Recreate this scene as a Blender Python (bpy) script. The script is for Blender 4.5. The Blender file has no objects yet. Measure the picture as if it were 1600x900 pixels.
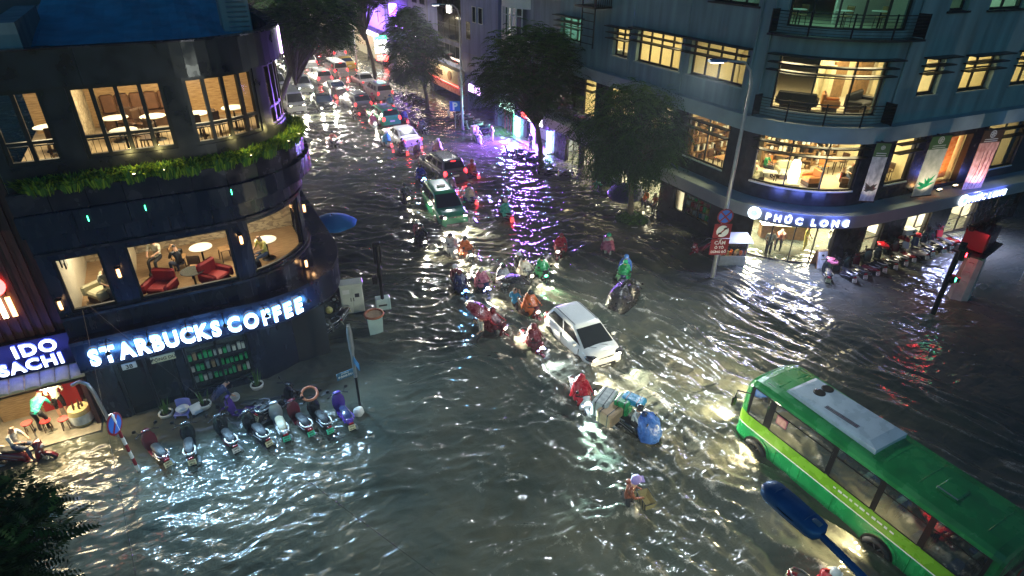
import bpy, bmesh, math, random
import numpy as np
from mathutils import Vector, Matrix
R = random.Random(7)
rad = math.radians
scene = bpy.context.scene
COL = scene.collection
PI = math.pi

# ------------------------------------------------------------------ camera
cam_d = bpy.data.cameras.new('camera')
cam = bpy.data.objects.new('camera', cam_d); COL.objects.link(cam)
cam_d.sensor_width = 36.0; cam_d.lens = 21.44; cam_d.clip_start = 0.1; cam_d.clip_end = 1500
def _cam():
    yaw, th, roll = rad(28.8), rad(30.0), rad(0.7)
    f = Vector((math.sin(yaw)*math.cos(th), math.cos(yaw)*math.cos(th), -math.sin(th)))
    r = Vector((math.cos(yaw), -math.sin(yaw), 0)); u = r.cross(f)
    c, s = math.cos(roll), math.sin(roll)
    r2 = r*c + u*s; u2 = u*c - r*s
    m = Matrix((r2, u2, -f)).transposed().to_4x4(); m.translation = Vector((0, 0, 14.0))
    cam.matrix_world = m
_cam(); scene.camera = cam

# ------------------------------------------------------------------ night sky and exposure
world = bpy.data.worlds.new('World'); scene.world = world; world.use_nodes = True
wn = world.node_tree; bg = wn.nodes['Background']
sky = wn.nodes.new('ShaderNodeTexSky'); sky.sky_type = 'NISHITA'; sky.sun_disc = False
sky.sun_elevation = rad(-4.5); sky.sun_rotation = rad(208)
sky.air_density = 1.0; sky.dust_density = 0.3; sky.ozone_density = 2.0
tint = wn.nodes.new('ShaderNodeVectorMath'); tint.operation = 'MULTIPLY'; tint.inputs[1].default_value = (0.36, 1.0, 0.88)      # green-blue glow of the wet city on the cloud
wn.links.new(sky.outputs[0], tint.inputs[0]); wn.links.new(tint.outputs[0], bg.inputs[0]); bg.inputs[1].default_value = SKY_STRENGTH = 8.0
scene.view_settings.view_transform = 'Standard'; scene.view_settings.look = 'None'
scene.view_settings.exposure = 0.35; scene.view_settings.gamma = 1.0
cy = scene.cycles
try:
    scene.render.engine = 'CYCLES'
    cy.use_denoising = True; cy.denoiser = 'OPENIMAGEDENOISE'; cy.denoising_input_passes = 'RGB_ALBEDO_NORMAL'
    cy.max_bounces = 6; cy.diffuse_bounces = 3; cy.glossy_bounces = 3; cy.transmission_bounces = 4
    cy.transparent_max_bounces = 10; cy.caustics_reflective = False; cy.caustics_refractive = False
    cy.sample_clamp_indirect = 4.0; cy.use_light_tree = True; cy.blur_glossy = 0.3
except Exception: pass

# ------------------------------------------------------------------ materials
M = {}
def lin(c):
    return tuple((x/12.92 if x <= 0.04045 else ((x+0.055)/1.055)**2.4) for x in c)
def mat(name, col, rough=0.5, metal=0.0, emit=None, es=0.0, var=0.0, vscale=6.0, bump=0.0, bscale=40.0, coat=0.0, spec=0.5, rvar=0.0, vst=None):
    m = bpy.data.materials.new(name); m.use_nodes = True; nt = m.node_tree; p = nt.nodes['Principled BSDF']
    p.inputs['Base Color'].default_value = (*col, 1); p.inputs['Roughness'].default_value = rough
    p.inputs['Metallic'].default_value = metal; p.inputs['Specular IOR Level'].default_value = spec
    if coat: p.inputs['Coat Weight'].default_value = coat; p.inputs['Coat Roughness'].default_value = 0.06
    if emit: p.inputs['Emission Color'].default_value = (*emit, 1); p.inputs['Emission Strength'].default_value = es
    if var or bump or rvar:
        tc = nt.nodes.new('ShaderNodeTexCoord')
        n = nt.nodes.new('ShaderNodeTexNoise'); n.inputs['Scale'].default_value = vscale; n.inputs['Detail'].default_value = 5
        if vst:
            mp = nt.nodes.new('ShaderNodeMapping'); mp.inputs['Scale'].default_value = vst; nt.links.new(tc.outputs['Object'], mp.inputs[0]); nt.links.new(mp.outputs[0], n.inputs['Vector'])
        else: nt.links.new(tc.outputs['Object'], n.inputs['Vector'])
        if var:
            mr = nt.nodes.new('ShaderNodeMapRange'); mr.inputs[1].default_value = 0.3; mr.inputs[2].default_value = 0.7
            mr.inputs[3].default_value = 1-var; mr.inputs[4].default_value = 1+var
            mx = nt.nodes.new('ShaderNodeVectorMath'); mx.operation = 'SCALE'; mx.inputs[0].default_value = col
            nt.links.new(n.outputs[0], mr.inputs[0]); nt.links.new(mr.outputs[0], mx.inputs['Scale']); nt.links.new(mx.outputs[0], p.inputs['Base Color'])
        if rvar:
            m2 = nt.nodes.new('ShaderNodeMapRange'); m2.inputs[1].default_value = 0.35; m2.inputs[2].default_value = 0.65
            m2.inputs[3].default_value = max(0.03, rough-rvar); m2.inputs[4].default_value = rough+rvar
            nt.links.new(n.outputs[0], m2.inputs[0]); nt.links.new(m2.outputs[0], p.inputs['Roughness'])
        if bump:
            n2 = nt.nodes.new('ShaderNodeTexNoise'); n2.inputs['Scale'].default_value = bscale; n2.inputs['Detail'].default_value = 4
            b = nt.nodes.new('ShaderNodeBump'); b.inputs['Strength'].default_value = bump; b.inputs['Distance'].default_value = 0.03
            nt.links.new(tc.outputs['Object'], n2.inputs['Vector']); nt.links.new(n2.outputs[0], b.inputs['Height']); nt.links.new(b.outputs[0], p.inputs['Normal'])
    M[name] = m; return m
def emat(name, col, s, base=(0.6, 0.6, 0.6)):
    return mat(name, base, 0.3, emit=col, es=s)
def pattern(name, kind, c1, c2, scale, rough=0.6, mortar=None, rot=None, bump=0.3):
    m = bpy.data.materials.new(name); m.use_nodes = True; nt = m.node_tree; p = nt.nodes['Principled BSDF']
    tc = nt.nodes.new('ShaderNodeTexCoord'); mp = nt.nodes.new('ShaderNodeMapping')
    nt.links.new(tc.outputs['Object'], mp.inputs[0]); mp.inputs['Scale'].default_value = scale
    if rot: mp.inputs['Rotation'].default_value = rot
    if kind == 'wood':
        t = nt.nodes.new('ShaderNodeTexNoise'); t.inputs['Scale'].default_value = 3; t.inputs['Detail'].default_value = 8; out = t.outputs[0]
    elif kind == 'blotch':
        t = nt.nodes.new('ShaderNodeTexVoronoi'); t.inputs['Scale'].default_value = 3; out = t.outputs['Color']
    else:
        t = nt.nodes.new('ShaderNodeTexNoise'); t.inputs['Scale'].default_value = 4; t.inputs['Detail'].default_value = 3; out = t.outputs[0]
    nt.links.new(mp.outputs[0], t.inputs['Vector'])
    cr = nt.nodes.new('ShaderNodeValToRGB'); e = cr.color_ramp.elements
    e[0].position = 0.35; e[0].color = (*c1, 1); e[1].position = 0.65; e[1].color = (*c2, 1)
    nt.links.new(out, cr.inputs[0]); nt.links.new(cr.outputs[0], p.inputs['Base Color']); p.inputs['Roughness'].default_value = rough
    M[name] = m; return m
def glass(name, tint=(1, 1, 1), refl=1.0, solid=0.0, solid_col=(0.01, 0.012, 0.014)):
    m = bpy.data.materials.new(name); m.use_nodes = True; nt = m.node_tree; nt.nodes.clear()
    o = nt.nodes.new('ShaderNodeOutputMaterial'); tr = nt.nodes.new('ShaderNodeBsdfTransparent'); tr.inputs[0].default_value = (*tint, 1)
    gl = nt.nodes.new('ShaderNodeBsdfGlossy'); gl.inputs['Roughness'].default_value = 0.05
    fr = nt.nodes.new('ShaderNodeFresnel'); fr.inputs[0].default_value = 1.45
    mu = nt.nodes.new('ShaderNodeMath'); mu.operation = 'MULTIPLY'; mu.inputs[1].default_value = refl
    mx = nt.nodes.new('ShaderNodeMixShader'); nt.links.new(fr.outputs[0], mu.inputs[0]); nt.links.new(mu.outputs[0], mx.inputs[0])
    base = tr
    if solid:
        df = nt.nodes.new('ShaderNodeBsdfDiffuse'); df.inputs[0].default_value = (*solid_col, 1)
        m2 = nt.nodes.new('ShaderNodeMixShader'); m2.inputs[0].default_value = solid
        nt.links.new(tr.outputs[0], m2.inputs[1]); nt.links.new(df.outputs[0], m2.inputs[2]); base = m2
    nt.links.new(base.outputs[0], mx.inputs[1]); nt.links.new(gl.outputs[0], mx.inputs[2]); nt.links.new(mx.outputs[0], o.inputs[0])
    M[name] = m; return m

mat('navy_panel', (0.012, 0.014, 0.028), 0.22, var=0.22, vscale=2.5, bump=0.05, bscale=5, rvar=0.08, spec=0.6, vst=(1, 1, .25))
mat('navy_dark', (0.010, 0.011, 0.018), 0.35, var=0.3, vscale=2, rvar=0.1)
mat('bronze_panel', (0.05, 0.045, 0.06), 0.22, 0.6, var=0.3, vscale=2, rvar=0.1)
mat('black_frame', (0.008, 0.008, 0.010), 0.35)
mat('black_metal', (0.012, 0.012, 0.014), 0.4, 0.3)
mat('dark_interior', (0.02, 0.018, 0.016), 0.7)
mat('blue_tarp', (0.02, 0.23, 0.36), 0.55, var=0.25, vscale=1.5, bump=0.3, bscale=6)
mat('roof_grey', (0.10, 0.11, 0.11), 0.6, var=0.3, vscale=2)
mat('cream_wall', (0.62, 0.54, 0.38), 0.7, var=0.06, vscale=2)
mat('white_wall', (0.72, 0.69, 0.60), 0.7, var=0.05)
mat('yellow_wall', (0.74, 0.66, 0.42), 0.7, var=0.05)
mat('tan_floor', (0.36, 0.28, 0.18), 0.35, var=0.2, vscale=3)
mat('pale_floor', (0.52, 0.46, 0.33), 0.3, var=0.1)
pattern('wood_floor', 'wood', (0.20, 0.12, 0.06), (0.36, 0.24, 0.13), (1.0, 8, 1), 0.35)
pattern('wood_wall', 'wood', (0.26, 0.15, 0.06), (0.46, 0.29, 0.13), (1.2, 1.2, 9), 0.5)
pattern('stone_wall', 'blotch', (0.22, 0.17, 0.11), (0.42, 0.34, 0.22), (2.2, 2.2, 5), 0.7)
pattern('red_wood', 'wood', (0.060, 0.018, 0.014), (0.13, 0.04, 0.03), (9, 9, 0.8), 0.5)
pattern('orange_mural', 'noise', (0.75, 0.25, 0.06), (0.85, 0.52, 0.25), (0.7, 0.7, 1.6), 0.6)
pattern('rose_print', 'noise', (0.42, 0.16, 0.11), (0.72, 0.40, 0.30), (1.6, 1.6, 0.8), 0.6)
pattern('grey_print', 'noise', (0.30, 0.33, 0.32), (0.62, 0.64, 0.60), (1.5, 1.5, 0.7), 0.6)
pattern('sage_print', 'noise', (0.45, 0.50, 0.38), (0.66, 0.68, 0.56), (0.8, 0.8, 0.6), 0.6)
pattern('poster_print', 'blotch', (0.28, 0.20, 0.12), (0.62, 0.56, 0.38), (2, 2, 2), 0.6)
mat('brown_leather', (0.13, 0.06, 0.03), 0.4, var=0.2)
mat('red_sofa', (0.35, 0.015, 0.02), 0.6, var=0.2)
mat('cream_sofa', (0.55, 0.51, 0.33), 0.7, var=0.08)
mat('orange_chair', (0.55, 0.22, 0.06), 0.5)
mat('dark_wood', (0.07, 0.035, 0.018), 0.4, var=0.25)
mat('mid_wood', (0.28, 0.16, 0.07), 0.45, var=0.25)
mat('table_white', (0.72, 0.70, 0.62), 0.3)
mat('teal_wall', (0.16, 0.25, 0.27), 0.55, var=0.30, vscale=2.2, bump=0.10, bscale=14, rvar=0.15, vst=(1, 1, .13))
mat('teal_trim', (0.25, 0.32, 0.33), 0.5, var=0.18, vscale=1)
mat('blue_wall', (0.16, 0.20, 0.33), 0.6, var=0.3, vscale=1.8, vst=(1, 1, .15))
mat('grey_wall', (0.20, 0.23, 0.24), 0.65, var=0.3, vscale=1.8, vst=(1, 1, .15))
mat('stone_dark', (0.03, 0.028, 0.032), 0.25, var=0.4, vscale=3)
mat('band_grey', (0.22, 0.23, 0.25), 0.3, var=0.1, vscale=1)
mat('tile_step', (0.20, 0.18, 0.14), 0.35, var=0.2)
mat('concrete', (0.33, 0.31, 0.30), 0.6, var=0.2, vscale=3, bump=0.1)
mat('white_plastic', (0.72, 0.72, 0.68), 0.35, var=0.05)
mat('cream_metal', (0.58, 0.60, 0.52), 0.4, var=0.12, vscale=2)
mat('mint_metal', (0.50, 0.62, 0.56), 0.4, var=0.1, vscale=2)
mat('blue_plastic', (0.22, 0.24, 0.62), 0.4)
mat('galv_steel', (0.42, 0.44, 0.45), 0.35, 0.7, var=0.15)
mat('chrome', (0.42, 0.42, 0.44), 0.28, 1.0)
mat('rubber', (0.012, 0.012, 0.012), 0.6)
mat('alloy', (0.45, 0.45, 0.46), 0.3, 0.8)
mat('terracotta', (0.38, 0.12, 0.05), 0.6)
mat('white_paint', (0.66, 0.67, 0.64), 0.2, var=0.04, vscale=2, coat=0.6)
mat('silver_paint', (0.42, 0.44, 0.45), 0.25, 0.5, coat=0.5)
mat('black_paint', (0.015, 0.016, 0.018), 0.18, coat=0.8)
mat('grey_paint', (0.12, 0.13, 0.12), 0.22, 0.4, coat=0.6)
mat('taxi_green', (0.02, 0.32, 0.14), 0.2, coat=0.7)
mat('taxi_bright', (0.04, 0.48, 0.22), 0.25, coat=0.7)
mat('maroon_paint', (0.10, 0.012, 0.02), 0.2, coat=0.7)
mat('yellow_paint', (0.6, 0.42, 0.06), 0.3, coat=0.5)
mat('bus_green', (0.012, 0.28, 0.075), 0.25, var=0.22, vscale=2.0, coat=0.5, rvar=.12, vst=(1, 1, .5), bump=.12, bscale=60)
mat('bus_lime', (0.17, 0.40, 0.022), 0.25, var=0.15, vscale=2, coat=0.5, rvar=.12, bump=.12, bscale=60)
mat('bus_dark', (0.012, 0.22, 0.05), 0.25, var=0.3, vscale=1.6, coat=0.5, rvar=.15, bump=.25, bscale=50)
mat('bus_white', (0.36, 0.45, 0.52), 0.3, var=0.15, vscale=2, rvar=.1)
mat('dark_paint', (0.02, 0.02, 0.024), 0.22, coat=0.7)
mat('red_paint', (0.45, 0.02, 0.03), 0.25, coat=0.7)
mat('wine_paint', (0.13, 0.012, 0.02), 0.25, coat=0.7)
mat('purple_paint', (0.07, 0.025, 0.26), 0.25, coat=0.7)
mat('navy_paint', (0.02, 0.03, 0.09), 0.25, coat=0.7)
mat('seat_vinyl', (0.010, 0.011, 0.012), 0.5, var=0.2, spec=.3)
mat('seat_tan', (0.33, 0.28, 0.18), 0.4)
mat('skin', (0.45, 0.25, 0.16), 0.5); mat('hair', (0.012, 0.010, 0.010), 0.45)
for n_, c_ in dict(red=(0.62, 0.015, 0.03), orange=(0.75, 0.16, 0.02), blue=(0.02, 0.05, 0.42), navy=(0.012, 0.02, 0.09), sky=(0.03, 0.36, 0.62), green=(0.015, 0.34, 0.10), jade=(0.02, 0.42, 0.30),
        white=(0.66, 0.66, 0.62), pale=(0.62, 0.58, 0.45), maroon=(0.16, 0.012, 0.022), black=(0.018, 0.018, 0.02), rust=(0.30, 0.08, 0.04), pink=(0.55, 0.14, 0.20), yellow=(0.68, 0.60, 0.14), grey=(0.2, 0.2, 0.2), royal=(0.05, 0.17, 0.55)).items():
    mat('cloth_'+n_, tuple(v*.8 for v in c_), 0.30, var=0.30, vscale=7, spec=0.6, bump=0.9, bscale=13, rvar=.1)
mat('purple_scarf', (0.30, 0.22, 0.50), 0.6); mat('royal_helmet', (0.04, 0.16, 0.5), 0.25, coat=0.6)
mat('jeans', (0.05, 0.07, 0.13), 0.8); mat('trousers', (0.02, 0.02, 0.024), 0.7)
mat('plate_cream', (0.70, 0.66, 0.42), 0.4); mat('plate_green', (0.06, 0.62, 0.36), 0.4); mat('plate_white', (0.75, 0.75, 0.72), 0.4)
mat('ink', (0.02, 0.02, 0.02), 0.5)
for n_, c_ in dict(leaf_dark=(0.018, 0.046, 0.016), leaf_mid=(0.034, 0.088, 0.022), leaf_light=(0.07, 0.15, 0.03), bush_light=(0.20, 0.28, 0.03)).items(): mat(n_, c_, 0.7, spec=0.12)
mat('bark', (0.07, 0.055, 0.04), 0.8, var=0.3, vscale=8, bump=0.5, bscale=20)
mat('soil', (0.03, 0.022, 0.016), 0.9)
glass('window_glass', (0.96, 0.97, 0.95), 0.9)
glass('car_glass', (0.35, 0.38, 0.38), 1.2, solid=0.62)
glass('bus_glass', (0.5, 0.56, 0.56), 1.8, solid=0.6)
emat('head_lamp', (1.0, 0.93, 0.74), 24); emat('head_cool', (0.80, 0.93, 1.0), 24); emat('head_soft', (1.0, 0.88, 0.62), 26)
emat('tail_lamp', (1.0, 0.03, 0.035), 6, (0.4, 0.02, 0.02)); emat('tail_dim', (1.0, 0.05, 0.05), 2.0, (0.4, 0.02, 0.02))
mat('tail_off', (0.30, 0.015, 0.02), 0.2); mat('lens_off', (0.5, 0.52, 0.55), 0.1)
emat('led_blue', (0.15, 0.35, 1.0), 14); emat('led_violet', (0.45, 0.5, 1.0), 14); emat('led_green', (0.05, 1.0, 0.35), 8); emat('led_cyan', (0.2, 0.75, 1.0), 10)
emat('sign_white', (0.80, 0.92, 1.0), 3.2); emat('sign_blue', (0.08, 0.30, 1.0), 6.0); emat('sign_violet', (0.06, 0.09, 1.0), 4.5)
emat('lamp_warm', (1.0, 0.80, 0.45), 7); emat('lantern_warm', (1.0, 0.5, 0.18), 4); emat('lamp_white', (1.0, 0.96, 0.85), 7)
emat('neon_purple', (0.30, 0.08, 1.0), 16); emat('neon_cyan', (0.35, 0.85, 1.0), 7); emat('neon_green', (0.1, 1.0, 0.45), 5); emat('neon_red', (1.0, 0.06, 0.05), 7)
emat('neon_strip', (0.75, 0.45, 1.0), 7); emat('lightbox', (0.95, 0.95, 0.85), 4.5); emat('lightbox_yellow', (1.0, 0.82, 0.35), 2.6)
emat('tv_teal', (0.2, 0.9, 0.75), 1.6)
emat('signal_red', (1.0, 0.02, 0.03), 30, (0.4, 0.02, 0.02)); emat('signal_green', (0.05, 1.0, 0.45), 14)
mat('road_red', (0.24, 0.012, 0.02), 0.4); mat('road_blue', (0.03, 0.14, 0.55), 0.4); mat('road_white', (0.78, 0.78, 0.76), 0.4)
mat('street_blue', (0.03, 0.12, 0.22), 0.4)
mat('lamp_blue', (0.06, 0.16, 0.34), 0.35, 0.2, var=0.2, vscale=4)
mat('umbrella_blue', (0.01, 0.13, 0.36), 0.9, spec=.1); mat('tent_violet', (0.012, 0.014, 0.06), 0.5)
mat('green_goods', (0.03, 0.45, 0.14), 0.4); mat('red_counter', (0.45, 0.03, 0.03), 0.4); mat('awning_cream', (0.62, 0.52, 0.30), 0.6, var=0.15)
mat('cardboard', (0.42, 0.28, 0.16), 0.7, var=0.15); mat('cushion', (0.4, 0.28, 0.12), 0.7); mat('straw', (0.30, 0.25, 0.11), 0.7, var=0.2, vscale=30)

# ------------------------------------------------------------------ mesh builder
class MB:
    def __init__(s): s.v = []; s.f = []; s.mi = []; s.sm = []
    def add(s, vs, fs, mi=0, smooth=False):
        o = len(s.v); s.v += [tuple(p) for p in vs]
        for f in fs: s.f.append(tuple(i+o for i in f)); s.mi.append(mi); s.sm.append(smooth)
        return s
    def bx(s, x0, x1, y0, y1, z0, z1, mi=0):
        vs = [(x0,y0,z0),(x1,y0,z0),(x1,y1,z0),(x0,y1,z0),(x0,y0,z1),(x1,y0,z1),(x1,y1,z1),(x0,y1,z1)]
        return s.add(vs, [(3,2,1,0),(4,5,6,7),(0,1,5,4),(1,2,6,5),(2,3,7,6),(3,0,4,7)], mi)
    def box(s, c, d, rz=0, mi=0, M4=None):
        a, b, h = d[0]/2, d[1]/2, d[2]/2
        m = Matrix.Translation(c) @ (M4 if M4 is not None else Matrix.Rotation(rz, 4, 'Z'))
        vs = [m @ Vector(p) for p in ((-a,-b,-h),(a,-b,-h),(a,b,-h),(-a,b,-h),(-a,-b,h),(a,-b,h),(a,b,h),(-a,b,h))]
        return s.add(vs, [(3,2,1,0),(4,5,6,7),(0,1,5,4),(1,2,6,5),(2,3,7,6),(3,0,4,7)], mi)
    def rbox(s, c, d, r=0.02, mi=0, M4=None):
        """box with chamfered edges"""
        a, b, h = d[0]/2, d[1]/2, d[2]/2; r = min(r, a*.9, b*.9, h*.9)
        m = Matrix.Translation(c) @ (M4 if M4 is not None else Matrix.Identity(4)); rings = []
        for z, i in ((-h, r), (-h+r, 0), (h-r, 0), (h, r)):
            A, B = a-i, b-i; k = r
            rings.append([m @ Vector(p) for p in ((-A+k,-B,z),(A-k,-B,z),(A,-B+k,z),(A,B-k,z),(A-k,B,z),(-A+k,B,z),(-A,B-k,z),(-A,-B+k,z))])
        return s.loft(rings, mi=mi)
    def tube(s, pts, r, n=8, mi=0, cap=True, smooth=True):
        pts = [Vector(p) for p in pts]; rr = r if isinstance(r, (list, tuple)) else [r]*len(pts); rings = []
        ref = None
        for i, p in enumerate(pts):
            d = (pts[min(i+1, len(pts)-1)] - pts[max(i-1, 0)]).normalized()
            if ref is None: ref = Vector((0,0,1)) if abs(d.z) < 0.9 else Vector((1,0,0))
            a = d.cross(ref).normalized(); ref = a.cross(d).normalized(); b = ref
            rings.append([p + (a*math.cos(2*PI*k/n) + b*math.sin(2*PI*k/n))*rr[i] for k in range(n)])
        return s.loft(rings, mi=mi, cap=cap, smooth=smooth)
    def loft(s, rings, mi=0, cap=True, smooth=False, closed=True):
        n = len(rings[0]); vs = [p for r in rings for p in r]; fs = []
        for i in range(len(rings)-1):
            for k in range(n if closed else n-1):
                a, b = i*n+k, i*n+(k+1) % n; fs.append((a, b, b+n, a+n))
        s.add(vs, fs, mi, smooth)
        if cap and closed:
            s.add(rings[0], [tuple(range(n-1, -1, -1))], mi); s.add(rings[-1], [tuple(range(n))], mi)
        return s
    def lathe(s, prof, n=16, c=(0,0,0), axis='z', mi=0, smooth=True, M4=None, cap=True):
        rings = []
        for r, z in prof:
            ring = []
            for k in range(n):
                a = 2*PI*k/n; x, y = r*math.cos(a), r*math.sin(a)
                p = Vector((x,y,z)) if axis == 'z' else (Vector((z,x,y)) if axis == 'x' else Vector((y,z,x)))
                if M4 is not None: p = M4 @ p
                ring.append(p + Vector(c))
            rings.append(ring)
        return s.loft(rings, mi=mi, smooth=smooth, cap=cap)
    def prism(s, poly, z0, z1, mi=0):
        n = len(poly); return s.loft([[(x,y,z0) for x,y in poly], [(x,y,z1) for x,y in poly]], mi=mi)
    def quad(s, a, b, c, d, mi=0): return s.add([a,b,c,d], [(0,1,2,3)], mi)
    def ball(s, c, r, n=10, m=6, mi=0, sc=(1,1,1)):
        rings = []
        for i in range(1, m):
            t = PI*i/m; rings.append([(c[0]+r*sc[0]*math.sin(t)*math.cos(2*PI*k/n), c[1]+r*sc[1]*math.sin(t)*math.sin(2*PI*k/n), c[2]-r*sc[2]*math.cos(t)) for k in range(n)])
        return s.loft(rings, mi=mi, smooth=True)
    def text(s, me, M4, mi=0, mi_side=None):
        vs = [M4 @ v.co for v in me.vertices]; o = len(s.v); s.v += [tuple(v) for v in vs]
        for p in me.polygons:
            s.f.append(tuple(i+o for i in p.vertices)); s.sm.append(False)
            s.mi.append(mi if (mi_side is None or abs(p.normal.z) > 0.7) else mi_side)
        return s
    def mesh(s, name):
        me = bpy.data.meshes.new(name); me.from_pydata(s.v, [], s.f)
        me.polygons.foreach_set('material_index', s.mi); me.polygons.foreach_set('use_smooth', s.sm); me.update(); return me
    def build(s, name, mats, parent=None, loc=None):
        me = s.mesh(name); return link(name, me, mats, parent, loc)
def mats_on(me, mats):
    for m in (mats if isinstance(mats, (list, tuple)) else [mats]): me.materials.append(M[m] if isinstance(m, str) else m)
def link(name, me, mats=None, parent=None, loc=None):
    if mats is not None and len(me.materials) == 0: mats_on(me, mats)
    o = bpy.data.objects.new(name, me); COL.objects.link(o)
    if parent is not None: o.parent = parent
    if loc is not None: o.location = loc
    return o
def tag(o, label=None, cat=None, group=None, kind=None):
    if label: o['label'] = label
    if cat: o['category'] = cat
    if group: o['group'] = group
    if kind: o['kind'] = kind
    return o
def thing(name, label, cat, loc=(0,0,0), rz=0, group=None):
    o = bpy.data.objects.new(name, None); COL.objects.link(o); o.location = loc; o.rotation_euler = (0,0,rz); o.empty_display_size = 0.2
    return tag(o, label, cat, group)
_txt = {}
def text_mesh(ch, size=1.0, bold=0.02, depth=0.04, shear=0.0, spacing=1.0):
    k = (ch, size, bold, depth, shear, spacing)
    if k in _txt: return _txt[k]
    cu = bpy.data.curves.new('lettering', 'FONT'); cu.body = ch; cu.size = size; cu.offset = bold; cu.extrude = depth; cu.shear = shear; cu.space_character = spacing
    cu.resolution_u = 3; cu.align_x = 'CENTER'
    ob = bpy.data.objects.new('lettering', cu); COL.objects.link(ob); dg = bpy.context.evaluated_depsgraph_get(); dg.update()
    me = bpy.data.meshes.new_from_object(ob.evaluated_get(dg)); bpy.data.objects.remove(ob); me.materials.clear(); _txt[k] = me; return me
def face_mat(origin, right, up):
    r, u = Vector(right).normalized(), Vector(up).normalized(); n = r.cross(u)
    m = Matrix((r, u, n)).transposed().to_4x4(); m.translation = Vector(origin); return m
# a kind built once; every copy shares its mesh data. tree: list of (name, mesh, default materials, children)
def inst(name, tree, label, cat, loc, rz=0, group=None, swap=None, rx=0, ry=0, scale=1.0):
    root = thing(name, label, cat, loc, rz, group); root.rotation_euler = (rx, ry, rz); root.scale = (scale,)*3
    def rec(nodes, par):
        for nd in nodes:
            nm, me, mt = nd[:3]
            o = bpy.data.objects.new(nm, me); COL.objects.link(o); o.parent = par
            if len(me.materials) == 0: mats_on(me, mt)
            if swap:
                for i, sl in enumerate(o.material_slots):
                    key = sl.material.name
                    if (nm, key) in swap: w = swap[(nm, key)]
                    elif key in swap: w = swap[key]
                    else: continue
                    sl.link = 'OBJECT'; sl.material = M[w]
            if len(nd) > 3: rec(nd[3], o)
    rec(tree, root); return root
def node(name, mb, mats, kids=()):
    me = mb.mesh(name); mats_on(me, mats); return (name, me, mats, list(kids))
def lamp(name, kind, loc, energy, col, parent=None, aim=None, size=0.1, angle=60, blend=0.6, sy=None):
    d = bpy.data.lights.new(name, kind); d.energy = energy; d.color = col
    if kind == 'AREA':
        d.size = size
        if sy: d.shape = 'RECTANGLE'; d.size_y = sy
    elif kind == 'SPOT': d.spot_size = rad(angle); d.spot_blend = blend; d.shadow_soft_size = size
    else: d.shadow_soft_size = size
    o = bpy.data.objects.new(name, d); COL.objects.link(o); o.location = loc
    if aim is not None: o.rotation_euler = Vector(aim).to_track_quat('-Z', 'Y').to_euler()
    if parent is not None: o.parent = parent
    return o

# ------------------------------------------------------------------ water
_rng = np.random.RandomState(5); _perm = _rng.permutation(512); _grad = _rng.uniform(0, 2*PI, 512)
def perlin(x, y, seed=0):
    xi = np.floor(x).astype(np.int64); yi = np.floor(y).astype(np.int64); xf = x-xi; yf = y-yi
    u = xf*xf*xf*(xf*(xf*6-15)+10); v = yf*yf*yf*(yf*(yf*6-15)+10)
    def g(ix, iy, dx, dy):
        h = _perm[(ix + seed*37) & 511]; a = _grad[(_perm[(h + iy) & 511] + seed*11) & 511]; return np.cos(a)*dx + np.sin(a)*dy
    n00 = g(xi, yi, xf, yf); n10 = g(xi+1, yi, xf-1, yf); n01 = g(xi, yi+1, xf, yf-1); n11 = g(xi+1, yi+1, xf-1, yf-1)
    return (n00*(1-u)+n10*u)*(1-v) + (n01*(1-u)+n11*u)*v
def smooth(e0, e1, x):
    t = np.clip((x-e0)/(e1-e0), 0, 1); return t*t*(3-2*t)
def axis_pts(lo, hi, fine_lo, fine_hi, d, grow=1.12):
    p = list(np.arange(fine_lo, fine_hi, d)); s = d; x = p[-1]
    while x < hi: s *= grow; x += s; p.append(x)
    s = d; x = p[0]; q = []
    while x > lo: s *= grow; x -= s; q.append(x)
    return np.array(q[::-1]+p)
WAKES = []      # (x, y, heading x, heading y, half width, strength): filled by what moves through the water
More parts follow.
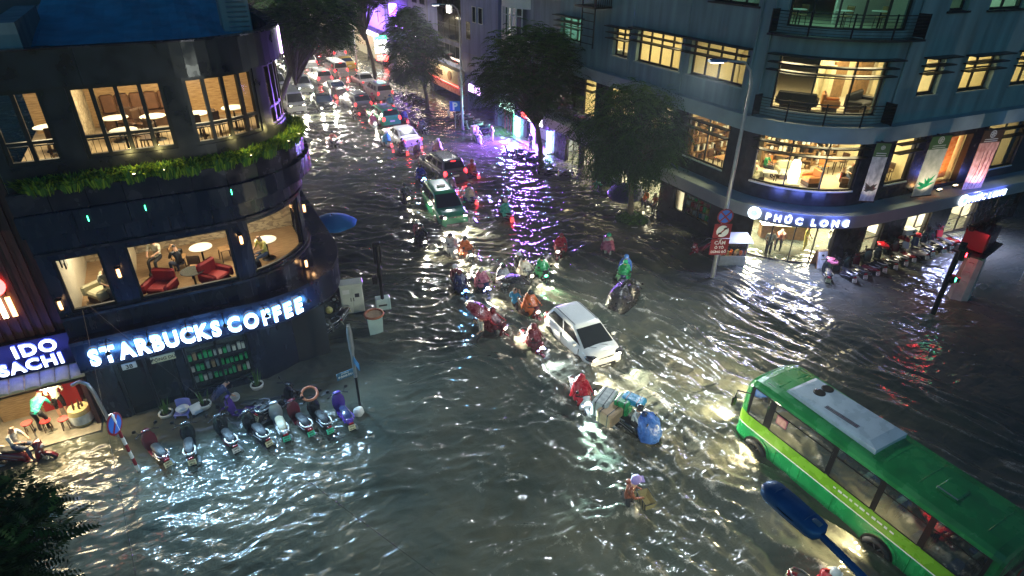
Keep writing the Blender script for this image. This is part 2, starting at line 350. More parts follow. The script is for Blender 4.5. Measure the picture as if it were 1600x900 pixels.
def build_water():
    xs = axis_pts(-60, 160, -12.0, 30.0, 0.075)
    ys = [2.0]
    while ys[-1] < 95: ys.append(ys[-1] + (0.06 if ys[-1] < 26 else 0.06 + (ys[-1]-26)*0.004))
    s = 0.3
    while ys[-1] < 420: s *= 1.15; ys.append(ys[-1]+s)
    s = 0.08; pre = [2.0]
    while pre[-1] > -40: s *= 1.2; pre.append(pre[-1]-s)
    ys = np.array(pre[:0:-1] + ys)
    X, Y = np.meshgrid(xs, ys)
    c, s_ = math.cos(rad(28.8)), math.sin(rad(28.8))
    a = X*c - Y*s_; b = X*s_ + Y*c               # across and along the view of the street
    wx = perlin(X/2.2, Y/2.2, 1); wy = perlin(X/2.2, Y/2.2, 2)
    def ridged(p, q, sd): return 1 - np.abs(perlin(p, q, sd))*2.2
    A = a + 0.7*wx; B = b + 0.7*wy
    # street ripples: short crests lying across the flow
    r1 = ridged(A/2.2, B/0.7, 3); r2 = ridged(A/0.8+9, B/0.34, 4)
    h1 = r1*0.105 + r2*0.060 + perlin(A/3.5, B/2.0, 5)*0.13 + ridged(A/.42, B/.2, 23)*.022
    # long oblique bow waves spreading to the right of the traffic
    th = rad(103); P = X*math.cos(th)+Y*math.sin(th)+0.5*wx; Q = -X*math.sin(th)+Y*math.cos(th)+0.5*wy
    q1 = ridged(P/5.5, Q/0.85, 6); q2 = ridged(P/1.1, Q/0.36, 7)
    h2 = q1*0.135 + q2*0.062 + perlin(P/5, Q/2.2, 8)*0.20 + ridged(P/.5, Q/.2, 24)*.022
    # broken, churned water in the crossing
    c1 = ridged(X/0.8+.4*wx, Y/0.5+.4*wy, 10); c2 = ridged(X/0.36, Y/0.30, 20)
    h3 = perlin(X/1.6+wx, Y/1.6+wy, 9)*0.22 + c1*0.060 + c2*0.028 + perlin(X/0.2, Y/0.2, 11)*0.026 + perlin(X/3.2+.5*wx, Y/2.2, 25)*.24
    # sheltered water by the shops: fine chop
    h4 = perlin(A/0.9, B/0.55, 12)*0.075 + ridged(A/0.46, B/0.26, 13)*0.032 + perlin(A/0.22, B/0.17, 14)*0.016
    wob = perlin(X/4, Y/4, 15)*2.2
    k2 = smooth(5.5, 10.5, X + wob)*(1-smooth(19, 27, Y + wob))
    k3 = .75*np.exp(-(((X-9.0)/4.2)**2 + ((Y-10.0)/6.0)**2))
    k4 = np.clip((1-smooth(2.0, 5.2, X + wob))*(1-smooth(20, 24, Y)) + smooth(21.5, 24, X)*0.7, 0, 1)
    h = h1*(1-k2)*(1-k4) + h2*k2*(1-k4) + h4*k4 + h3*np.clip(k3*1.25, 0, 1)*(1-k4)
    cre = smooth(.70, 1.0, r1)*smooth(.2, .9, r2)*.65*(1-k2) + smooth(.70, 1., q1)*smooth(.1, .9, q2)*.85*k2
    foam = (1-k4)*(cre*.55 + .55*np.clip(k3*1.3, 0, 1)*smooth(.55, .95, c1)*smooth(.2, .8, c2)*smooth(-.3, .4, perlin(X/1.4+wx, Y/1.0, 16)))
    for (wx0, wy0, hx, hy, w, k) in WAKES:
        L = math.hypot(hx, hy); hx /= L; hy /= L
        near = (np.abs(X-wx0) < 7) & (np.abs(Y-wy0) < 7)
        if not near.any(): continue
        x_, y_ = X[near]-wx0, Y[near]-wy0
        al = x_*hx + y_*hy; ac = -x_*hy + y_*hx; back = np.maximum(-al, 0)
        arm = np.abs(ac) - (w + 0.42*back); env = np.exp(-back/(3.0*w+1.2))*np.exp(-np.maximum(al-0.1, 0)**2/(0.3*w+0.12)**2)
        h[near] += k*env*(0.10*np.exp(-(arm/(0.16+0.10*back))**2)*(1+0.7*perlin(X[near]*2.5, Y[near]*2.5, 18)) - 0.03*np.exp(-(ac/(w*0.8))**2))
        foam[near] += k*env*(np.exp(-(arm/(0.22+0.12*back))**2)*0.5 + 0.22*np.exp(-(ac/(w*1.1))**2)*(back > 0))*smooth(-0.1, 0.45, perlin(X[near]/0.16, Y[near]/0.16, 19)+.6*perlin(X[near]/0.4, Y[near]/0.4, 22))
    far = 1 - smooth(90, 140, np.hypot(X, Y)); h *= far
    ny, nx = X.shape; co = np.stack([X, Y, h], -1).reshape(-1, 3).astype(np.float32)
    i = np.arange(ny*nx).reshape(ny, nx); q = np.stack([i[:-1,:-1], i[:-1,1:], i[1:,1:], i[1:,:-1]], -1).reshape(-1, 4)
    me = bpy.data.meshes.new('water'); me.vertices.add(len(co)); me.vertices.foreach_set('co', co.ravel())
    me.loops.add(q.size); me.loops.foreach_set('vertex_index', q.ravel().astype(np.int32))
    me.polygons.add(len(q)); me.polygons.foreach_set('loop_start', np.arange(0, q.size, 4, dtype=np.int32))
    me.polygons.foreach_set('use_smooth', np.ones(len(q), bool)); me.update(calc_edges=True)
    at = me.attributes.new('foam', 'FLOAT', 'POINT'); at.data.foreach_set('value', np.clip(foam, 0, 1).ravel().astype(np.float32))
    m = bpy.data.materials.new('flood_water'); m.use_nodes = True; nt = m.node_tree; p = nt.nodes['Principled BSDF']; N = nt.nodes.new; L = nt.links.new
    tc = N('ShaderNodeTexCoord'); at_ = N('ShaderNodeAttribute'); at_.attribute_name = 'foam'
    n1 = N('ShaderNodeTexNoise'); n1.inputs['Scale'].default_value = 11; n1.inputs['Detail'].default_value = 6; n1.inputs['Roughness'].default_value = 0.65; n1.inputs['Distortion'].default_value = 1.2
    L(tc.outputs['Object'], n1.inputs['Vector'])
    su = N('ShaderNodeMath'); su.operation = 'ADD'; L(n1.outputs[0], su.inputs[0]); L(at_.outputs['Fac'], su.inputs[1])
    mr = N('ShaderNodeMapRange'); mr.interpolation_type = 'SMOOTHSTEP'; mr.inputs[1].default_value = 0.72; mr.inputs[2].default_value = 1.25; L(su.outputs[0], mr.inputs[0])
    n3 = N('ShaderNodeTexNoise'); n3.inputs['Scale'].default_value = 0.5; n3.inputs['Detail'].default_value = 4; L(tc.outputs['Object'], n3.inputs['Vector'])
    cr = N('ShaderNodeValToRGB'); e = cr.color_ramp.elements; e[0].position = 0.3; e[0].color = (0.042, 0.054, 0.045, 1); e[1].position = 0.7; e[1].color = (0.098, 0.096, 0.070, 1); L(n3.outputs[0], cr.inputs[0])
    mx = N('ShaderNodeMix'); mx.data_type = 'RGBA'; L(mr.outputs[0], mx.inputs[0]); L(cr.outputs[0], mx.inputs[6]); mx.inputs[7].default_value = (0.36, 0.34, 0.28, 1)
    L(mx.outputs[2], p.inputs['Base Color'])
    ro = N('ShaderNodeMapRange'); ro.inputs[3].default_value = 0.12; ro.inputs[4].default_value = 0.45; L(mr.outputs[0], ro.inputs[0]); L(ro.outputs[0], p.inputs['Roughness'])
    p.inputs['IOR'].default_value = 1.33; p.inputs['Specular IOR Level'].default_value = 0.6
    n2 = N('ShaderNodeTexNoise'); n2.inputs['Scale'].default_value = 5.0; n2.inputs['Detail'].default_value = 3; n2.inputs['Distortion'].default_value = 0.6; L(tc.outputs['Object'], n2.inputs['Vector'])
    n4 = N('ShaderNodeTexNoise'); n4.inputs['Scale'].default_value = 2.6; n4.inputs['Detail'].default_value = 2; n4.inputs['Distortion'].default_value = 0.8
    mp = N('ShaderNodeMapping'); mp.inputs['Rotation'].default_value = (0, 0, rad(28.8)); mp.inputs['Scale'].default_value = (.55, 1.25, 1); L(tc.outputs['Object'], mp.inputs[0]); L(mp.outputs[0], n4.inputs['Vector'])
    b4 = N('ShaderNodeBump'); b4.inputs['Strength'].default_value = 0.6; b4.inputs['Distance'].default_value = 0.06; L(n4.outputs[0], b4.inputs['Height'])
    bu = N('ShaderNodeBump'); L(b4.outputs[0], bu.inputs['Normal']); bu.inputs['Strength'].default_value = 0.5; bu.inputs['Distance'].default_value = 0.02; L(n2.outputs[0], bu.inputs['Height']); L(bu.outputs[0], p.inputs['Normal'])
    o = link('water', me, [m]); tag(o, 'brown flood water rippling over the whole crossing and street', kind='structure')
    g = MB().bx(-200, 400, -60, 600, -1.0, -0.32).build('ground', 'concrete'); tag(g, kind='structure')

# ------------------------------------------------------------------ curved facades
def PL(u, off=0.0):
    if u <= 4.6: return (-4.4+u, 19.55-off)
    a = (u-4.6)/3.2
    if a < PI/2: return (0.2+(3.2+off)*math.sin(a), 22.75-(3.2+off)*math.cos(a))
    return (3.4+off, 22.75+(u-4.6-3.2*PI/2))
_RA = rad(85.5)
def PR(u, off=0.0):
    if u <= 16.8: return (23.7-off, 37-u)
    a = (u-16.8)/4.2
    if a < _RA: return (27.9-(4.2+off)*math.cos(a), 20.2-(4.2+off)*math.sin(a))
    t = u-16.8-4.2*_RA; d = (math.cos(rad(-4.5)), math.sin(rad(-4.5)))
    return (27.9-(4.2+off)*math.cos(_RA)+d[0]*t, 20.2-(4.2+off)*math.sin(_RA)+d[1]*t)
CURVE = {PL: (4.6, 9.63), PR: (16.8, 23.07)}
def P3(P, u, off, z): x, y = P(u, off); return Vector((x, y, z))
def frame_at(P, u, off, z):
    a, b = P3(P, u-0.02, off, z), P3(P, u+0.02, off, z); return face_mat(P3(P, u, off, z), (b-a), (0,0,1))
def usteps(P, u0, u1, extra=(), d=0.3):
    c0, c1 = CURVE[P]; s = {round(u0, 4), round(u1, 4)} | {round(e, 4) for e in extra if u0 < e < u1}
    lo, hi = max(u0, c0), min(u1, c1)
    if hi > lo:
        n = max(1, int((hi-lo)/d)); s |= {round(lo+(hi-lo)*i/n, 4) for i in range(n+1)}
    s = sorted(s); return [s[0]]+[b for a, b in zip(s, s[1:]) if b-a > 1e-3]
def strip(mb, P, u0, u1, z0, z1, oi, oo, mi=0):
    """solid band following the facade; oo may be a function of u"""
    f = oo if callable(oo) else (lambda u: oo)
    rings = [[P3(P, u, f(u), z0), P3(P, u, oi, z0), P3(P, u, oi, z1), P3(P, u, f(u), z1)] for u in usteps(P, u0, u1)]
    mb.loft(rings, mi=mi); return mb
def wall(mb, P, u0, u1, z0, z1, oi, oo, opens=(), mi=0):
    us = usteps(P, u0, u1, [e for o in opens for e in o[:2]]); zs = sorted({z0, z1} | {z for o in opens for z in o[2:4] if z0 < z < z1})
    hole = lambda u, z: any(a < u < b and c < z < d for a, b, c, d in [o[:4] for o in opens])
    nu, nz = len(us)-1, len(zs)-1
    S = [[not hole((us[i]+us[i+1])/2, (zs[j]+zs[j+1])/2) for j in range(nz)] for i in range(nu)]
    for i in range(nu):
        for j in range(nz):
            if not S[i][j]: continue
            a, b, c, d = us[i], us[i+1], zs[j], zs[j+1]
            mb.quad(P3(P,a,oo,c), P3(P,b,oo,c), P3(P,b,oo,d), P3(P,a,oo,d), mi); mb.quad(P3(P,b,oi,c), P3(P,a,oi,c), P3(P,a,oi,d), P3(P,b,oi,d), mi)
            if i == 0 or not S[i-1][j]: mb.quad(P3(P,a,oi,c), P3(P,a,oo,c), P3(P,a,oo,d), P3(P,a,oi,d), mi)
            if i == nu-1 or not S[i+1][j]: mb.quad(P3(P,b,oo,c), P3(P,b,oi,c), P3(P,b,oi,d), P3(P,b,oo,d), mi)
            if j == 0 or not S[i][j-1]: mb.quad(P3(P,a,oi,c), P3(P,b,oi,c), P3(P,b,oo,c), P3(P,a,oo,c), mi)
            if j == nz-1 or not S[i][j+1]: mb.quad(P3(P,a,oo,d), P3(P,b,oo,d), P3(P,b,oi,d), P3(P,a,oi,d), mi)
    return mb
def window(P, parent, u0, u1, z0, z1, off, mull=(), trans=(), fw=0.07, fd=0.09, frame='black_frame', gl='window_glass', name='window'):
    """frame with every pane a piece of its own"""
    mb = MB(); strip(mb, P, u0, u1, z0, z0+fw, off-fd, off); strip(mb, P, u0, u1, z1-fw, z1, off-fd, off)
    cuts = [u0]+[u0+(u1-u0)*m for m in mull]+[u1]; zc = [z0]+[z0+(z1-z0)*t for t in trans]+[z1]
    for c in (u0+fw/2, *cuts[1:-1], u1-fw/2): strip(mb, P, c-fw/2, c+fw/2, z0+fw, z1-fw, off-fd+0.002, off-0.002)
    for z in zc[1:-1]: strip(mb, P, u0+fw, u1-fw, z-fw/2.6, z+fw/2.6, off-fd+0.005, off-0.005)
    w = mb.build(name, frame, parent)
    for a, b in zip(cuts, cuts[1:]):
        for c, d in zip(zc, zc[1:]):
            pm = MB()
            us = usteps(P, a+fw*.5, b-fw*.5)
            for x, y in zip(us, us[1:]): pm.quad(P3(P,x,off-fd*.5,c+fw*.4), P3(P,y,off-fd*.5,c+fw*.4), P3(P,y,off-fd*.5,d-fw*.4), P3(P,x,off-fd*.5,d-fw*.4))
            pm.build('pane', gl, w)
    return w
def panels(P, parent, u0, u1, z0, z1, oi, oo, width, m, name='panel', gap=0.012):
    n = max(1, round((u1-u0)/width)); w = (u1-u0)/n
    for i in range(n):
        o = MB(); strip(o, P, u0+i*w+gap/2, u0+(i+1)*w-gap/2, z0, z1, oi, oo+R.uniform(-0.006, 0.006)); o.build(name, m, parent)
def outline(P, u0, u1, off, back): return [P(u, off) for u in usteps(P, u0, u1)] + list(back)

# ------------------------------------------------------------------ furniture kinds
def chair_tree(sm, fm):
    legs = [node('leg', MB().tube([(x*.19, y*.19, 0), (x*.17, y*.17, .44)], .018, 6), fm) for x in (-1, 1) for y in (-1, 1)]
    return [node('seat', MB().rbox((0,0,.46), (.42,.42,.05), .02), sm), node('backrest', MB().rbox((0,-.21,.72), (.40,.04,.30), .015), sm),
            node('back_frame', MB().tube([(-.19,-.2,.45), (-.19,-.23,.88)], .016, 6).tube([(.19,-.2,.45), (.19,-.23,.88)], .016, 6).tube([(-.19,-.23,.88), (.19,-.23,.88)], .016, 6), fm)] + legs
T_chair = chair_tree('mid_wood', 'dark_wood')
T_table = [node('tabletop', MB().lathe([(.36, .72), (.38, .735), (.37, .75)], 24), 'table_white'), node('stem', MB().lathe([(.035, .04), (.03, .72)], 10), 'black_metal'), node('base', MB().lathe([(.24, 0), (.22, .03), (.04, .05)], 18), 'black_metal')]
T_sqtable = [node('tabletop', MB().rbox((0,0,.73), (.9,.7,.04), .01), 'mid_wood')] + [node('leg', MB().bx(x*.4-.02, x*.4+.02, y*.3-.02, y*.3+.02, 0, .71), 'dark_wood') for x in (-1, 1) for y in (-1, 1)]
T_arm = [node('seat', MB().rbox((0,.02,.33), (.62,.62,.2), .05), 'cream_sofa'), node('backrest', MB().rbox((0,-.33,.55), (.74,.18,.62), .06), 'cream_sofa'),
         node('armrest', MB().rbox((-.38,.02,.42), (.15,.72,.34), .05), 'cream_sofa'), node('armrest', MB().rbox((.38,.02,.42), (.15,.72,.34), .05), 'cream_sofa'), node('base', MB().bx(-.33,.33,-.33,.3,.02,.22), 'dark_wood')]
T_sofa = [node('seat', MB().rbox((0,.02,.33), (1.5,.62,.2), .05), 'cream_sofa'), node('backrest', MB().rbox((0,-.33,.55), (1.7,.18,.62), .06), 'cream_sofa'),
          node('armrest', MB().rbox((-.85,.02,.42), (.16,.75,.34), .05), 'cream_sofa'), node('armrest', MB().rbox((.85,.02,.42), (.16,.75,.34), .05), 'cream_sofa'), node('base', MB().bx(-.7,.7,-.33,.3,.02,.22), 'dark_wood')]
T_bench = [node('seat', MB().rbox((0,.05,.40), (2.6,.5,.12), .04), 'brown_leather'), node('base', MB().bx(-1.28,1.28,-.15,.25,0,.34), 'dark_wood')] + [node('cushion', MB().rbox((-1.08+.43*i,-.2,.78), (.41,.12,.62), .05), 'brown_leather') for i in range(6)]
def ceiling_light(x, y, z, e, col=(1.0, .78, .45), s=0.5, label=None, group=None, glow='lamp_warm', size=1.0, lx=None):
    t = thing('ceiling_light', label or 'round glowing ceiling lamp in the lit upper room', 'lamp', (x, y, z), 0, group)
    MB().lathe([(s*.5, -.03), (s*.5, 0.0), (s*.48, 0.03)], 20).build('rim', 'black_metal', t)
    MB().lathe([(s*.42, -.05), (s*.46, -.035)], 20).build('diffuser', glow, t)
    lamp('room_light', 'AREA', (0,0,-.1), e, col, t, aim=(0,0,-1), size=size); return t

# ------------------------------------------------------------------ the round-cornered coffee house on the left
cafe = thing('cafe_building', 'dark navy coffee house with round corner, planted balcony and white lit sign', 'building')
UE = 22.0
def build_cafe():
    P = PL; b = cafe
    w2 = [(0.33, 1.50, 4.2, 5.95), (2.12, 4.97, 4.15, 5.97), (5.53, 8.05, 4.2, 6.0), (8.45, 10.6, 4.2, 6.0), (11.2, 13.6, 4.2, 6.0)]
    w3 = [(0.25, 1.46, 8.62, 10.52), (2.0, 4.22, 8.62, 10.52), (4.72, 6.95, 8.62, 10.52), (7.5, 9.3, 8.62, 10.52), (9.9, 12.2, 8.62, 10.52)]
    w1 = [(0.75, 2.45, -.3, 2.2), (2.75, 4.75, 0.25, 2.2)]
    wall(MB(), P, 0, UE, -.32, 2.36, -.25, 0, w1).build('ground_wall', 'navy_panel', b)
    cano = lambda u: .30 + .62*min(1, max(0, (u-4.4)/3.2))**1.3
    strip(MB(), P, 0, UE, 2.36, 3.28, -.2, cano).build('sign_fascia', 'navy_panel', b)
    strip(MB(), P, 0, UE, 3.28, 3.40, -.2, lambda u: cano(u)+.05).build('canopy_edge', 'bronze_panel', b)
    strip(MB(), P, 0, UE, 2.30, 2.36, -.2, lambda u: cano(u)+.03).build('canopy_edge', 'navy_dark', b)
    wall(MB(), P, 0, UE, 3.40, 6.30, -.22, 0, w2).build('second_floor_wall', 'navy_panel', b)
    strip(MB(), P, 0, UE, 4.02, 4.10, -.02, .07).build('sill', 'navy_dark', b)
    strip(MB(), P, 0, UE, 6.12, 6.20, -.02, .09).build('cornice', 'bronze_panel', b)
    panels(P, b, 0, UE, 6.30, 6.85, -.15, .12, 1.15, 'navy_panel')
    panels(P, b, 0, UE, 6.86, 7.45, -.15, .50, 1.3, 'navy_panel')
    panels(P, b, 0, 13, 7.46, 8.03, .12, .36, 0.86, 'bronze_panel')
    strip(MB(), P, 0, UE, 7.46, 7.62, -.1, .12).build('planter_floor', 'navy_dark', b)
    wall(MB(), P, 0, UE, 7.62, 10.55, -.32, -.10, w3).build('third_floor_wall', 'navy_dark', b)
    panels(P, b, 0, UE, 10.55, 11.46, -.12, .12, 2.4, 'navy_dark', gap=0.006)
    strip(MB(), P, 0, UE, 11.46, 11.50, -.16, .16).build('parapet_cap', 'bronze_panel', b)
    strip(MB(), P, 8.9, 8.98, 10.62, 11.44, .1, .17).build('neon_strip', 'neon_strip', b)
    lamp('neon_light', 'AREA', P3(P, 8.9, .4, 11.0), 12, (.75,.5,1), b, aim=(1,-.2,-.2), size=.2, sy=.8)
    for (a, c, z0, z1) in w2:
        window(P, b, a, c, z0, z1, -.06, [] if c-a < 3 else [], [], .07)
    for (a, c, z0, z1) in w3:
        n = 4 if c-a > 1.6 else 2
        window(P, b, a, c, z0, z1, -.14, [i/n for i in range(1, n)], [.30], .10, .12)
    for (a, c, _, _) in w3[:4]:                                         # balcony rail behind each window bay
        r = MB(); z = 8.3
        strip(r, P, a, c, z+.72, z+.75, -.47, -.44)
        for i in range(int((c-a)/.14)+1): strip(r, P, a+.05+i*.14, a+.062+i*.14, z, z+.72, -.465, -.45)
        r.build('railing', 'black_metal', b)
    # floors, ceilings and inner walls
    bk = [(3.15, 36), (-4.25, 36)]
    for z, m, nm in ((3.60, 'wood_floor', 'floor_slab'), (8.05, 'tan_floor', 'floor_slab'), (6.32, 'cream_wall', 'ceiling_slab'), (10.62, 'cream_wall', 'ceiling_slab')):
        MB().prism(outline(P, 0.1, UE-8.3, -.34, bk), z, z+.12).build(nm, m, b)
    MB().prism(outline(P, 0.1, UE-8.3, -.2, bk), 10.78, 10.9).build('roof', 'roof_grey', b)
    MB().bx(-4.2, 3.1, 24.2, 24.4, 3.72, 6.32).build('inner_wall', 'stone_wall', b)
    MB().bx(-4.2, 3.1, 25.0, 25.2, 8.17, 10.62).build('inner_wall', 'wood_wall', b)
    MB().bx(-4.2, -4.05, 19.9, 24.1, 3.72, 6.32).build('inner_wall', 'white_wall', b)
    MB().bx(-2.62, -2.5, 20.6, 24.1, 3.72, 6.32).build('inner_wall', 'cream_wall', b)
    MB().bx(1.05, 1.3, 22.0, 22.6, 3.72, 6.32).build('inner_pillar', 'cream_wall', b)
    MB().bx(-2.75, -2.55, 20.4, 24.9, 8.17, 10.62).build('inner_wall', 'stone_wall', b)
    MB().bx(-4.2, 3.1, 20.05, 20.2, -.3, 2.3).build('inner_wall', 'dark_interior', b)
    for i, (x, z) in enumerate(((-3.9, 5.35), (-3.55, 5.1), (-3.65, 5.6))):
        f = MB().bx(-4.05, -4.02, 20.3+.42*i, 20.65+.42*i, z, z+.42).build('picture_frame', 'black_frame', b)
        MB().bx(-4.02, -4.012, 20.34+.42*i, 20.61+.42*i, z+.04, z+.38).build('print', 'grey_print', f)
    # entrance doors and the lit goods shelves
    window(P, b, 0.78, 2.42, -.28, 2.15, -.05, [.5], [], .09, .1, 'black_frame', 'car_glass', 'glass_door')
    window(P, b, 2.77, 4.73, 0.27, 2.18, -.05, [.5], [], .06)
    sh = MB(); 
    for k in range(4): sh.bx(-1.6, .28, 19.72, 19.98, .45+.45*k, .48+.45*k)
    for k in range(5): sh.bx(-1.62+.46*k, -1.59+.46*k, 19.72, 19.98, .3, 2.15)
    sh.build('goods_shelf', 'black_metal', b)
    for k in range(3):
        for i in range(12):
            x = -1.52+.155*i+R.uniform(-.02, .02); hgt = R.uniform(.16, .3)
            o = MB().rbox((x, 19.82, .482+.45*k+hgt/2), (.11, .12, hgt), .012)
            o.build('goods_pack', 'green_goods' if R.random() < .5 else R.choice(['white_plastic', 'cardboard', 'teal_trim']), b)
    lamp('shelf_light', 'AREA', (-.65, 19.70, 2.1), 7, (.65, 1, .9), b, aim=(0, .3, -1), size=1.8, sy=.1)
    MB().bx(-3.35, -2.95, 19.20, 19.26, 2.05, 2.25).build('house_number', 'plate_white', b)
    MB().bx(-2.55, -1.85, 19.20, 19.26, 2.02, 2.24).build('house_number', 'plate_cream', b)
    d = MB(); d.text(text_mesh('38', .2, .004, .004), face_mat((-3.15, 19.195, 2.08), (1,0,0), (0,0,1))); d.text(text_mesh('ĐÔNG DU', .15, .002, .004), face_mat((-2.2, 19.195, 2.08), (1,0,0), (0,0,1))); d.build('lettering', 'ink', b)
    # sign letters along the curved fascia
    word = 'STARBUCKS COFFEE'; u = 0.36; sc = .76; sq = .76
    for ch in word:
        if ch == ' ': u += .16; continue
        me = text_mesh(ch, sc, .030, .035); wdt = (max(v.co.x for v in me.vertices)-min(v.co.x for v in me.vertices))*sq
        uc = u+wdt/2; m4 = frame_at(P, uc, cano(uc)+.10, 2.52); u += wdt+.052
        cx = (max(v.co.x for v in me.vertices)+min(v.co.x for v in me.vertices))/2
        MB().text(me, m4 @ Matrix.Diagonal((sq, 1, 1, 1)) @ Matrix.Translation((-cx, 0, 0)), 0, 1).build('letter', ['sign_white', 'sign_blue'], b)
    for i in range(7):
        uc = .7+i*.95; n = P3(P, uc, cano(uc)+.55, 2.75)-P3(P, uc, cano(uc), 2.75)
        lamp('sign_glow', 'AREA', P3(P, uc, cano(uc)+.5, 2.6), 16, (.10, .38, 1.0), b, aim=(-n.x, -n.y, .75), size=.9, sy=.2)
    # gooseneck lamps over the letters
    for i in range(6):
        uc = .95+i*1.08; a = P3(P, uc, cano(uc), 3.22); o = P3(P, uc, cano(uc)+.42, 3.30); o2 = P3(P, uc, cano(uc)+.58, 3.14)
        g = MB().tube([a, (a+o)/2+Vector((0,0,.10)), o, o2], .018, 6).build('gooseneck_lamp', 'black_metal', b)
        MB().lathe([(.02, .08), (.05, .05), (.10, -.01), (.09, -.02)], 14, o2-Vector((0,0,.06))).build('lamp_shade', 'black_metal', g)
        nv = (o2-a).normalized(); lamp('shade_light', 'SPOT', o2-Vector((0,0,.10)), 950, (.36, .66, .95), b, aim=(nv.x, nv.y, -.30), size=.05, angle=120, blend=1.0)
    # wall lanterns
    for uc, z in ((1.80, 5.25), (5.25, 5.55), (8.25, 5.5), (10.9, 5.6), (7.6, 3.62), (0.15, 4.6)):
        p = P3(P, uc, .12, z)
        l = MB().box(p+Vector((0,0,.17)), (.16,.16,.03)).box(p-Vector((0,0,.17)), (.14,.14,.03))
        for dx in (-.06, .06):
            for dy in (-.06, .06): l.box(p+Vector((dx,dy,0)), (.014,.014,.34))
        l.build('wall_lantern', 'black_metal', b)
        MB().lathe([(.045, -.14), (.05, 0), (.04, .14)], 10, p).build('lantern_glow', 'lantern_warm', b)
        lamp('lantern_light', 'POINT', P3(P, uc, .34, z), 2.2, (1, .55, .22), b, size=.06)
    # green marks glowing faintly on the panels
    for uc, z in ((3.0, 7.15), (5.2, 7.2), (1.6, 7.1)):
        p = P3(P, uc, .52, z)
        MB().lathe([(.012, 0), (.012, .16)], 8, p).build('accent_tube', 'led_green', b)
    # roof clutter
    t = MB(); nx, ny = 22, 8
    g = [[(-3.2+5.7*i/nx+.25*j/ny*i/nx, 21.6+7.5*j/ny+(.5*math.sin(i*.6)*.1), 11.25+.85*j/ny+.05*math.sin(i*1.1+j*.8)-.35*(i/nx)**3) for i in range(nx+1)] for j in range(ny+1)]
    for j in range(ny):
        for i in range(nx): t.quad(g[j][i], g[j][i+1], g[j+1][i+1], g[j+1][i])
    o = t.build('roof_tarpaulin', 'blue_tarp'); tag(o, 'blue tarpaulin stretched over the coffee house roof', 'tarpaulin')
    sm = o.modifiers.new('thick', 'SOLIDIFY'); sm.thickness = .02
    s = MB(); s.bx(-2.2, .3, 20.6, 21.5, 10.9, 11.16); s.build('roof_hatch', 'roof_grey', b)
    for k in range(4): MB().bx(-.9, 1.0, 20.75+.2*k, 20.81+.2*k, 11.17, 11.24).build('roof_batten', 'galv_steel', b)
    MB().bx(-3.6, -3.05, 20.4, 25, 10.9, 12.0).build('roof_wall', 'grey_wall', b)
    ac = thing('ac_unit', 'louvred metal box at the far end of the blue tarpaulin roof', 'vent box', (2.45, 24.0, 10.9))
    MB().rbox((0,0,.75), (.9,.9,1.5), .03).build('casing', 'grey_wall', ac)
    for k in range(8): MB().box((.05,-.46,.25+.15*k), (.6,.03,.05), M4=Matrix.Rotation(.5,4,'X')).build('slat', 'galv_steel', ac)
    f = thing('roof_fan', 'dark square condenser with round fan at the roof edge', 'air conditioner', (-4.0, 21.2, 10.9))
    MB().rbox((0,0,.5), (.8,.8,1.0), .04).build('casing', 'dark_paint', f); MB().lathe([(.30, 1.0), (.30, 1.03), (.27, 1.03)], 20).build('grille', 'grey_wall', f)
    MB().lathe([(.09, 1.02), (.07, 1.06)], 12).build('hub', 'galv_steel', f)
build_cafe()
# rooms of the coffee house
G3 = 'round tables on the third floor'; G2 = 'chairs in the coffee house'
for i, (x, y, l) in enumerate(((-3.5, 22.6, 'at the left'), (-1.75, 22.9, 'in front of the leather bench'), (-.7, 22.6, 'below the bright leaf picture'), (.55, 22.4, 'beside the dark pillar'), (1.7, 22.7, 'at the rounded corner'), (-1.5, 21.2, 'close to the balcony rail'))):
    inst('round_table', T_table, 'white round cafe table %s on the third floor' % l, 'table', (x, y, 8.17), 0, G3)
    for k in range(2):
        a = R.uniform(0, 6.28)+k*PI
        inst('cafe_chair', T_chair, 'third floor chair, %s, table %s' % (('nearer', 'further')[k], l), 'chair', (x+.58*math.cos(a), y+.58*math.sin(a), 8.17), a+PI/2, G2, {'mid_wood': 'dark_wood'})
inst('leather_bench', T_bench, 'buttoned brown leather bench along the third floor back wall', 'bench', (-.9, 24.6, 8.17), PI)
MB2 = thing('leaf_picture', 'bright red and green leaf picture on the third floor wall', 'picture', (-.15, 24.97, 9.95))
MB().bx(-.5, .5, -.03, 0, -.35, .35).build('canvas', 'lightbox_yellow', MB2)
lf = MB()
for k in range(7):
    a = -.6+.45*k; lf.add([(0,-.036,-.3), (.28*math.cos(a)-.05,-.036,-.1+.28*math.sin(a)), (.4*math.cos(a),-.036,-.2+.42*math.sin(a)), (.28*math.cos(a+.25),-.036,-.15+.3*math.sin(a+.25))], [(0,1,2,3)])
lf.build('leaves', 'green_goods', MB2)
for x, y in ((-3.4, 22.4), (-1.2, 22.4), (1.0, 22.5)): ceiling_light(x, y, 10.6, 140, (1, .82, .50), .4, 'warm ceiling lamp on the third floor of the coffee house, %s' % {-3.4:'left bay', -1.2:'middle bay', 1.0:'corner bay'}[x], 'third floor ceiling lamps', size=1.6)
for x, y, l in ((-3.2, 21.6, 'above the white room'), (-.7, 21.8, 'above the wooden chairs'), (1.6, 22.0, 'above the reader in yellow')): ceiling_light(x, y, 6.3, 95, (1, .84, .58), .4, 'ceiling lamp on the second floor %s' % l, 'second floor ceiling lamps', size=1.6)
inst('round_table', T_table, 'round cream table between two wooden chairs on the second floor', 'table', (-.35, 22.0, 3.72), 0)
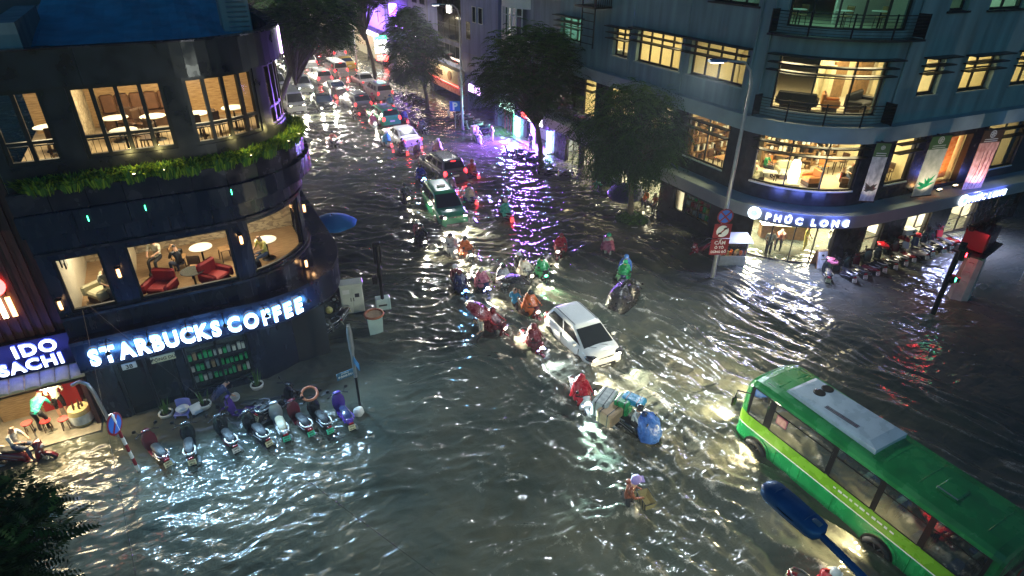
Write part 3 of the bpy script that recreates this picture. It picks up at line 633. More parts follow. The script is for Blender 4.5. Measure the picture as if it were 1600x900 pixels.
for a, l in ((0.2, 'right of'), (2.9, 'left of'), (4.4, 'in front of')): inst('cafe_chair', T_chair, 'wooden chair %s the cream table on the second floor' % l, 'chair', (-.35+.75*math.cos(a), 22.0+.75*math.sin(a), 3.72), a+PI/2, G2)
inst('round_table', T_table, 'low table with papers by the second floor glass', 'table', (-.75, 20.5, 3.6), 0, None, {'table_white': 'grey_paint'})
for x, rz, l in ((-1.75, 2.6, 'at the left end of the wide window'), (-.1, -2.4, 'at the right end of the wide window')): inst('red_armchair', T_arm, 'red armchair %s on the second floor' % l, 'armchair', (x, 20.35, 3.72), rz, 'red armchairs', {'cream_sofa': 'red_sofa'})
inst('round_table', T_table, 'table with cups beside the reader in yellow', 'table', (1.75, 21.6, 3.72), 0)
inst('armchair', T_arm, 'pale armchair in the small left window of the coffee house', 'armchair', (-3.4, 20.9, 3.72), 2.2)
# planted balcony
def blade_bush(n, w, h, seed, light=.4):
    r = random.Random(seed); mb = MB()
    for i in range(n):
        a = r.uniform(0, 2*PI); d = r.uniform(0, 1)**.6*w; x, y = d*math.cos(a), d*math.sin(a)*.55; l = h*r.uniform(.6, 1.1)
        b = a+r.uniform(-.6, .6); lean = r.uniform(.1, .75)*l; t = r.uniform(.010, .018)
        p = [(x, y, r.uniform(0, .1)), (x+lean*.4*math.cos(b), y+lean*.3*math.sin(b), l*.65), (x+lean*.9*math.cos(b), y+lean*.7*math.sin(b), l*r.uniform(.6, .9))]
        s = Vector((-math.sin(b)*t, math.cos(b)*t, 0))
        mb.add([Vector(p[0])-s, Vector(p[0])+s, Vector(p[1])+s*1.6, Vector(p[1])-s*1.6, p[2]], [(0,1,2,3), (3,2,4)], 0 if r.random() > light else (1 if r.random() < .6 else 2))
    return mb
BUSH = [blade_bush(1000, .46, .56, s, .6).mesh('foliage') for s in (1, 2, 3)]
for m_ in BUSH: mats_on(m_, ['leaf_light', 'bush_light', 'leaf_mid'])
POT = node('pot', MB().lathe([(.16, 0), (.22, .26), (.235, .28), (.20, .27)], 14), 'navy_dark')
for i in range(13):
    u = .75+i*.74; p = P3(PL, u, .14, 7.66)
    t = thing('planter_bush', ('feathery yellow-green balcony plant with a lamp glowing in it, number %s from the left end' if i in (3, 4, 7, 9, 10) else 'feathery green balcony plant, number %s from the left end') % ['one','two','three','four','five','six','seven','eight','nine','ten','eleven','twelve','thirteen'][i], 'plant', p, R.uniform(-.3, .3)+(0 if u < 4.6 else (u-4.6)/3.2), 'balcony plants')
    link('foliage', BUSH[i % 3], None, t, (0, 0, .22)); link('pot', POT[1], None, t)
    if i in (3, 4, 7, 9, 10):
        q = P3(PL, u, .40, 8.12); d = thing('planter_lamp', 'small uplight glowing among the balcony plants at plant number %s' % ['one','two','three','four','five','six','seven','eight','nine','ten','eleven'][i], 'lamp', q, 0, 'balcony uplights')
        MB().lathe([(.03, 0), (.05, .06), (.05, .08)], 8).build('lamp_body', 'black_metal', d); MB().lathe([(.04, .081), (.03, .09)], 8).build('lens', 'lamp_warm', d)
        lamp('uplight', 'POINT', (0, .0, .42), 11, (1, .84, .30), d, size=.06)

# ------------------------------------------------------------------ the teal corner building on the right
corner = thing('corner_building', 'teal corner building with lit cafe floors, balcony and white glowing shop signs', 'building')
mat('banner_green', (.07, .15, .045), .6)
def build_corner():
    P = PR; b = corner; U1 = 46.0
    w4 = [(13.3, 16.2, 11.42, 13.2), (17.75, 22.75, 10.78, 13.2), (25.0, 26.2, 11.45, 13.2), (27.65, 30.2, 11.42, 13.2), (31.6, 34, 11.42, 13.2), (8.2, 11.7, 11.42, 13.2), (3.6, 6.2, 11.42, 13.2)]
    w3 = [(.15, 2.6, 8.1, 9.5), (5.95, 7.4, 7.9, 9.45), (8.15, 11.75, 7.9, 9.6), (12.45, 16.12, 7.92, 9.6), (17.8, 22.42, 7.35, 9.62), (24.68, 26.0, 8.0, 9.58), (27.5, 29.78, 7.95, 9.52), (31.4, 33.6, 7.95, 9.5), (35.2, 37.5, 7.95, 9.5)]
    w2 = [(2.0, 4.6, 3.8, 6.15), (6.0, 8.6, 3.8, 6.15), (9.6, 11.8, 3.8, 6.15), (13.0, 15.9, 3.8, 6.16), (17.6, 22.45, 3.85, 6.2), (24.5, 26.08, 3.85, 6.15), (27.0, 30.1, 3.3, 5.75), (31.2, 34.5, 3.6, 6.1)]
    w1 = [(1.5, 3.2, -.1, 1.75), (3.5, 5.0, -.1, 1.75), (5.6, 8.6, .3, 1.7), (9.4, 11.6, .2, 1.7), (12.72, 15.6, .55, 1.78), (18.2, 22.36, .05, 1.98), (24.38, 25.6, .1, 1.75), (27.3, 29.15, .1, 1.7), (30.8, 33.0, .1, 1.7), (34, 37, .1, 1.7)]
    wall(MB(), P, 0, U1, -.32, 2.44, -.3, 0, w1).build('ground_wall', 'stone_dark', b)
    strip(MB(), P, 0, U1, 2.44, 3.04, -.25, lambda u: 1.1 if u > 2 else 1.1).build('sign_band', 'band_grey', b)
    strip(MB(), P, 0, U1, 3.04, 3.08, -.25, 1.14).build('band_cap', 'teal_trim', b)
    wall(MB(), P, 0, U1, 3.08, 6.2, -.3, 0, w2).build('second_floor_wall', 'stone_dark', b)
    strip(MB(), P, 0, U1, 6.20, 6.88, -.25, .46).build('ledge', 'teal_trim', b)
    wall(MB(), P, 0, U1, 6.88, 10.4, -.34, 0, w3).build('third_floor_wall', 'teal_wall', b)
    wall(MB(), P, 0, U1, 10.4, 14.6, -.34, 0, w4).build('fourth_floor_wall', 'teal_wall', b)
    bk = [(46, 37), (24, 37)]
    ol = outline(P, 0.05, U1-1, -.32, bk)
    for z, m, nm in ((-.25, 'pale_floor', 'floor_slab'), (3.10, 'pale_floor', 'floor_slab'), (6.9, 'pale_floor', 'floor_slab'), (10.45, 'pale_floor', 'floor_slab'), (6.5, 'cream_wall', 'ceiling_slab'), (2.5, 'white_wall', 'ceiling_slab'), (10.2, 'cream_wall', 'ceiling_slab'), (13.9, 'cream_wall', 'ceiling_slab'), (14.5, 'roof_grey', 'roof')):
        MB().prism(ol, z, z+.10).build(nm, m, b)
    # partitions give every lit room its own back and sides
    for z0, z1, m in ((7.0, 10.2, 'yellow_wall'), (10.55, 13.9, 'white_wall'), (3.2, 6.5, 'yellow_wall'), (-.15, 2.5, 'white_wall')):
        d = 4.6 if z0 < 6 else 3.6
        MB().bx(24.0+d, 24.1+d, 23.6, 36.9, z0, z1).build('inner_wall', m, b)
        MB().bx(28.2, 44.0, 15.4+d+1.2, 15.5+d+1.2, z0, z1).build('inner_wall', m, b)
        for y in (34.0, 29.3, 24.6): MB().bx(24.05, 24.0+d, y, y+.12, z0, z1).build('inner_wall', m, b)
        for x, y0 in ((32.2, 16.1), (34.7, 15.9), (39.0, 15.6)): MB().bx(x, x+.12, y0, 15.4+d+1.2, z0, z1).build('inner_wall', m, b)
    rr = random.Random(4)
    for z0, z1, m_ in ((7.0, 10.2, ('white_wall', 'yellow_wall', 'mid_wood', 'cream_wall')), (3.2, 6.5, ('mid_wood', 'white_wall', 'dark_wood', 'cream_wall', 'teal_trim'))):
        d = 4.6 if z0 < 6 else 3.6; y = 24.0
        while y < 36.4:
            w = rr.uniform(.3, 1.1); hh = rr.uniform(.5, .95); MB().bx(24.0+d-rr.uniform(.08, .4), 24.0+d-.002, y, y+w, z0+.03, z0+(z1-z0)*hh).build('wall_cupboard', rr.choice(m_), b); y += w+rr.uniform(.1, .9)
        x = 28.6
        while x < 42:
            w = rr.uniform(.3, 1.1); hh = rr.uniform(.4, .95); MB().bx(x, x+w, 15.4+d+1.2-rr.uniform(.08, .4), 15.4+d+1.198, z0+.03, z0+(z1-z0)*hh).build('wall_cupboard', rr.choice(m_), b); x += w+rr.uniform(.1, .9)
    # windows
    for (a, c, z0, z1) in w3:
        wd = c-a; lit = a > 8
        if 17 < a < 18: window(P, b, a, c, z0, z1, -.12, [.36, .70], [.66, .83], .06, .08)
        else: window(P, b, a, c, z0, z1, -.24, [i/round(wd/.95) for i in range(1, max(2, round(wd/.95)))], [.62, .80], .08, .09)
        strip(MB(), P, a-.12, c+.12, z0-.07, z0, -.2, .06).build('sill', 'teal_trim', b)
        e = .30
        for k, zz in enumerate((z1+.04, z1-.30, z1-.62)):                # thin sun-shade fins
            strip(MB(), P, a-e, c+e*(.6 if k else 1), zz, zz+.05, .02, .52 if k == 0 else .40).build('sunshade_fin', 'black_metal', b)
    for (a, c, z0, z1) in w4:
        window(P, b, a, c, z0, z1, -.24 if not 17 < a < 18 else -.12, [i/round((c-a)/1.1) for i in range(1, max(2, round((c-a)/1.1)))], [.75], .08, .09)
        if not 17 < a < 18: strip(MB(), P, a-.12, c+.12, z0-.08, z0, -.2, .10).build('sill', 'navy_dark', b)
    for (a, c, z0, z1) in w2:
        if 26.5 < a < 27.5:
            strip(MB(), P, a, c, z0, z1, -.65, -.62).build('mural_wall', 'orange_mural', b); continue
        window(P, b, a, c, z0, z1, -.10, [i/round((c-a)/1.55) for i in range(1, max(2, round((c-a)/1.55)))], [.66, .84], .06, .08)
        for zz in (z1-.32, z1-.74): strip(MB(), P, a-.1, c+.1, zz, zz+.05, .0, .34).build('sunshade_fin', 'black_metal', b)
        strip(MB(), P, a, c, z0-.07, z0, -.2, .05).build('sill', 'table_white' if 17 < a < 18 else 'teal_trim', b)
    for (a, c, z0, z1) in w1:
        window(P, b, a, c, z0, z1, -.08, [i/round((c-a)/1.05) for i in range(1, max(2, round((c-a)/1.05)))], [.5] if a > 23 else [], .05, .07)
    # balcony rails on the rounded corner
    for z, a, c in ((6.9, 17.35, 22.9), (10.45, 17.35, 23.2)):
        strip(MB(), P, a, c, z-.02, z+.07, -.2, .62).build('balcony_floor', 'teal_trim' if z < 8 else 'navy_dark', b)
        n = 5
        for i in range(n):
            u = a+.06+(c-a-.12)*i/(n-1); p = P3(P, u, .56, z)
            MB().bx(p.x-.025, p.x+.025, p.y-.025, p.y+.025, z+.05, z+1.02).build('rail_post', 'black_metal', b)
        for k in range(7):
            MB(); r = MB().tube([P3(P, u, .56, z+.22+.125*k) for u in usteps(P, a+.06, c-.06, d=.4)], .011 if k < 6 else .022, 6); r.build('rail', 'black_metal', b)
        for u in (a+.03, c-.03):
            strip(MB(), P, u-.02, u+.02, z+.1, z+1.0, .02, .54).build('side_screen', 'black_metal', b)
    # rain pipes and wall joints
    for u in (7.75, 12.1, 16.5, 17.2, 23.2, 34.6):
        MB().tube([P3(P, u, .07, 6.9), P3(P, u, .07, 14.4)], .05 if u not in (12.1, 7.75) else .025, 8).build('rain_pipe', 'teal_wall', b)
    # glowing signs
    for (ua, word, size, nm) in ((18.75, 'PHÚC LONG', .44, 'sign'), (29.55, 'PHÚC LONG', .44, 'sign')):
        dsc = frame_at(P, ua-.22, 1.13, 2.74)
        MB().lathe([(.30, -.03), (.30, .05), (.27, .06)], 24, M4=dsc).build('sign_emblem', ['sign_white'], b)
        MB().lathe([(.17, .061), (.16, .075)], 20, M4=dsc).build('emblem_leaf', ['sign_blue'], b)
        u = ua+.18
        for ch in word + '  COFFEE TEA'[:0]:
            if ch == ' ': u += .18; continue
            me = text_mesh(ch, size, .022, .03); xs = [v.co.x for v in me.vertices]; wd = max(xs)-min(xs); m4 = frame_at(P, u+wd/2, 1.16, 2.58)
            MB().text(me, m4 @ Matrix.Translation((-(max(xs)+min(xs))/2, 0, 0)), 0, 1).build('letter', ['sign_white', 'sign_violet'], b); u += wd+.055
        for i in range(3):
            uc = ua+.3+i*1.1; n = P3(P, uc, 1.6, 2.9)-P3(P, uc, 1.1, 2.9)
            lamp('sign_glow', 'AREA', P3(P, uc, 1.45, 3.2), 15, (.16, .22, 1), b, aim=(-n.x, -n.y, .35), size=.9, sy=.2)
            p_ = P3(P, uc, .85, 2.425); MB().lathe([(.06, -.01), (.07, .012)], 12, p_).build('added_spill_disc', 'lamp_white', b); lamp('added_sign_spill', 'SPOT', p_-Vector((0,0,.05)), 700, (.45, .50, 1), b, aim=(n.x*.8, n.y*.8, -.6), size=.05, angle=140, blend=.9)  # added discs and spots, hidden under the band, stand in for the sign's spill
    # hanging banners
    for u, m, top, w, z0, z1 in ((22.62, 'grey_print', 'banner_green', .62, 3.6, 6.3), (26.4, 'sage_print', 'banner_green', 1.15, 3.3, 6.22), (30.3, 'rose_print', 'dark_wood', 1.25, 2.95, 6.10)):
        t = thing('hanging_banner', {22.62: 'narrow grey banner with green head beside the cafe window', 26.4: 'pale banner with green head and a green leaf sprig', 30.3: 'rose coloured banner with dark head nearest the far sign'}[u], 'banner', P3(P, u, .75, 0), 0, 'hanging shop banners')
        o = P3(P, u, .75, 0); a = P3(P, u-.3, .75, 0); d = (P3(P, u+.3, .75, 0)-a).normalized(); n = Vector((d.y, -d.x, 0)); yaw = math.atan2(d.y, d.x) - rad(24 if u < 25 else 8)
        t.rotation_euler.z = yaw; hd = .62
        MB().bx(-w/2, w/2, -.012, .012, z0, z1-hd).build('print', m, t); MB().bx(-w/2, w/2, -.013, .013, z1-hd, z1).build('head_panel', top, t)
        MB().bx(-w/2-.04, w/2+.04, -.03, .03, z1, z1+.05).build('top_bar', 'black_metal', t); MB().bx(-w/2-.04, w/2+.04, -.03, .03, z0-.05, z0).build('bottom_bar', 'black_metal', t)
        for zz in (z0, z1): MB().bx(-.02, .02, .0, .75, zz-.02, zz+.03).build('bracket', 'black_metal', t)
        e = MB()
        for k in range(20):
            aa, bb = 2*PI*k/20, 2*PI*(k+1)/20; r0, r1 = .12*w, .15*w
            e.quad((r0*math.cos(aa), -.016, z1-.2+r0*math.sin(aa)), (r1*math.cos(aa), -.016, z1-.2+r1*math.sin(aa)), (r1*math.cos(bb), -.016, z1-.2+r1*math.sin(bb)), (r0*math.cos(bb), -.016, z1-.2+r0*math.sin(bb)))
        for k in range(6):
            aa = k*PI/3+.3; e.add([(0,-.016,z1-.2), (.1*w*math.cos(aa-.3),-.016,z1-.2+.1*w*math.sin(aa-.3)), (.1*w*math.cos(aa+.3),-.016,z1-.2+.1*w*math.sin(aa+.3))], [(0,1,2)])
        for k in range(2): e.bx(-w*.34, w*.34, -.016, -.0135, z1-.47-.1*k, z1-.44-.1*k)
        e.build('emblem', 'table_white', t)
        lv = MB()
        if u != 30.3:
            for k in range(9):
                aa = PI*(.05+.11*k)+.15; l = R.uniform(.5, .85)*(1 if u > 25 else .5); bx_, bz = R.uniform(-.15, .1)*w, z0+.3+(.1 if u > 25 else .2)
                px, pz = -math.sin(aa)*.09, math.cos(aa)*.09; ex = max(-w/2+.02, min(w/2-.02, bx_+l*math.cos(aa)))
                lv.add([(bx_,-.015,bz), (bx_+.5*l*math.cos(aa)*.6+px,-.015,bz+.5*l*math.sin(aa)+pz), (ex,-.015,bz+l*math.sin(aa)), (bx_+.5*l*math.cos(aa)*.6-px,-.015,bz+.5*l*math.sin(aa)-pz)], [(0,1,2,3)])
            lv.build('leaf_print', 'taxi_green' if u > 25 else 'grey_paint', t)
        else:
            for k in range(4):
                pts = [(-.5+.25*k+.12*math.sin(3*s), -.017, z0+.2+s*1.9) for s in np.linspace(0, 1, 9)]; lv.tube([(max(-w/2+.03, min(w/2-.03, p[0]+.35*p[2]*.3-.2)), p[1], p[2]) for p in pts], .012, 4)
            lv.build('petal_lines', 'maroon_paint', t)
        lamp('banner_light', 'SPOT', (0, -.9, z0-.3), (380 if u > 29 else 200) if u > 25 else 60, (1, .8, .6), t, aim=(0, .55, 1.4), size=.06, angle=80, blend=.8)
    for u, z in ((27.2, 3.35), (28.4, 3.3), (29.6, 3.35)):
        o = P3(P, u, .35, z-.22); w = thing('mural_light', 'glowing orange uplight below the amber mural, %s' % {27.2:'leftmost', 28.4:'middle', 29.6:'rightmost'}[u], 'lamp', o, 0, 'amber uplights')
        MB().rbox((0,0,.05), (.34,.14,.1), .02).build('housing', 'black_metal', w); MB().bx(-.15,.15,-.05,.05,.102,.115).build('lens', 'lamp_warm', w)
        lamp('uplight', 'SPOT', (0,0,.18), 90, (1, .5, .16), w, aim=P3(P, u, -.5, z+1.5)-o, size=.08, angle=130, blend=.9)
    # dark service frame over the street
    f = MB()
    for y in (31.7, 33.0): f.bx(22.7, 22.76, y, y+.06, 8.2, 14.4)
    for k in range(14): f.bx(22.7, 22.76, 31.76, 33.0, 8.4+.42*k, 8.44+.42*k)
    f.build('service_ladder', 'black_metal', b)
    MB().bx(22.4, 23.69, 31.4, 33.4, 10.4, 10.5).build('service_platform', 'black_metal', b)
    for k in range(9): MB().bx(22.4+.15*k, 22.43+.15*k, 31.4, 31.43, 10.5, 11.4).build('service_rail', 'black_metal', b)
build_corner()
def room_lamp(x, y, z, e, col, s, l, grp, glow='lamp_warm', dia=.35): ceiling_light(x, y, z, e, col, dia, l, grp, glow, s)
YEL = (1.0, .84, .46)
K3, K2, K1 = 3.0, 3.8, 14
for x, y, e, l in ((25.7, 31.3, 60, 'in the third floor room with stacked papers'), (25.7, 26.6, 60, 'above the man at the third floor window'), (26.4, 20.6, 70, 'left in the corner lounge of the third floor'), (29.2, 18.8, 70, 'right in the corner lounge of the third floor'), (33.3, 18.0, 34, 'in the small third floor room with two panes'), (36.7, 18.0, 40, 'in the third floor room with the teal screen')):
    room_lamp(x, y, 10.18, e*K3, YEL, 1.6, 'ceiling lamp '+l, 'third floor room lamps')
room_lamp(25.6, 35.6, 10.18, 90, (.35, 1, .72), 1.4, 'greenish ceiling lamp in the third floor room over the tree', 'third floor room lamps', 'tv_teal')
room_lamp(27.2, 20.0, 13.88, 50, (.35, 1, .75), 1.6, 'greenish ceiling lamp above the top balcony', 'top floor lamps', 'tv_teal')
room_lamp(33.3, 18.2, 13.88, 45, (.4, 1, .75), 1.4, 'greenish ceiling lamp in the small top floor room', 'top floor lamps', 'tv_teal')
for x, y, e, l in ((25.8, 31.3, 60, 'over the cafe tables hidden by the tree'), (25.8, 27.0, 60, 'over the long cafe tables by the street'), (25.9, 21.6, 62, 'over the green sofa of the corner cafe'), (28.0, 18.6, 62, 'over the armchairs of the corner cafe'), (30.2, 18.4, 50, 'over the orange chairs of the corner cafe'), (33.3, 17.6, 42, 'over the single diner between the banners'), (36.6, 17.6, 20, 'at the far end of the cafe floor')):
    room_lamp(x, y, 6.48, e*K2, (1, .84, .46), 1.5, 'ceiling lamp '+l, 'cafe floor lamps', dia=.3)
for x, y, e, l in ((26.0, 26.8, 50, 'over the souvenir display'), (26.3, 20.3, 60, 'over the counter of the corner shop'), (29.0, 18.2, 60, 'over the door of the corner shop'), (33.3, 17.4, 36, 'in the shop behind the parked scooters'), (36.6, 17.0, 36, 'in the shop with wide panes'), (26.0, 31.3, 40, 'in the shop behind the tree'), (25.8, 35.5, 40, 'in the white shop behind the dark motorbikes')):
    room_lamp(x, y, 2.48, e*K1, (1, .90, .62), 1.5, 'shop ceiling lamp '+l, 'shop floor lamps', 'lamp_white', .3)
# lounge and cafe furniture
SO = 'cafe sofas and armchairs'
inst('sofa', T_sofa, 'pale green sofa with two guests in the corner cafe', 'sofa', (25.9, 20.9, 3.2), rad(-120), SO)
inst('armchair', T_arm, 'pale green armchair right of the two guests on the sofa', 'armchair', (27.1, 20.0, 3.2), rad(150), SO)
inst('armchair', T_arm, 'pale green armchair left of the sofa by the cafe glass', 'armchair', (24.75, 20.3, 3.2), rad(-70), SO)
inst('ottoman', T_bench[:2], 'long pale bench seat along the corner cafe glass', 'bench', (25.7, 18.95, 3.2), rad(-45), None, {'brown_leather': 'cream_sofa'}, scale=.62)
inst('low_table', T_sqtable, 'low pale table with cups in front of the sofa', 'table', (25.75, 19.85, 3.2), rad(-40), None, {'mid_wood': 'table_white'}, scale=.8)
inst('armchair', T_arm, 'brown wooden armchair in the middle of the corner cafe', 'armchair', (27.35, 18.6, 3.2), rad(70), SO, {'cream_sofa': 'orange_chair'})
inst('armchair', T_arm, 'dark armchair with a guest in white at the corner cafe', 'armchair', (28.9, 17.6, 3.2), rad(-150), SO, {'cream_sofa': 'brown_leather'})
for i, (x, y, l) in enumerate(((26.9, 22.6, 'behind the green sofa'), (28.3, 21.2, 'behind the green armchair'), (30.2, 19.4, 'behind the guest in white'), (30.9, 17.4, 'at the right edge of the corner glass'), (25.3, 26.9, 'in the long cafe room, near one'), (25.5, 28.4, 'in the long cafe room, far one'), (33.4, 17.2, 'of the single diner between the banners'))):
    inst('cafe_table', T_sqtable, 'wooden cafe table '+l, 'table', (x, y, 3.2), R.uniform(-.3, .3), 'wooden cafe tables')
    for k in range(2): inst('cafe_chair', T_chair, '%s chair at the cafe table %s' % (('orange', 'dark')[k], l), 'chair', (x+(.75 if k else -.75), y+R.uniform(-.15, .15), 3.2), PI/2*(1 if k else -1), 'cafe chairs', {'mid_wood': ('orange_chair', 'dark_wood')[k]})
lt = thing('paper_lamp', 'tall white glowing paper lamp beside the green armchair', 'lamp', (26.7, 19.15, 3.2)); MB().lathe([(.16, 0), (.24, .2), (.26, .6), (.2, 1.15), (.14, 1.25)], 16).build('shade', 'lamp_white', lt); MB().lathe([(.18, -.001), (.18, .03)], 12).build('base', 'dark_wood', lt)
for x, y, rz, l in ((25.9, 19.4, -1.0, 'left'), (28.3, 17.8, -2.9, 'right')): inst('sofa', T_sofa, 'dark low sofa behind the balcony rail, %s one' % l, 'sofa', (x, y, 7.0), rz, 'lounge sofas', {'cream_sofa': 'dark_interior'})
inst('armchair', T_arm, 'orange armchair between the dark sofas of the lounge', 'armchair', (27.0, 18.4, 7.0), rad(-140), None, {'cream_sofa': 'orange_chair'})
tp = thing('tripod_lamp', 'white tripod lamp slanting at the right of the balcony room', 'lamp', (30.1, 17.6, 7.0))
for k in range(3): MB().tube([(.4*math.cos(2.1*k), .4*math.sin(2.1*k), 0), (0, 0, 1.15)], .015, 6).build('leg', 'mid_wood', tp)
MB().tube([(-.25, 0, 1.05), (.3, 0, 1.75)], .16, 12).build('lamp_shade', 'lightbox', tp)
tv = thing('wall_screen', 'teal glowing screen behind the third floor panes', 'screen', (35.6, 19.6, 8.6)); MB().bx(-.6, .6, -.04, .04, -.4, .4).build('bezel', 'black_frame', tv); MB().bx(-.55, .55, -.046, -.041, -.35, .35).build('display', 'tv_teal', tv)
for i in range(9):
    inst('paper_stack', [node('sheets', MB().rbox((0,0,.12), (.3,.22,.24), .01), 'table_white')], 'white paper stack on the window sill, %s from the right' % ['first','second','third','fourth','fifth','sixth','seventh','eighth','ninth'][i], 'paper', (24.3, 29.6+.24*i, 7.92), R.uniform(-.4, .4), 'paper stacks in the window', scale=R.uniform(.7, 1.1))
# top balcony furniture
for i, (x, y) in enumerate(((25.6, 20.2), (27.0, 18.9), (28.4, 18.1))):
    inst('bar_table', T_table, 'teal lit table behind the top balcony rail, %s' % ('left', 'middle', 'right')[i], 'table', (x, y, 10.55), 0, 'top balcony tables')
    inst('cafe_chair', T_chair, 'chair at the teal lit top balcony table, %s' % ('left', 'middle', 'right')[i], 'chair', (x+.6, y+.3, 10.55), 1.5, 'top balcony chairs')
# ground floor shops
def shop_shelf(label, loc, rz, w, h, rows, n, cols, seed, d=.3):
    r = random.Random(seed); t = thing('shop_shelf', label, 'shelf', loc, rz)
    s = MB().bx(-w/2, w/2, d-.03, d, 0, h)
    for k in range(rows+1): s.bx(-w/2, w/2, 0, d-.03, h*k/rows*.98, h*k/rows*.98+.03)
    for x in (-w/2, w/2-.03): s.bx(x, x+.03, 0, d-.03, 0, h)
    s.build('frame', 'mid_wood', t)
    for k in range(rows):
        for i in range(n):
            hh = h/rows*r.uniform(.4, .8); x = -w/2+.05+(w-.1)*(i+.5)/n
            MB().rbox((x, d*.4, h*k/rows*.98+.032+hh/2), (w/n*.7, d*.5, hh), .02).build('goods', r.choice(cols), t)
    return t
GOODS = ['cloth_pink', 'green_goods', 'white_plastic', 'cloth_yellow', 'cardboard', 'cloth_red', 'white_plastic', 'cloth_sky']
shop_shelf('souvenir display with pink, green and white goods behind glass', (24.45, 22.8, -.1), rad(-90), 2.7, 1.7, 4, 11, GOODS, 3)
shop_shelf('wall shelf with jars right of the corner shop door', (29.5, 19.6, -.1), 0, 1.6, 2.2, 4, 6, GOODS, 4)
shop_shelf('tall goods shelf behind the row of parked scooters', (33.6, 17.3, -.1), 0, 2.0, 2.2, 5, 8, ['white_plastic', 'cardboard', 'galv_steel'], 5)
shop_shelf('wide goods shelf in the far shop behind the scooters', (36.8, 17.2, -.1), 0, 3.2, 2.2, 5, 14, ['white_plastic', 'cardboard', 'galv_steel', 'cloth_yellow'], 6)
shop_shelf('bright goods shelf in the white shop behind the tree', (24.5, 30.8, -.1), rad(-90), 3.0, 1.9, 4, 9, ['white_plastic', 'table_white', 'cardboard', 'black_frame'], 8)
shop_shelf('bright goods shelf in the shop by the dark motorbikes', (25.6, 35.3, -.1), rad(-90), 2.6, 1.9, 3, 7, ['white_plastic', 'table_white', 'black_frame'], 9)
ct = thing('shop_counter', 'pale serving counter inside the corner shop', 'counter', (27.2, 19.3, -.15), rad(-35)); MB().bx(-1.2, 1.2, -.3, .3, 0, .95).build('cabinet', 'mid_wood', ct); MB().rbox((0,0,.98), (2.5,.7,.06), .02).build('worktop', 'table_white', ct)
mb_ = thing('menu_board', 'green menu board on the back wall of the corner shop', 'board', (27.0, 20.9, 1.3)); MB().bx(-1.0, 1.0, -.03, .03, -.4, .4).build('board', 'taxi_green', mb_); MB().bx(-.9, -.1, -.04, -.031, -.3, .3).build('menu', 'lightbox_yellow', mb_)

for i, (x, y) in enumerate(((24.9, 22.4), (25.4, 21.2), (26.2, 20.2), (27.2, 19.3), (28.4, 18.6), (29.6, 18.3), (30.9, 18.0), (25.6, 23.6), (27.0, 21.6), (28.6, 20.0), (25.2, 25.6), (25.2, 27.2), (25.2, 28.6), (33.2, 17.0))):
    t = thing('pendant_lamp', 'small pendant lamp hanging in the cafe, %s' % ['left edge of the corner glass', 'second from the left edge', 'above the sofa', 'above the low table', 'above the brown armchair', 'above the guest in white', 'right edge of the corner glass', 'back row, left', 'back row, middle', 'back row, right', 'near end of the long tables', 'middle of the long tables', 'far end of the long tables', 'above the single diner'][i], 'lamp', (x, y, 5.75), 0, 'cafe pendant lamps')
    MB().lathe([(.03, .16), (.15, 0), (.14, -.005)], 14).build('shade', 'mid_wood' if i % 3 else 'table_white', t); MB().tube([(0,0,.16), (0,0,.73)], .008, 5).build('cord', 'black_metal', t); MB().ball((0,0,.01), .06, 8, 6).build('bulb', 'lamp_white', t)
shop_shelf('tall shelf of cups and jars behind the cafe sofa', (28.4, 21.0, 3.2), rad(-35), 2.6, 2.2, 5, 11, ['mid_wood', 'table_white', 'black_frame', 'cardboard', 'cream_wall', 'dark_wood'], 31)
shop_shelf('dark shelf with bottles behind the orange cafe chairs', (31.0, 20.6, 3.2), 0, 2.0, 2.2, 5, 9, ['table_white', 'mid_wood', 'black_frame', 'cardboard'], 32)

for i, (x, y, l) in enumerate(((25.0, 22.3, 'left of the corner glass, near the pane'), (26.4, 23.2, 'left of the corner glass, further in'))):
    inst('cafe_table', T_sqtable, 'wooden cafe table '+l, 'table', (x, y, 3.2), .2*i, 'wooden cafe tables')
    for k in range(2): inst('cafe_chair', T_chair, '%s chair at the table %s' % (('orange', 'dark')[k], l), 'chair', (x, y+(.7 if k else -.7), 3.2), 0 if not k else PI, 'cafe chairs', {'mid_wood': ('orange_chair', 'dark_wood')[k]})
shop_shelf('cup shelf in the cafe bay left of the corner glass', (26.0, 24.25, 3.2), 0, 3.0, 2.4, 5, 13, ['mid_wood', 'table_white', 'black_frame', 'cardboard', 'cream_wall', 'brown_leather'], 41, .28)
shop_shelf('pale book shelf in the third floor room left of the lounge', (27.3, 27.0, 7.0), rad(-90), 3.6, 2.4, 5, 13, ['mid_wood', 'table_white', 'cardboard', 'cream_wall', 'teal_trim'], 42, .28)
shop_shelf('pale file shelf in the third floor room with stacked papers', (27.3, 31.6, 7.0), rad(-90), 3.6, 2.4, 5, 13, ['mid_wood', 'table_white', 'cardboard', 'cream_wall', 'teal_trim'], 43, .28)

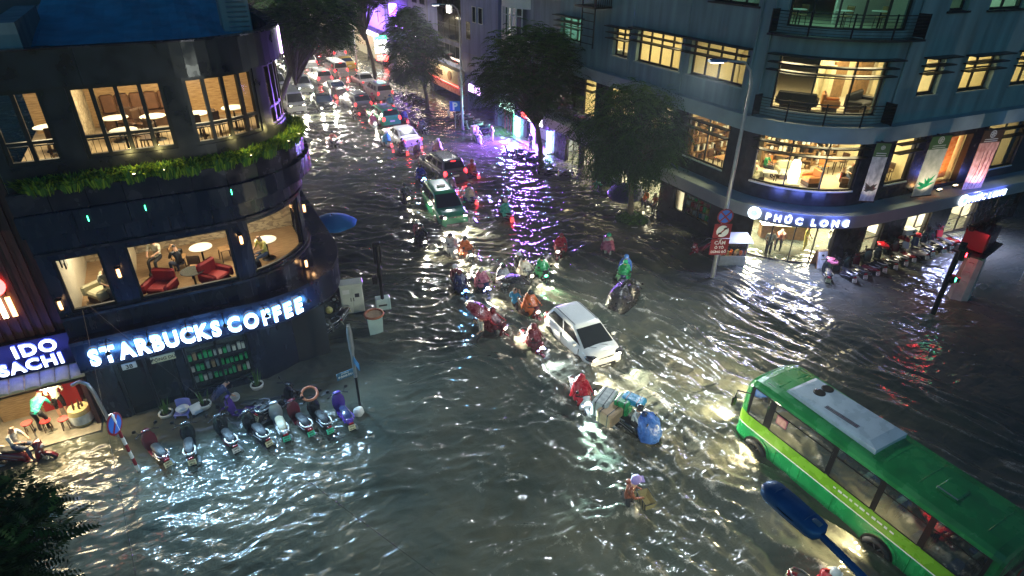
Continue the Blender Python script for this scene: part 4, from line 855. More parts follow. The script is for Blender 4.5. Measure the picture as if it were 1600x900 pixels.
# ------------------------------------------------------------------ people
def seg_dist(p, a, b):
    ab = b-a; t = max(0, min(1, (p-a).dot(ab)/max(ab.length_squared, 1e-9))); return (p-(a+ab*t)).length
def person_mesh(J, long_sleeve=False, shorts=False):
    V = {k: Vector(v) for k, v in J.items()}; names = []; co = []; rr = []; ed = []
    def add(n, p, r): names.append(n); co.append(Vector(p)); rr.append(r); return len(co)-1
    idx = {}
    rad_ = dict(pelvis=.125, spine=.115, chest=.135, neck=.055, head=.088, crown=.085, shL=.07, shR=.07, elL=.045, elR=.045, wrL=.03, wrR=.03, hipL=.09, hipR=.09, knL=.062, knR=.062, anL=.042, anR=.042, toeL=.035, toeR=.035)
    for k in ('pelvis','spine','chest','neck','head','crown','shL','elL','wrL','shR','elR','wrR','hipL','knL','anL','toeL','hipR','knR','anR','toeR'): idx[k] = add(k, V[k], rad_[k])
    E_ = [('pelvis','spine'),('spine','chest'),('chest','neck'),('neck','head'),('head','crown')]
    for s in 'LR': E_ += [('chest','sh'+s),('sh'+s,'el'+s),('el'+s,'wr'+s),('pelvis','hip'+s),('hip'+s,'kn'+s),('kn'+s,'an'+s),('an'+s,'toe'+s)]
    bones = [(a, b) for a, b in E_]; ed = [(idx[a], idx[b]) for a, b in E_]
    for s, sg in (('L', -1), ('R', 1)):
        d = (V['wr'+s]-V['el'+s]).normalized(); side = d.cross(Vector((0,0,1)))
        side = side.normalized() if side.length > .1 else Vector((1,0,0)); dn = side.cross(d).normalized(); dn = dn if dn.z < 0 else -dn
        pm = add('hand', V['wr'+s]+d*.055, .030); ed.append((idx['wr'+s], pm))
        for k, off, ln in ((0, -.030, .060), (1, -.010, .072), (2, .010, .068), (3, .030, .052)):
            a = add('hand', co[pm]+d*(.02+ln*.45)+side*off, .009); b = add('hand', co[a]+d*ln*.4+dn*ln*.45, .007); ed += [(pm, a), (a, b)]
        a = add('hand', V['wr'+s]+d*.03+side*(.034*sg)+dn*.01, .010); b = add('hand', co[a]+d*.04+side*(.012*sg)+dn*.012, .008); ed += [(idx['wr'+s], a), (a, b)]
    up = (V['crown']-V['neck']).normalized(); fw = Vector((0,1,0)) - up*up.y; fw.normalize()
    if 'face' in J: fw = Vector(J['face']).normalized()
    nz = add('head', V['head']+fw*.105-up*.005, .014); ed.append((idx['head'], nz))
    me = bpy.data.meshes.new('body'); bm = bmesh.new(); ly = bm.verts.layers.skin.verify(); vs = [bm.verts.new(c) for c in co]
    for v, r in zip(vs, rr): v[ly].radius = (r, r)
    vs[0][ly].use_root = True
    for a, b in ed: bm.edges.new((vs[a], vs[b]))
    bm.to_mesh(me); bm.free()
    ob = bpy.data.objects.new('body', me); COL.objects.link(ob)
    ob.modifiers.new('s', 'SKIN').branch_smoothing = .3; ob.modifiers.new('d', 'SUBSURF').levels = 1
    dg = bpy.context.evaluated_depsgraph_get(); dg.update(); out = bpy.data.meshes.new_from_object(ob.evaluated_get(dg)); bpy.data.objects.remove(ob); out.name = 'body'
    out.materials.clear(); mats_on(out, ['skin', 'cloth_white', 'trousers', 'hair', 'rubber'])
    B = [(a, b, V[a], V[b]) for a, b in bones]
    for p in out.polygons:
        c = p.center; bn = min(B, key=lambda t: seg_dist(c, t[2], t[3]) - .5*(rad_[t[0]]+rad_[t[1]])); k = bn[1]
        if k in ('crown', 'head'):
            q = c-V['head']; m = 3 if (q.dot(up) > .055 or q.dot(fw) < -.02) and q.dot(up) > -.06 else 0
        elif k in ('spine','chest','shL','shR'): m = 1
        elif k == 'neck': m = 1 if (c-V['neck']).dot(up) < -.04 else 0
        elif k[:2] == 'el': m = 1
        elif k[:2] == 'wr': m = 1 if long_sleeve else 0
        elif k[:3] == 'hip': m = 2
        elif k[:2] == 'kn': m = 2
        elif k[:2] == 'an': m = 0 if shorts else 2
        else: m = 4
        p.material_index = m; p.use_smooth = True
    bm = bmesh.new(); bm.from_mesh(out)                      # eyes, ears, mouth
    rgt = fw.cross(up).normalized()
    for pos, r, m in ((V['head']+fw*.082+rgt*.032+up*.02, .011, 3), (V['head']+fw*.082-rgt*.032+up*.02, .011, 3), (V['head']+rgt*.088, .02, 0), (V['head']-rgt*.088, .02, 0), (V['head']+fw*.086-up*.045, .012, 3)):
        r_ = bmesh.ops.create_icosphere(bm, subdivisions=1, radius=r, matrix=Matrix.Translation(pos))
        for v in r_['verts']:
            for f in v.link_faces: f.material_index = m; f.smooth = True
    bm.to_mesh(out); bm.free(); return out
def pose(**k): return k
RIDE = dict(pelvis=(0,-.25,.86), spine=(0,-.24,1.02), chest=(0,-.17,1.22), neck=(0,-.10,1.40), head=(0,-.05,1.53), crown=(0,-.05,1.60), shL=(-.19,-.14,1.33), elL=(-.29,.06,1.13), wrL=(-.30,.30,1.06), shR=(.19,-.14,1.33), elR=(.29,.06,1.13), wrR=(.30,.30,1.06),
    hipL=(-.11,-.20,.85), knL=(-.17,.20,.80), anL=(-.15,.16,.42), toeL=(-.15,.30,.36), hipR=(.11,-.20,.85), knR=(.17,.20,.80), anR=(.15,.16,.42), toeR=(.15,.30,.36))
STAND = dict(pelvis=(0,0,.88), spine=(0,0,1.02), chest=(0,.01,1.22), neck=(0,.01,1.40), head=(0,.04,1.52), crown=(0,.04,1.59), shL=(-.19,.0,1.33), elL=(-.24,.02,1.08), wrL=(-.20,.18,.95), shR=(.19,0,1.33), elR=(.24,.02,1.08), wrR=(.20,.18,.95),
    hipL=(-.10,0,.85), knL=(-.11,.04,.48), anL=(-.11,-.02,.09), toeL=(-.12,.12,.04), hipR=(.10,0,.85), knR=(.11,.06,.48), anR=(.11,.02,.09), toeR=(.12,.16,.04))
WALK = dict(STAND, knL=(-.10,.22,.52), anL=(-.10,.14,.12), toeL=(-.11,.28,.06), knR=(.10,.02,.48), anR=(.10,-.22,.13), toeR=(.10,-.10,.05))
UMBR = dict(WALK, elR=(.24,.12,1.12), wrR=(.10,.24,1.32))
BEND = dict(pelvis=(0,-.10,.86), spine=(0,.05,.98), chest=(0,.25,1.08), neck=(0,.42,1.14), head=(0,.54,1.17), crown=(0,.59,1.20), shL=(-.19,.32,1.08), elL=(-.22,.40,.82), wrL=(-.16,.55,.64), shR=(.19,.32,1.08), elR=(.22,.40,.82), wrR=(.16,.55,.64),
    hipL=(-.10,-.08,.84), knL=(-.13,.06,.46), anL=(-.12,-.06,.09), toeL=(-.13,.08,.04), hipR=(.10,-.08,.84), knR=(.13,.08,.46), anR=(.12,-.02,.09), toeR=(.13,.12,.04), face=(0,.6,-.8))
SIT = dict(pelvis=(0,-.05,.52), spine=(0,-.05,.68), chest=(0,0,.90), neck=(0,.03,1.08), head=(0,.07,1.20), crown=(0,.07,1.27), shL=(-.18,0,1.01), elL=(-.23,.12,.80), wrL=(-.12,.32,.76), shR=(.18,0,1.01), elR=(.23,.12,.80), wrR=(.12,.32,.76),
    hipL=(-.10,-.02,.52), knL=(-.12,.38,.52), anL=(-.12,.40,.09), toeL=(-.12,.54,.04), hipR=(.10,-.02,.52), knR=(.12,.38,.52), anR=(.12,.40,.09), toeR=(.12,.54,.04))
CARRY = dict(WALK, elL=(-.25,.10,1.08), wrL=(-.18,.30,1.02), elR=(.25,.10,1.08), wrR=(.18,.30,1.02), chest=(0,.08,1.20), neck=(0,.14,1.37), head=(0,.20,1.48), crown=(0,.21,1.55))
BODY = {}
def body_of(k):
    if k not in BODY:
        P_ = dict(ride=RIDE, stand=STAND, walk=WALK, umbrella=UMBR, bend=BEND, sit=SIT, carry=CARRY, shorts=STAND)[k]
        BODY[k] = person_mesh(P_, k in ('walk', 'carry', 'ride'), k == 'shorts')
    return BODY[k]
def _helmet():
    return MB().lathe([(.128, -.03), (.132, .02), (.118, .075), (.085, .118), (.04, .138), (.004, .142)], 16, (0,-.05,1.53)).box((0,.07,1.535), (.17,.10,.012)).mesh('helmet')
def _poncho(hood, seed):
    r = random.Random(seed); ph = r.uniform(0, 6); mb = MB(); n = 44; rings = []
    for k, (z, rx, yb, yf) in enumerate(((1.45,.07,-.17,-.03), (1.40,.13,-.23,-.01), (1.345,.215,-.27,.02), (1.27,.265,-.31,.06), (1.17,.285,-.34,.13), (1.06,.305,-.37,.25), (.94,.32,-.42,.36), (.82,.33,-.48,.44), (.70,.335,-.56,.48))):
        ring = []; q = max(0, k-2)/6
        for i in range(n):
            a = 2*PI*i/n; s = math.sin(a); c = math.cos(a)
            fold = q*(.055*math.sin(9*a+ph+.5*k)+.045*math.sin(15*a+2.3*ph)+.03*math.sin(23*a+ph*3-.4*k))
            arm = .13*q*(1-q*.55)*math.exp(-((abs(math.degrees(a-PI/2))-48)/17)**2) if s > 0 else 0
            ry = yf if s > 0 else -yb; f = 1+fold+arm
            ring.append((rx*f*c+.03*q*math.sin(ph), (rx*0)+ry*f*s if abs(ry) > .05 else ry*s-.0, z+q*q*(.07*math.sin(4*a+ph)+.05*math.sin(9*a+ph*2)) + (.12*q*s if s > 0 else 0)))
        rings.append([(x, y+(-.10*(1-q)), zz) for x, y, zz in ring] if k < 3 else [(x, y-.04*(1-q), zz) for x, y, zz in ring])
    mb.loft(rings, cap=False, smooth=True)
    if hood:
        mb.lathe([(.125, -.10), (.135, -.03), (.130, .04), (.105, .10), (.055, .135), (.004, .145)], 14, (0,-.065,1.53), cap=False)
    return mb.mesh('poncho')
HELM = _helmet(); mats_on(HELM, 'black_paint')
PON = [(_poncho(False, s), _poncho(True, s)) for s in (1, 2, 3)]
for a_, b_ in PON: mats_on(a_, 'cloth_blue'); mats_on(b_, 'cloth_blue')
def swap_on(o, sw):
    for sl in o.material_slots:
        if sl.material.name in sw: w = sw[sl.material.name]; sl.link = 'OBJECT'; sl.material = M[w]
def person(kind, label, loc, rz=0, shirt='cloth_white', legs='trousers', group=None, helmet=None, poncho=None, hood=False, hat=None, scale=1.0, hair='hair'):
    t = thing('person', label, 'person', loc, rz, group); t.scale = (scale*(.93 if kind == 'ride' else .97),)*3
    o = link('body', body_of(kind), None, t); swap_on(o, {'cloth_white': shirt, 'trousers': legs, 'hair': hair})
    J = dict(ride=RIDE, stand=STAND, walk=WALK, umbrella=UMBR, bend=BEND, sit=SIT, carry=CARRY, shorts=STAND)[kind]; hx, hy, hz = J['head']
    if helmet: swap_on(link('helmet', HELM, None, t, (hx, hy+.05, hz-1.53)), {'black_paint': helmet})
    if poncho: swap_on(link('poncho', PON[R.randrange(3)][1 if hood else 0], None, t), {'cloth_blue': poncho})
    if hat: MB().lathe([(.25, -.01), (.26, .0), (.12, .03), (.115, .10), (.06, .125), (.004, .13)], 18, (hx, hy, hz+.03)).build('hat', hat, t)
    return t

# ------------------------------------------------------------------ motorbikes
def sect(y, z, w, h, n=14, p=2.6):
    return [(w*math.copysign(abs(math.cos(a))**(2/p), math.cos(a)), y, z+h*math.copysign(abs(math.sin(a))**(2/p), math.sin(a))) for a in (2*PI*k/n for k in range(n))]
def wheel_node(name, y, r, w=.06, x=0):
    ty = MB().lathe([(r*.72, -w), (r*.92, -w*1.05), (r, -w*.5), (r, w*.5), (r*.92, w*1.05), (r*.72, w), (r*.72, -w)], 22, (x, y, r), 'x', cap=False)
    rm = MB().lathe([(r*.73, -w*.7), (r*.60, -w*.5), (r*.60, w*.5), (r*.73, w*.7)], 22, (x, y, r), 'x', cap=False).lathe([(.06, -w), (.06, w)], 10, (x, y, r), 'x')
    for k in range(6):
        a = 2*PI*k/6; rm.box((x, y+r*.35*math.cos(a), r+r*.35*math.sin(a)), (w*.6, r*.58, .035), M4=Matrix.Rotation(a, 4, 'X'))
    return node(name, ty, 'rubber', [node('rim', rm, 'alloy')])
def bike_tree(sport=False):
    T = []
    T.append(wheel_node('front_wheel', .64, .27)); T.append(wheel_node('rear_wheel', -.62, .27, .065))
    b = MB().loft([sect(-1.00,.76,.03,.03), sect(-.93,.745,.10,.08), sect(-.75,.69,.145,.14), sect(-.45,.60,.165,.19), sect(-.15,.53,.165,.19), sect(.02,.44,.13,.13), sect(.06,.40,.09,.08)], smooth=True)
    b.rbox((0,.20,.335), (.34,.46,.07), .02)
    if sport: b.loft([sect(.0,.55,.08,.12), sect(.25,.55,.07,.12), sect(.45,.62,.07,.10)], smooth=True)
    T.append(node('body', b, 'dark_paint'))
    f = MB().loft([[(w*math.copysign(abs(math.cos(a))**.8, math.cos(a)), y+d*math.sin(a)*(1 if math.sin(a) > 0 else .35), z) for a in (2*PI*k/14 for k in range(14))] for z, y, w, d in ((.30,.36,.13,.06), (.42,.40,.20,.09), (.62,.45,.235,.11), (.80,.49,.215,.12), (.93,.52,.15,.10), (1.00,.53,.09,.05))], smooth=True)
    f.loft([sect(.42,1.03,.05,.03), sect(.47,1.035,.145,.055), sect(.55,1.035,.14,.06), sect(.62,1.02,.06,.035)], smooth=True)
    T.append(node('front_shield', f, 'dark_paint'))
    T.append(node('front_fender', MB().loft([[(x, .64+.31*math.cos(a), .27+.31*math.sin(a)) for x in (-.065,-.03,.03,.065)]+[(x, .64+.285*math.cos(a), .27+.285*math.sin(a)) for x in (.06,-.06)] for a in (rad(15+15*i) for i in range(10))], smooth=True), 'dark_paint'))
    T.append(node('fork', MB().tube([(-.075,.64,.27), (-.07,.52,.62)], .022, 6).tube([(.075,.64,.27), (.07,.52,.62)], .022, 6), 'galv_steel'))
    T.append(node('seat', MB().loft([sect(-.80,.80,.07,.03), sect(-.70,.825,.135,.045), sect(-.45,.845,.155,.055), sect(-.28,.81,.15,.05), sect(-.05,.785,.13,.045), sect(.06,.75,.07,.03)], smooth=True), 'seat_vinyl'))
    T.append(node('grab_rail', MB().tube([(-.15,-.50,.82), (-.185,-.72,.87), (-.14,-.93,.90), (0,-1.00,.905), (.14,-.93,.90), (.185,-.72,.87), (.15,-.50,.82)], .022, 8), 'chrome'))
    T.append(node('handlebar', MB().tube([(-.36,.33,1.06), (-.20,.44,1.06), (.20,.44,1.06), (.36,.33,1.06)], .018, 7).tube([(-.37,.32,1.06), (-.25,.405,1.06)], .025, 7).tube([(.37,.32,1.06), (.25,.405,1.06)], .025, 7), 'black_metal'))
    for s in (-1, 1): T.append(node('mirror', MB().tube([(s*.22,.43,1.07), (s*.30,.42,1.24)], .009, 5).lathe([(.004, -.012), (.062, -.01), (.066, .008), (.004, .014)], 12, (s*.33,.41,1.27), 'y'), 'black_metal'))
    T.append(node('headlight', MB().ball((0,.60,.86), 1, 12, 8, sc=(.095,.045,.075)), 'lens_off'))
    T.append(node('indicator', MB().ball((-.15,.575,.74), 1, 8, 6, sc=(.055,.03,.03)).ball((.15,.575,.74), 1, 8, 6, sc=(.055,.03,.03)), 'chrome'))
    T.append(node('tail_light', MB().rbox((0,-1.005,.755), (.17,.06,.075), .02), 'tail_off'))
    T.append(node('rear_fender', MB().loft([[(x, -.62-.31*math.cos(a), .27+.31*math.sin(a)) for x in (-.075,.075)]+[(x, -.62-.295*math.cos(a), .27+.295*math.sin(a)) for x in (.07,-.07)] for a in (rad(0+18*i) for i in range(7))]), 'black_metal'))
    pl = MB().box((0,0,0), (.24,.012,.18))
    t1 = MB().text(text_mesh('59X2', .075, .002, .002), Matrix.Translation((0,-.008,.015)) @ Matrix.Rotation(PI/2, 4, 'X')); t2 = MB().text(text_mesh('48136', .065, .002, .002), Matrix.Translation((0,-.008,-.07)) @ Matrix.Rotation(PI/2, 4, 'X'))
    m4 = Matrix.Translation((0,-1.03,.60)) @ Matrix.Rotation(rad(-18), 4, 'X')
    for q in (pl, t1, t2): q.v = [tuple(m4 @ Vector(v)) for v in q.v]
    T.append(node('number_plate', pl, 'plate_cream', [node('plate_digits', t1, 'ink'), node('plate_digits', t2, 'ink')]))
    T.append(node('exhaust', MB().tube([(.13,-.05,.26), (.17,-.40,.27), (.19,-.55,.31), (.19,-.95,.40)], [.025,.03,.055,.05], 9), 'galv_steel'))
    T.append(node('trim', MB().loft([sect(-.80,.70,.172,.012), sect(-.50,.63,.178,.014), sect(-.15,.50,.176,.012)]), 'galv_steel'))
    return T
T_bike = bike_tree(); T_bike2 = bike_tree(True)
def bike(label, loc, rz, paint='dark_paint', seat='seat_vinyl', head=None, tail=None, plate='plate_cream', rail='chrome', group=None, lean=0, tree=None, beam=0, beamcol=(1,.9,.7), name='motorbike', cat='motorbike', trim='galv_steel', ind=None):
    sw = {'dark_paint': paint, 'seat_vinyl': seat, 'plate_cream': plate, ('grab_rail', 'chrome'): rail, ('trim', 'galv_steel'): trim}
    if head: sw['lens_off'] = head
    if tail: sw['tail_off'] = tail
    if ind: sw[('indicator', 'chrome')] = ind
    t = inst(name, tree or T_bike, label, cat, loc, rz, group, sw); t.rotation_euler = (0, lean, rz); t.scale = (.93,)*3
    if beam: lamp('headlight_beam', 'SPOT', (0,.72,.88), beam*7, beamcol, t, aim=(0, 1, -.10), size=.05, angle=78, blend=1.0)
    if tail: lamp('tail_glow', 'POINT', (0,-1.16,.74), 6, (1,.04,.06), t, size=.05)
    return t

# ------------------------------------------------------------------ cars
def car_tree(L, W, H, hood, belt, yb, yt, trunk=None, kind='hatch', panes=2, sign=False, plate='plate_white'):
    """yb, yt: rear and front of the cabin at the belt and at the roof"""
    f, r = L/2, -L/2; hw = W/2; n = 22
    ys = [r + (f-r)*i/n for i in range(n+1)]; rings = []
    def top(y):
        if y > yb[1]-.05: t = (y-yb[1]+.05)/(f-yb[1]+.05); return belt-(belt-hood)*t**1.4 - (.16*max(0, t-.8)/.2)**1.3
        if y < yb[0]+.05 and trunk: t = (yb[0]+.05-y)/(yb[0]+.05-r); return belt-(belt-trunk)*t - (.14*max(0, t-.85)/.15)**1.3
        if y < yb[0]+.05: t = (yb[0]+.05-y)/max(.05, (yb[0]+.05-r)); return belt-.12*t**2
        return belt
    for y in ys:
        q = abs((y-(f+r)/2)/(f-r)*2); w = hw*(1-.17*max(0, (q-.62)/.38)**2.2); zt = top(y); zb = .20+.14*max(0, (q-.8)/.2)
        zm = zb+(zt-zb)*.5; half = [(0,zb), (w*.86,zb), (w*.965,zb+.07), (w,zm-.06), (w*.995,zm+.08), (w*.965,zt-.10), (w*.90,zt-.03), (w*.72,zt+.008), (0,zt+.03)]
        rings.append([(x,y,z) for x, z in half]+[(-x,y,z) for x, z in half[-2:0:-1]])
    body = MB().loft(rings, smooth=True)
    wb, wt = hw*.90, hw*.74; zr = H
    def lv(t):
        z = belt-.04+(zr-.07-belt+.04)*t; return (wb+(wt-wb)*t, yb[0]+(yt[0]-yb[0])*t, yb[1]+(yt[1]-yb[1])*t, z)
    def rr(w, y0, y1, z, c=.13):
        out = []
        for cx, cy_, a0 in ((w-c, y1-c, 0), (-w+c, y1-c, 90), (-w+c, y0+c, 180), (w-c, y0+c, 270)):
            for k in range(4): a = rad(a0+30*k); out.append((cx+c*math.cos(a), cy_+c*math.sin(a), z))
        return out
    rg = [rr(*lv(t)) for t in (0, .33, .66, 1)]; w1, a1, b1, z1 = lv(1)
    rg += [rr(w1-.03, a1+.03, b1-.05, zr-.035), rr(w1-.10, a1+.10, b1-.14, zr-.008), rr(w1-.25, a1+.3, b1-.35, zr+.004)]
    body.loft(rg, smooth=True)
    gl = []; o = .007
    def pane(nm, pts): gl.append(node(nm, MB().add(pts, [(0,1,2,3)]), 'car_glass'))
    def at(t): return lv(t)
    w0, a0, b0, z0 = at(.10); w9, a9, b9, z9 = at(.93)
    pane('windscreen', [(-w0+.06,b0+o,z0), (w0-.06,b0+o,z0), (w9-.06,b9+o,z9), (-w9+.06,b9+o,z9)])
    w0r, a0r, _, z0r = at(.28)
    pane('rear_window', [(w0r-.07,a0r-o,z0r), (-w0r+.07,a0r-o,z0r), (-w9+.08,a9-o,z9), (w9-.08,a9-o,z9)])
    w0, a0, b0, z0 = at(.16); w9, a9, b9, z9 = at(.88)
    for s in (-1, 1):
        for k in range(panes):
            g = .035; y0b = a0+.14+(b0-a0-.24)*k/panes+g; y1b = a0+.14+(b0-a0-.24)*(k+1)/panes-g; y0t = a9+.16+(b9-a9-.28)*k/panes+g; y1t = a9+.16+(b9-a9-.28)*(k+1)/panes-g
            p = [(s*(w0+o),y0b,z0), (s*(w0+o),y1b,z0), (s*(w9+o),y1t,z9), (s*(w9+o),y0t,z9)]; pane('side_window', p if s > 0 else p[::-1])
    T = [node('body', body, 'white_paint', gl)]
    wy = (f-L*.185, r+L*.175); wr = .30 if kind != 'suv' else .34
    for y in wy:
        for s in (-1, 1):
            T.append(wheel_node('wheel', y, wr, .09, s*(hw-.075)))
            T.append(node('wheel_arch', MB().lathe([(wr+.075, -.012), (wr+.075, .012), (wr+.03, .016)], 22, (s*(hw+.001), y, wr+.02), 'x'), 'black_frame'))
    zh = hood-.10
    for s in (-1, 1):
        T.append(node('headlight_housing', MB().ball((s*hw*.70, f-.19, zh-.005), 1, 16, 8, sc=(.235,.25,.125)), 'black_frame', [node('headlight', MB().ball((s*hw*.68, f-.13, zh), 1, 14, 8, sc=(.165,.20,.085)), 'lens_off')]))
        T.append(node('fog_lamp', MB().ball((s*hw*.66, f-.055, zh-.25), 1, 10, 6, sc=(.07,.05,.06)), 'lens_off'))
        zt_ = (trunk or belt)-.12
        T.append(node('tail_light', MB().ball((s*hw*.78, r+.10, zt_), 1, 12, 8, sc=(.12,.13,.10 if trunk else .19)), 'tail_off'))
        T.append(node('wing_mirror', MB().rbox((s*(hw+.08), yb[1]-.42, belt+.06), (.18,.10,.12), .03), 'white_paint'))
        T.append(node('door_handle', MB().rbox((s*(hw*.985), yb[0]+.55, belt-.16), (.03,.16,.03), .008), 'chrome'))
        for y in ((yb[0]+yb[1])/2-.05, yb[1]-.25): T.append(node('door_seam', MB().box((s*hw*.987, y, (belt+.3)/2), (.03,.010,belt-.42)), 'black_frame'))
    T.append(node('grille', MB().rbox((0, f-.035, zh-.03), (hw*.86,.08,.08), .02), 'black_frame', [node('badge', MB().ball((0, f+.008, zh-.03), 1, 10, 6, sc=(.05,.012,.03)), 'chrome')]))
    T.append(node('air_intake', MB().rbox((0, f-.02, .42), (hw*1.15,.09,.19), .04), 'black_frame'))
    pl = MB().box((0, f+.028, .40), (.42,.012,.11)); T.append(node('number_plate', pl, plate)); T.append(node('number_plate', MB().box((0, r-.012, (trunk or belt)-.30), (.42,.02,.11)), plate))
    T.append(node('rear_bumper', MB().rbox((0, r+.06, .40), (hw*1.72,.18,.18), .06), 'grey_paint' if kind == 'suv' else 'white_paint'))
    for s in (-.25, .25): T.append(node('wiper', MB().tube([(s-.05,yb[1]+.06,belt+.02), (s+.42,yb[1]-.10,belt+.09)], .008, 5), 'black_metal'))
    if kind in ('suv', 'van', 'hatch'): T.append(node('roof_seam', MB().tube([(-wt+.10,yt[1]-.1,H-.005), (-wt+.10,yt[0]+.1,H-.005)], .012, 5).tube([(wt-.10,yt[1]-.1,H-.005), (wt-.10,yt[0]+.1,H-.005)], .012, 5), 'black_frame'))
    T.append(node('brake_lamp', MB().rbox((0, yt[0]-.005, H-.10), (.34,.04,.035), .01), 'tail_off'))
    if sign: T.append(node('roof_sign', MB().rbox((0,(yt[0]+yt[1])/2+.35,H+.07), (.5,.16,.13), .03), 'plate_white'))
    return T
C_hatch = car_tree(3.45, 1.62, 1.50, .92, 1.00, (-1.66, 1.26), (-1.30, .34), None, 'hatch')
C_sedan = car_tree(4.4, 1.74, 1.48, .84, .96, (-1.55, 1.10), (-.85, .22), .98, 'sedan')
C_suv = car_tree(4.6, 1.84, 1.78, 1.04, 1.12, (-2.18, 1.12), (-1.90, .40), None, 'suv', 3)
C_mpv = car_tree(4.5, 1.78, 1.72, 1.0, 1.06, (-2.15, 1.30), (-1.90, .40), None, 'suv', 3, True)
C_van = car_tree(4.7, 1.76, 2.0, 1.12, 1.20, (-2.30, 2.0), (-2.2, 1.45), None, 'van', 3)
def car(tree, label, loc, rz, paint, group, heads=None, tails=None, extra=None, beam=0, beamcol=(1,.9,.70), L=4.4, hood=.85, glow=40):
    sw = {('body', 'white_paint'): paint, ('wing_mirror', 'white_paint'): paint, ('rear_bumper', 'white_paint'): paint}
    if heads: sw['lens_off'] = heads
    if tails: sw['tail_off'] = tails
    if extra: sw.update(extra)
    t = inst('car', tree, label, 'car', loc, rz, group, sw)
    if beam:
        for s in (-.55, .55): lamp('headlight_beam', 'SPOT', (s, L/2+.12, hood-.12), beam*5, beamcol, t, aim=(0, 1, -.07), size=.07, angle=78, blend=1.0)
    if tails and glow:
        for s in (-.55, .55): lamp('tail_glow', 'SPOT', (s, -L/2-.12, .78), glow*.9, (1,.05,.05), t, aim=(0,-1,-.3), size=.04, angle=120, blend=.9)
    return t

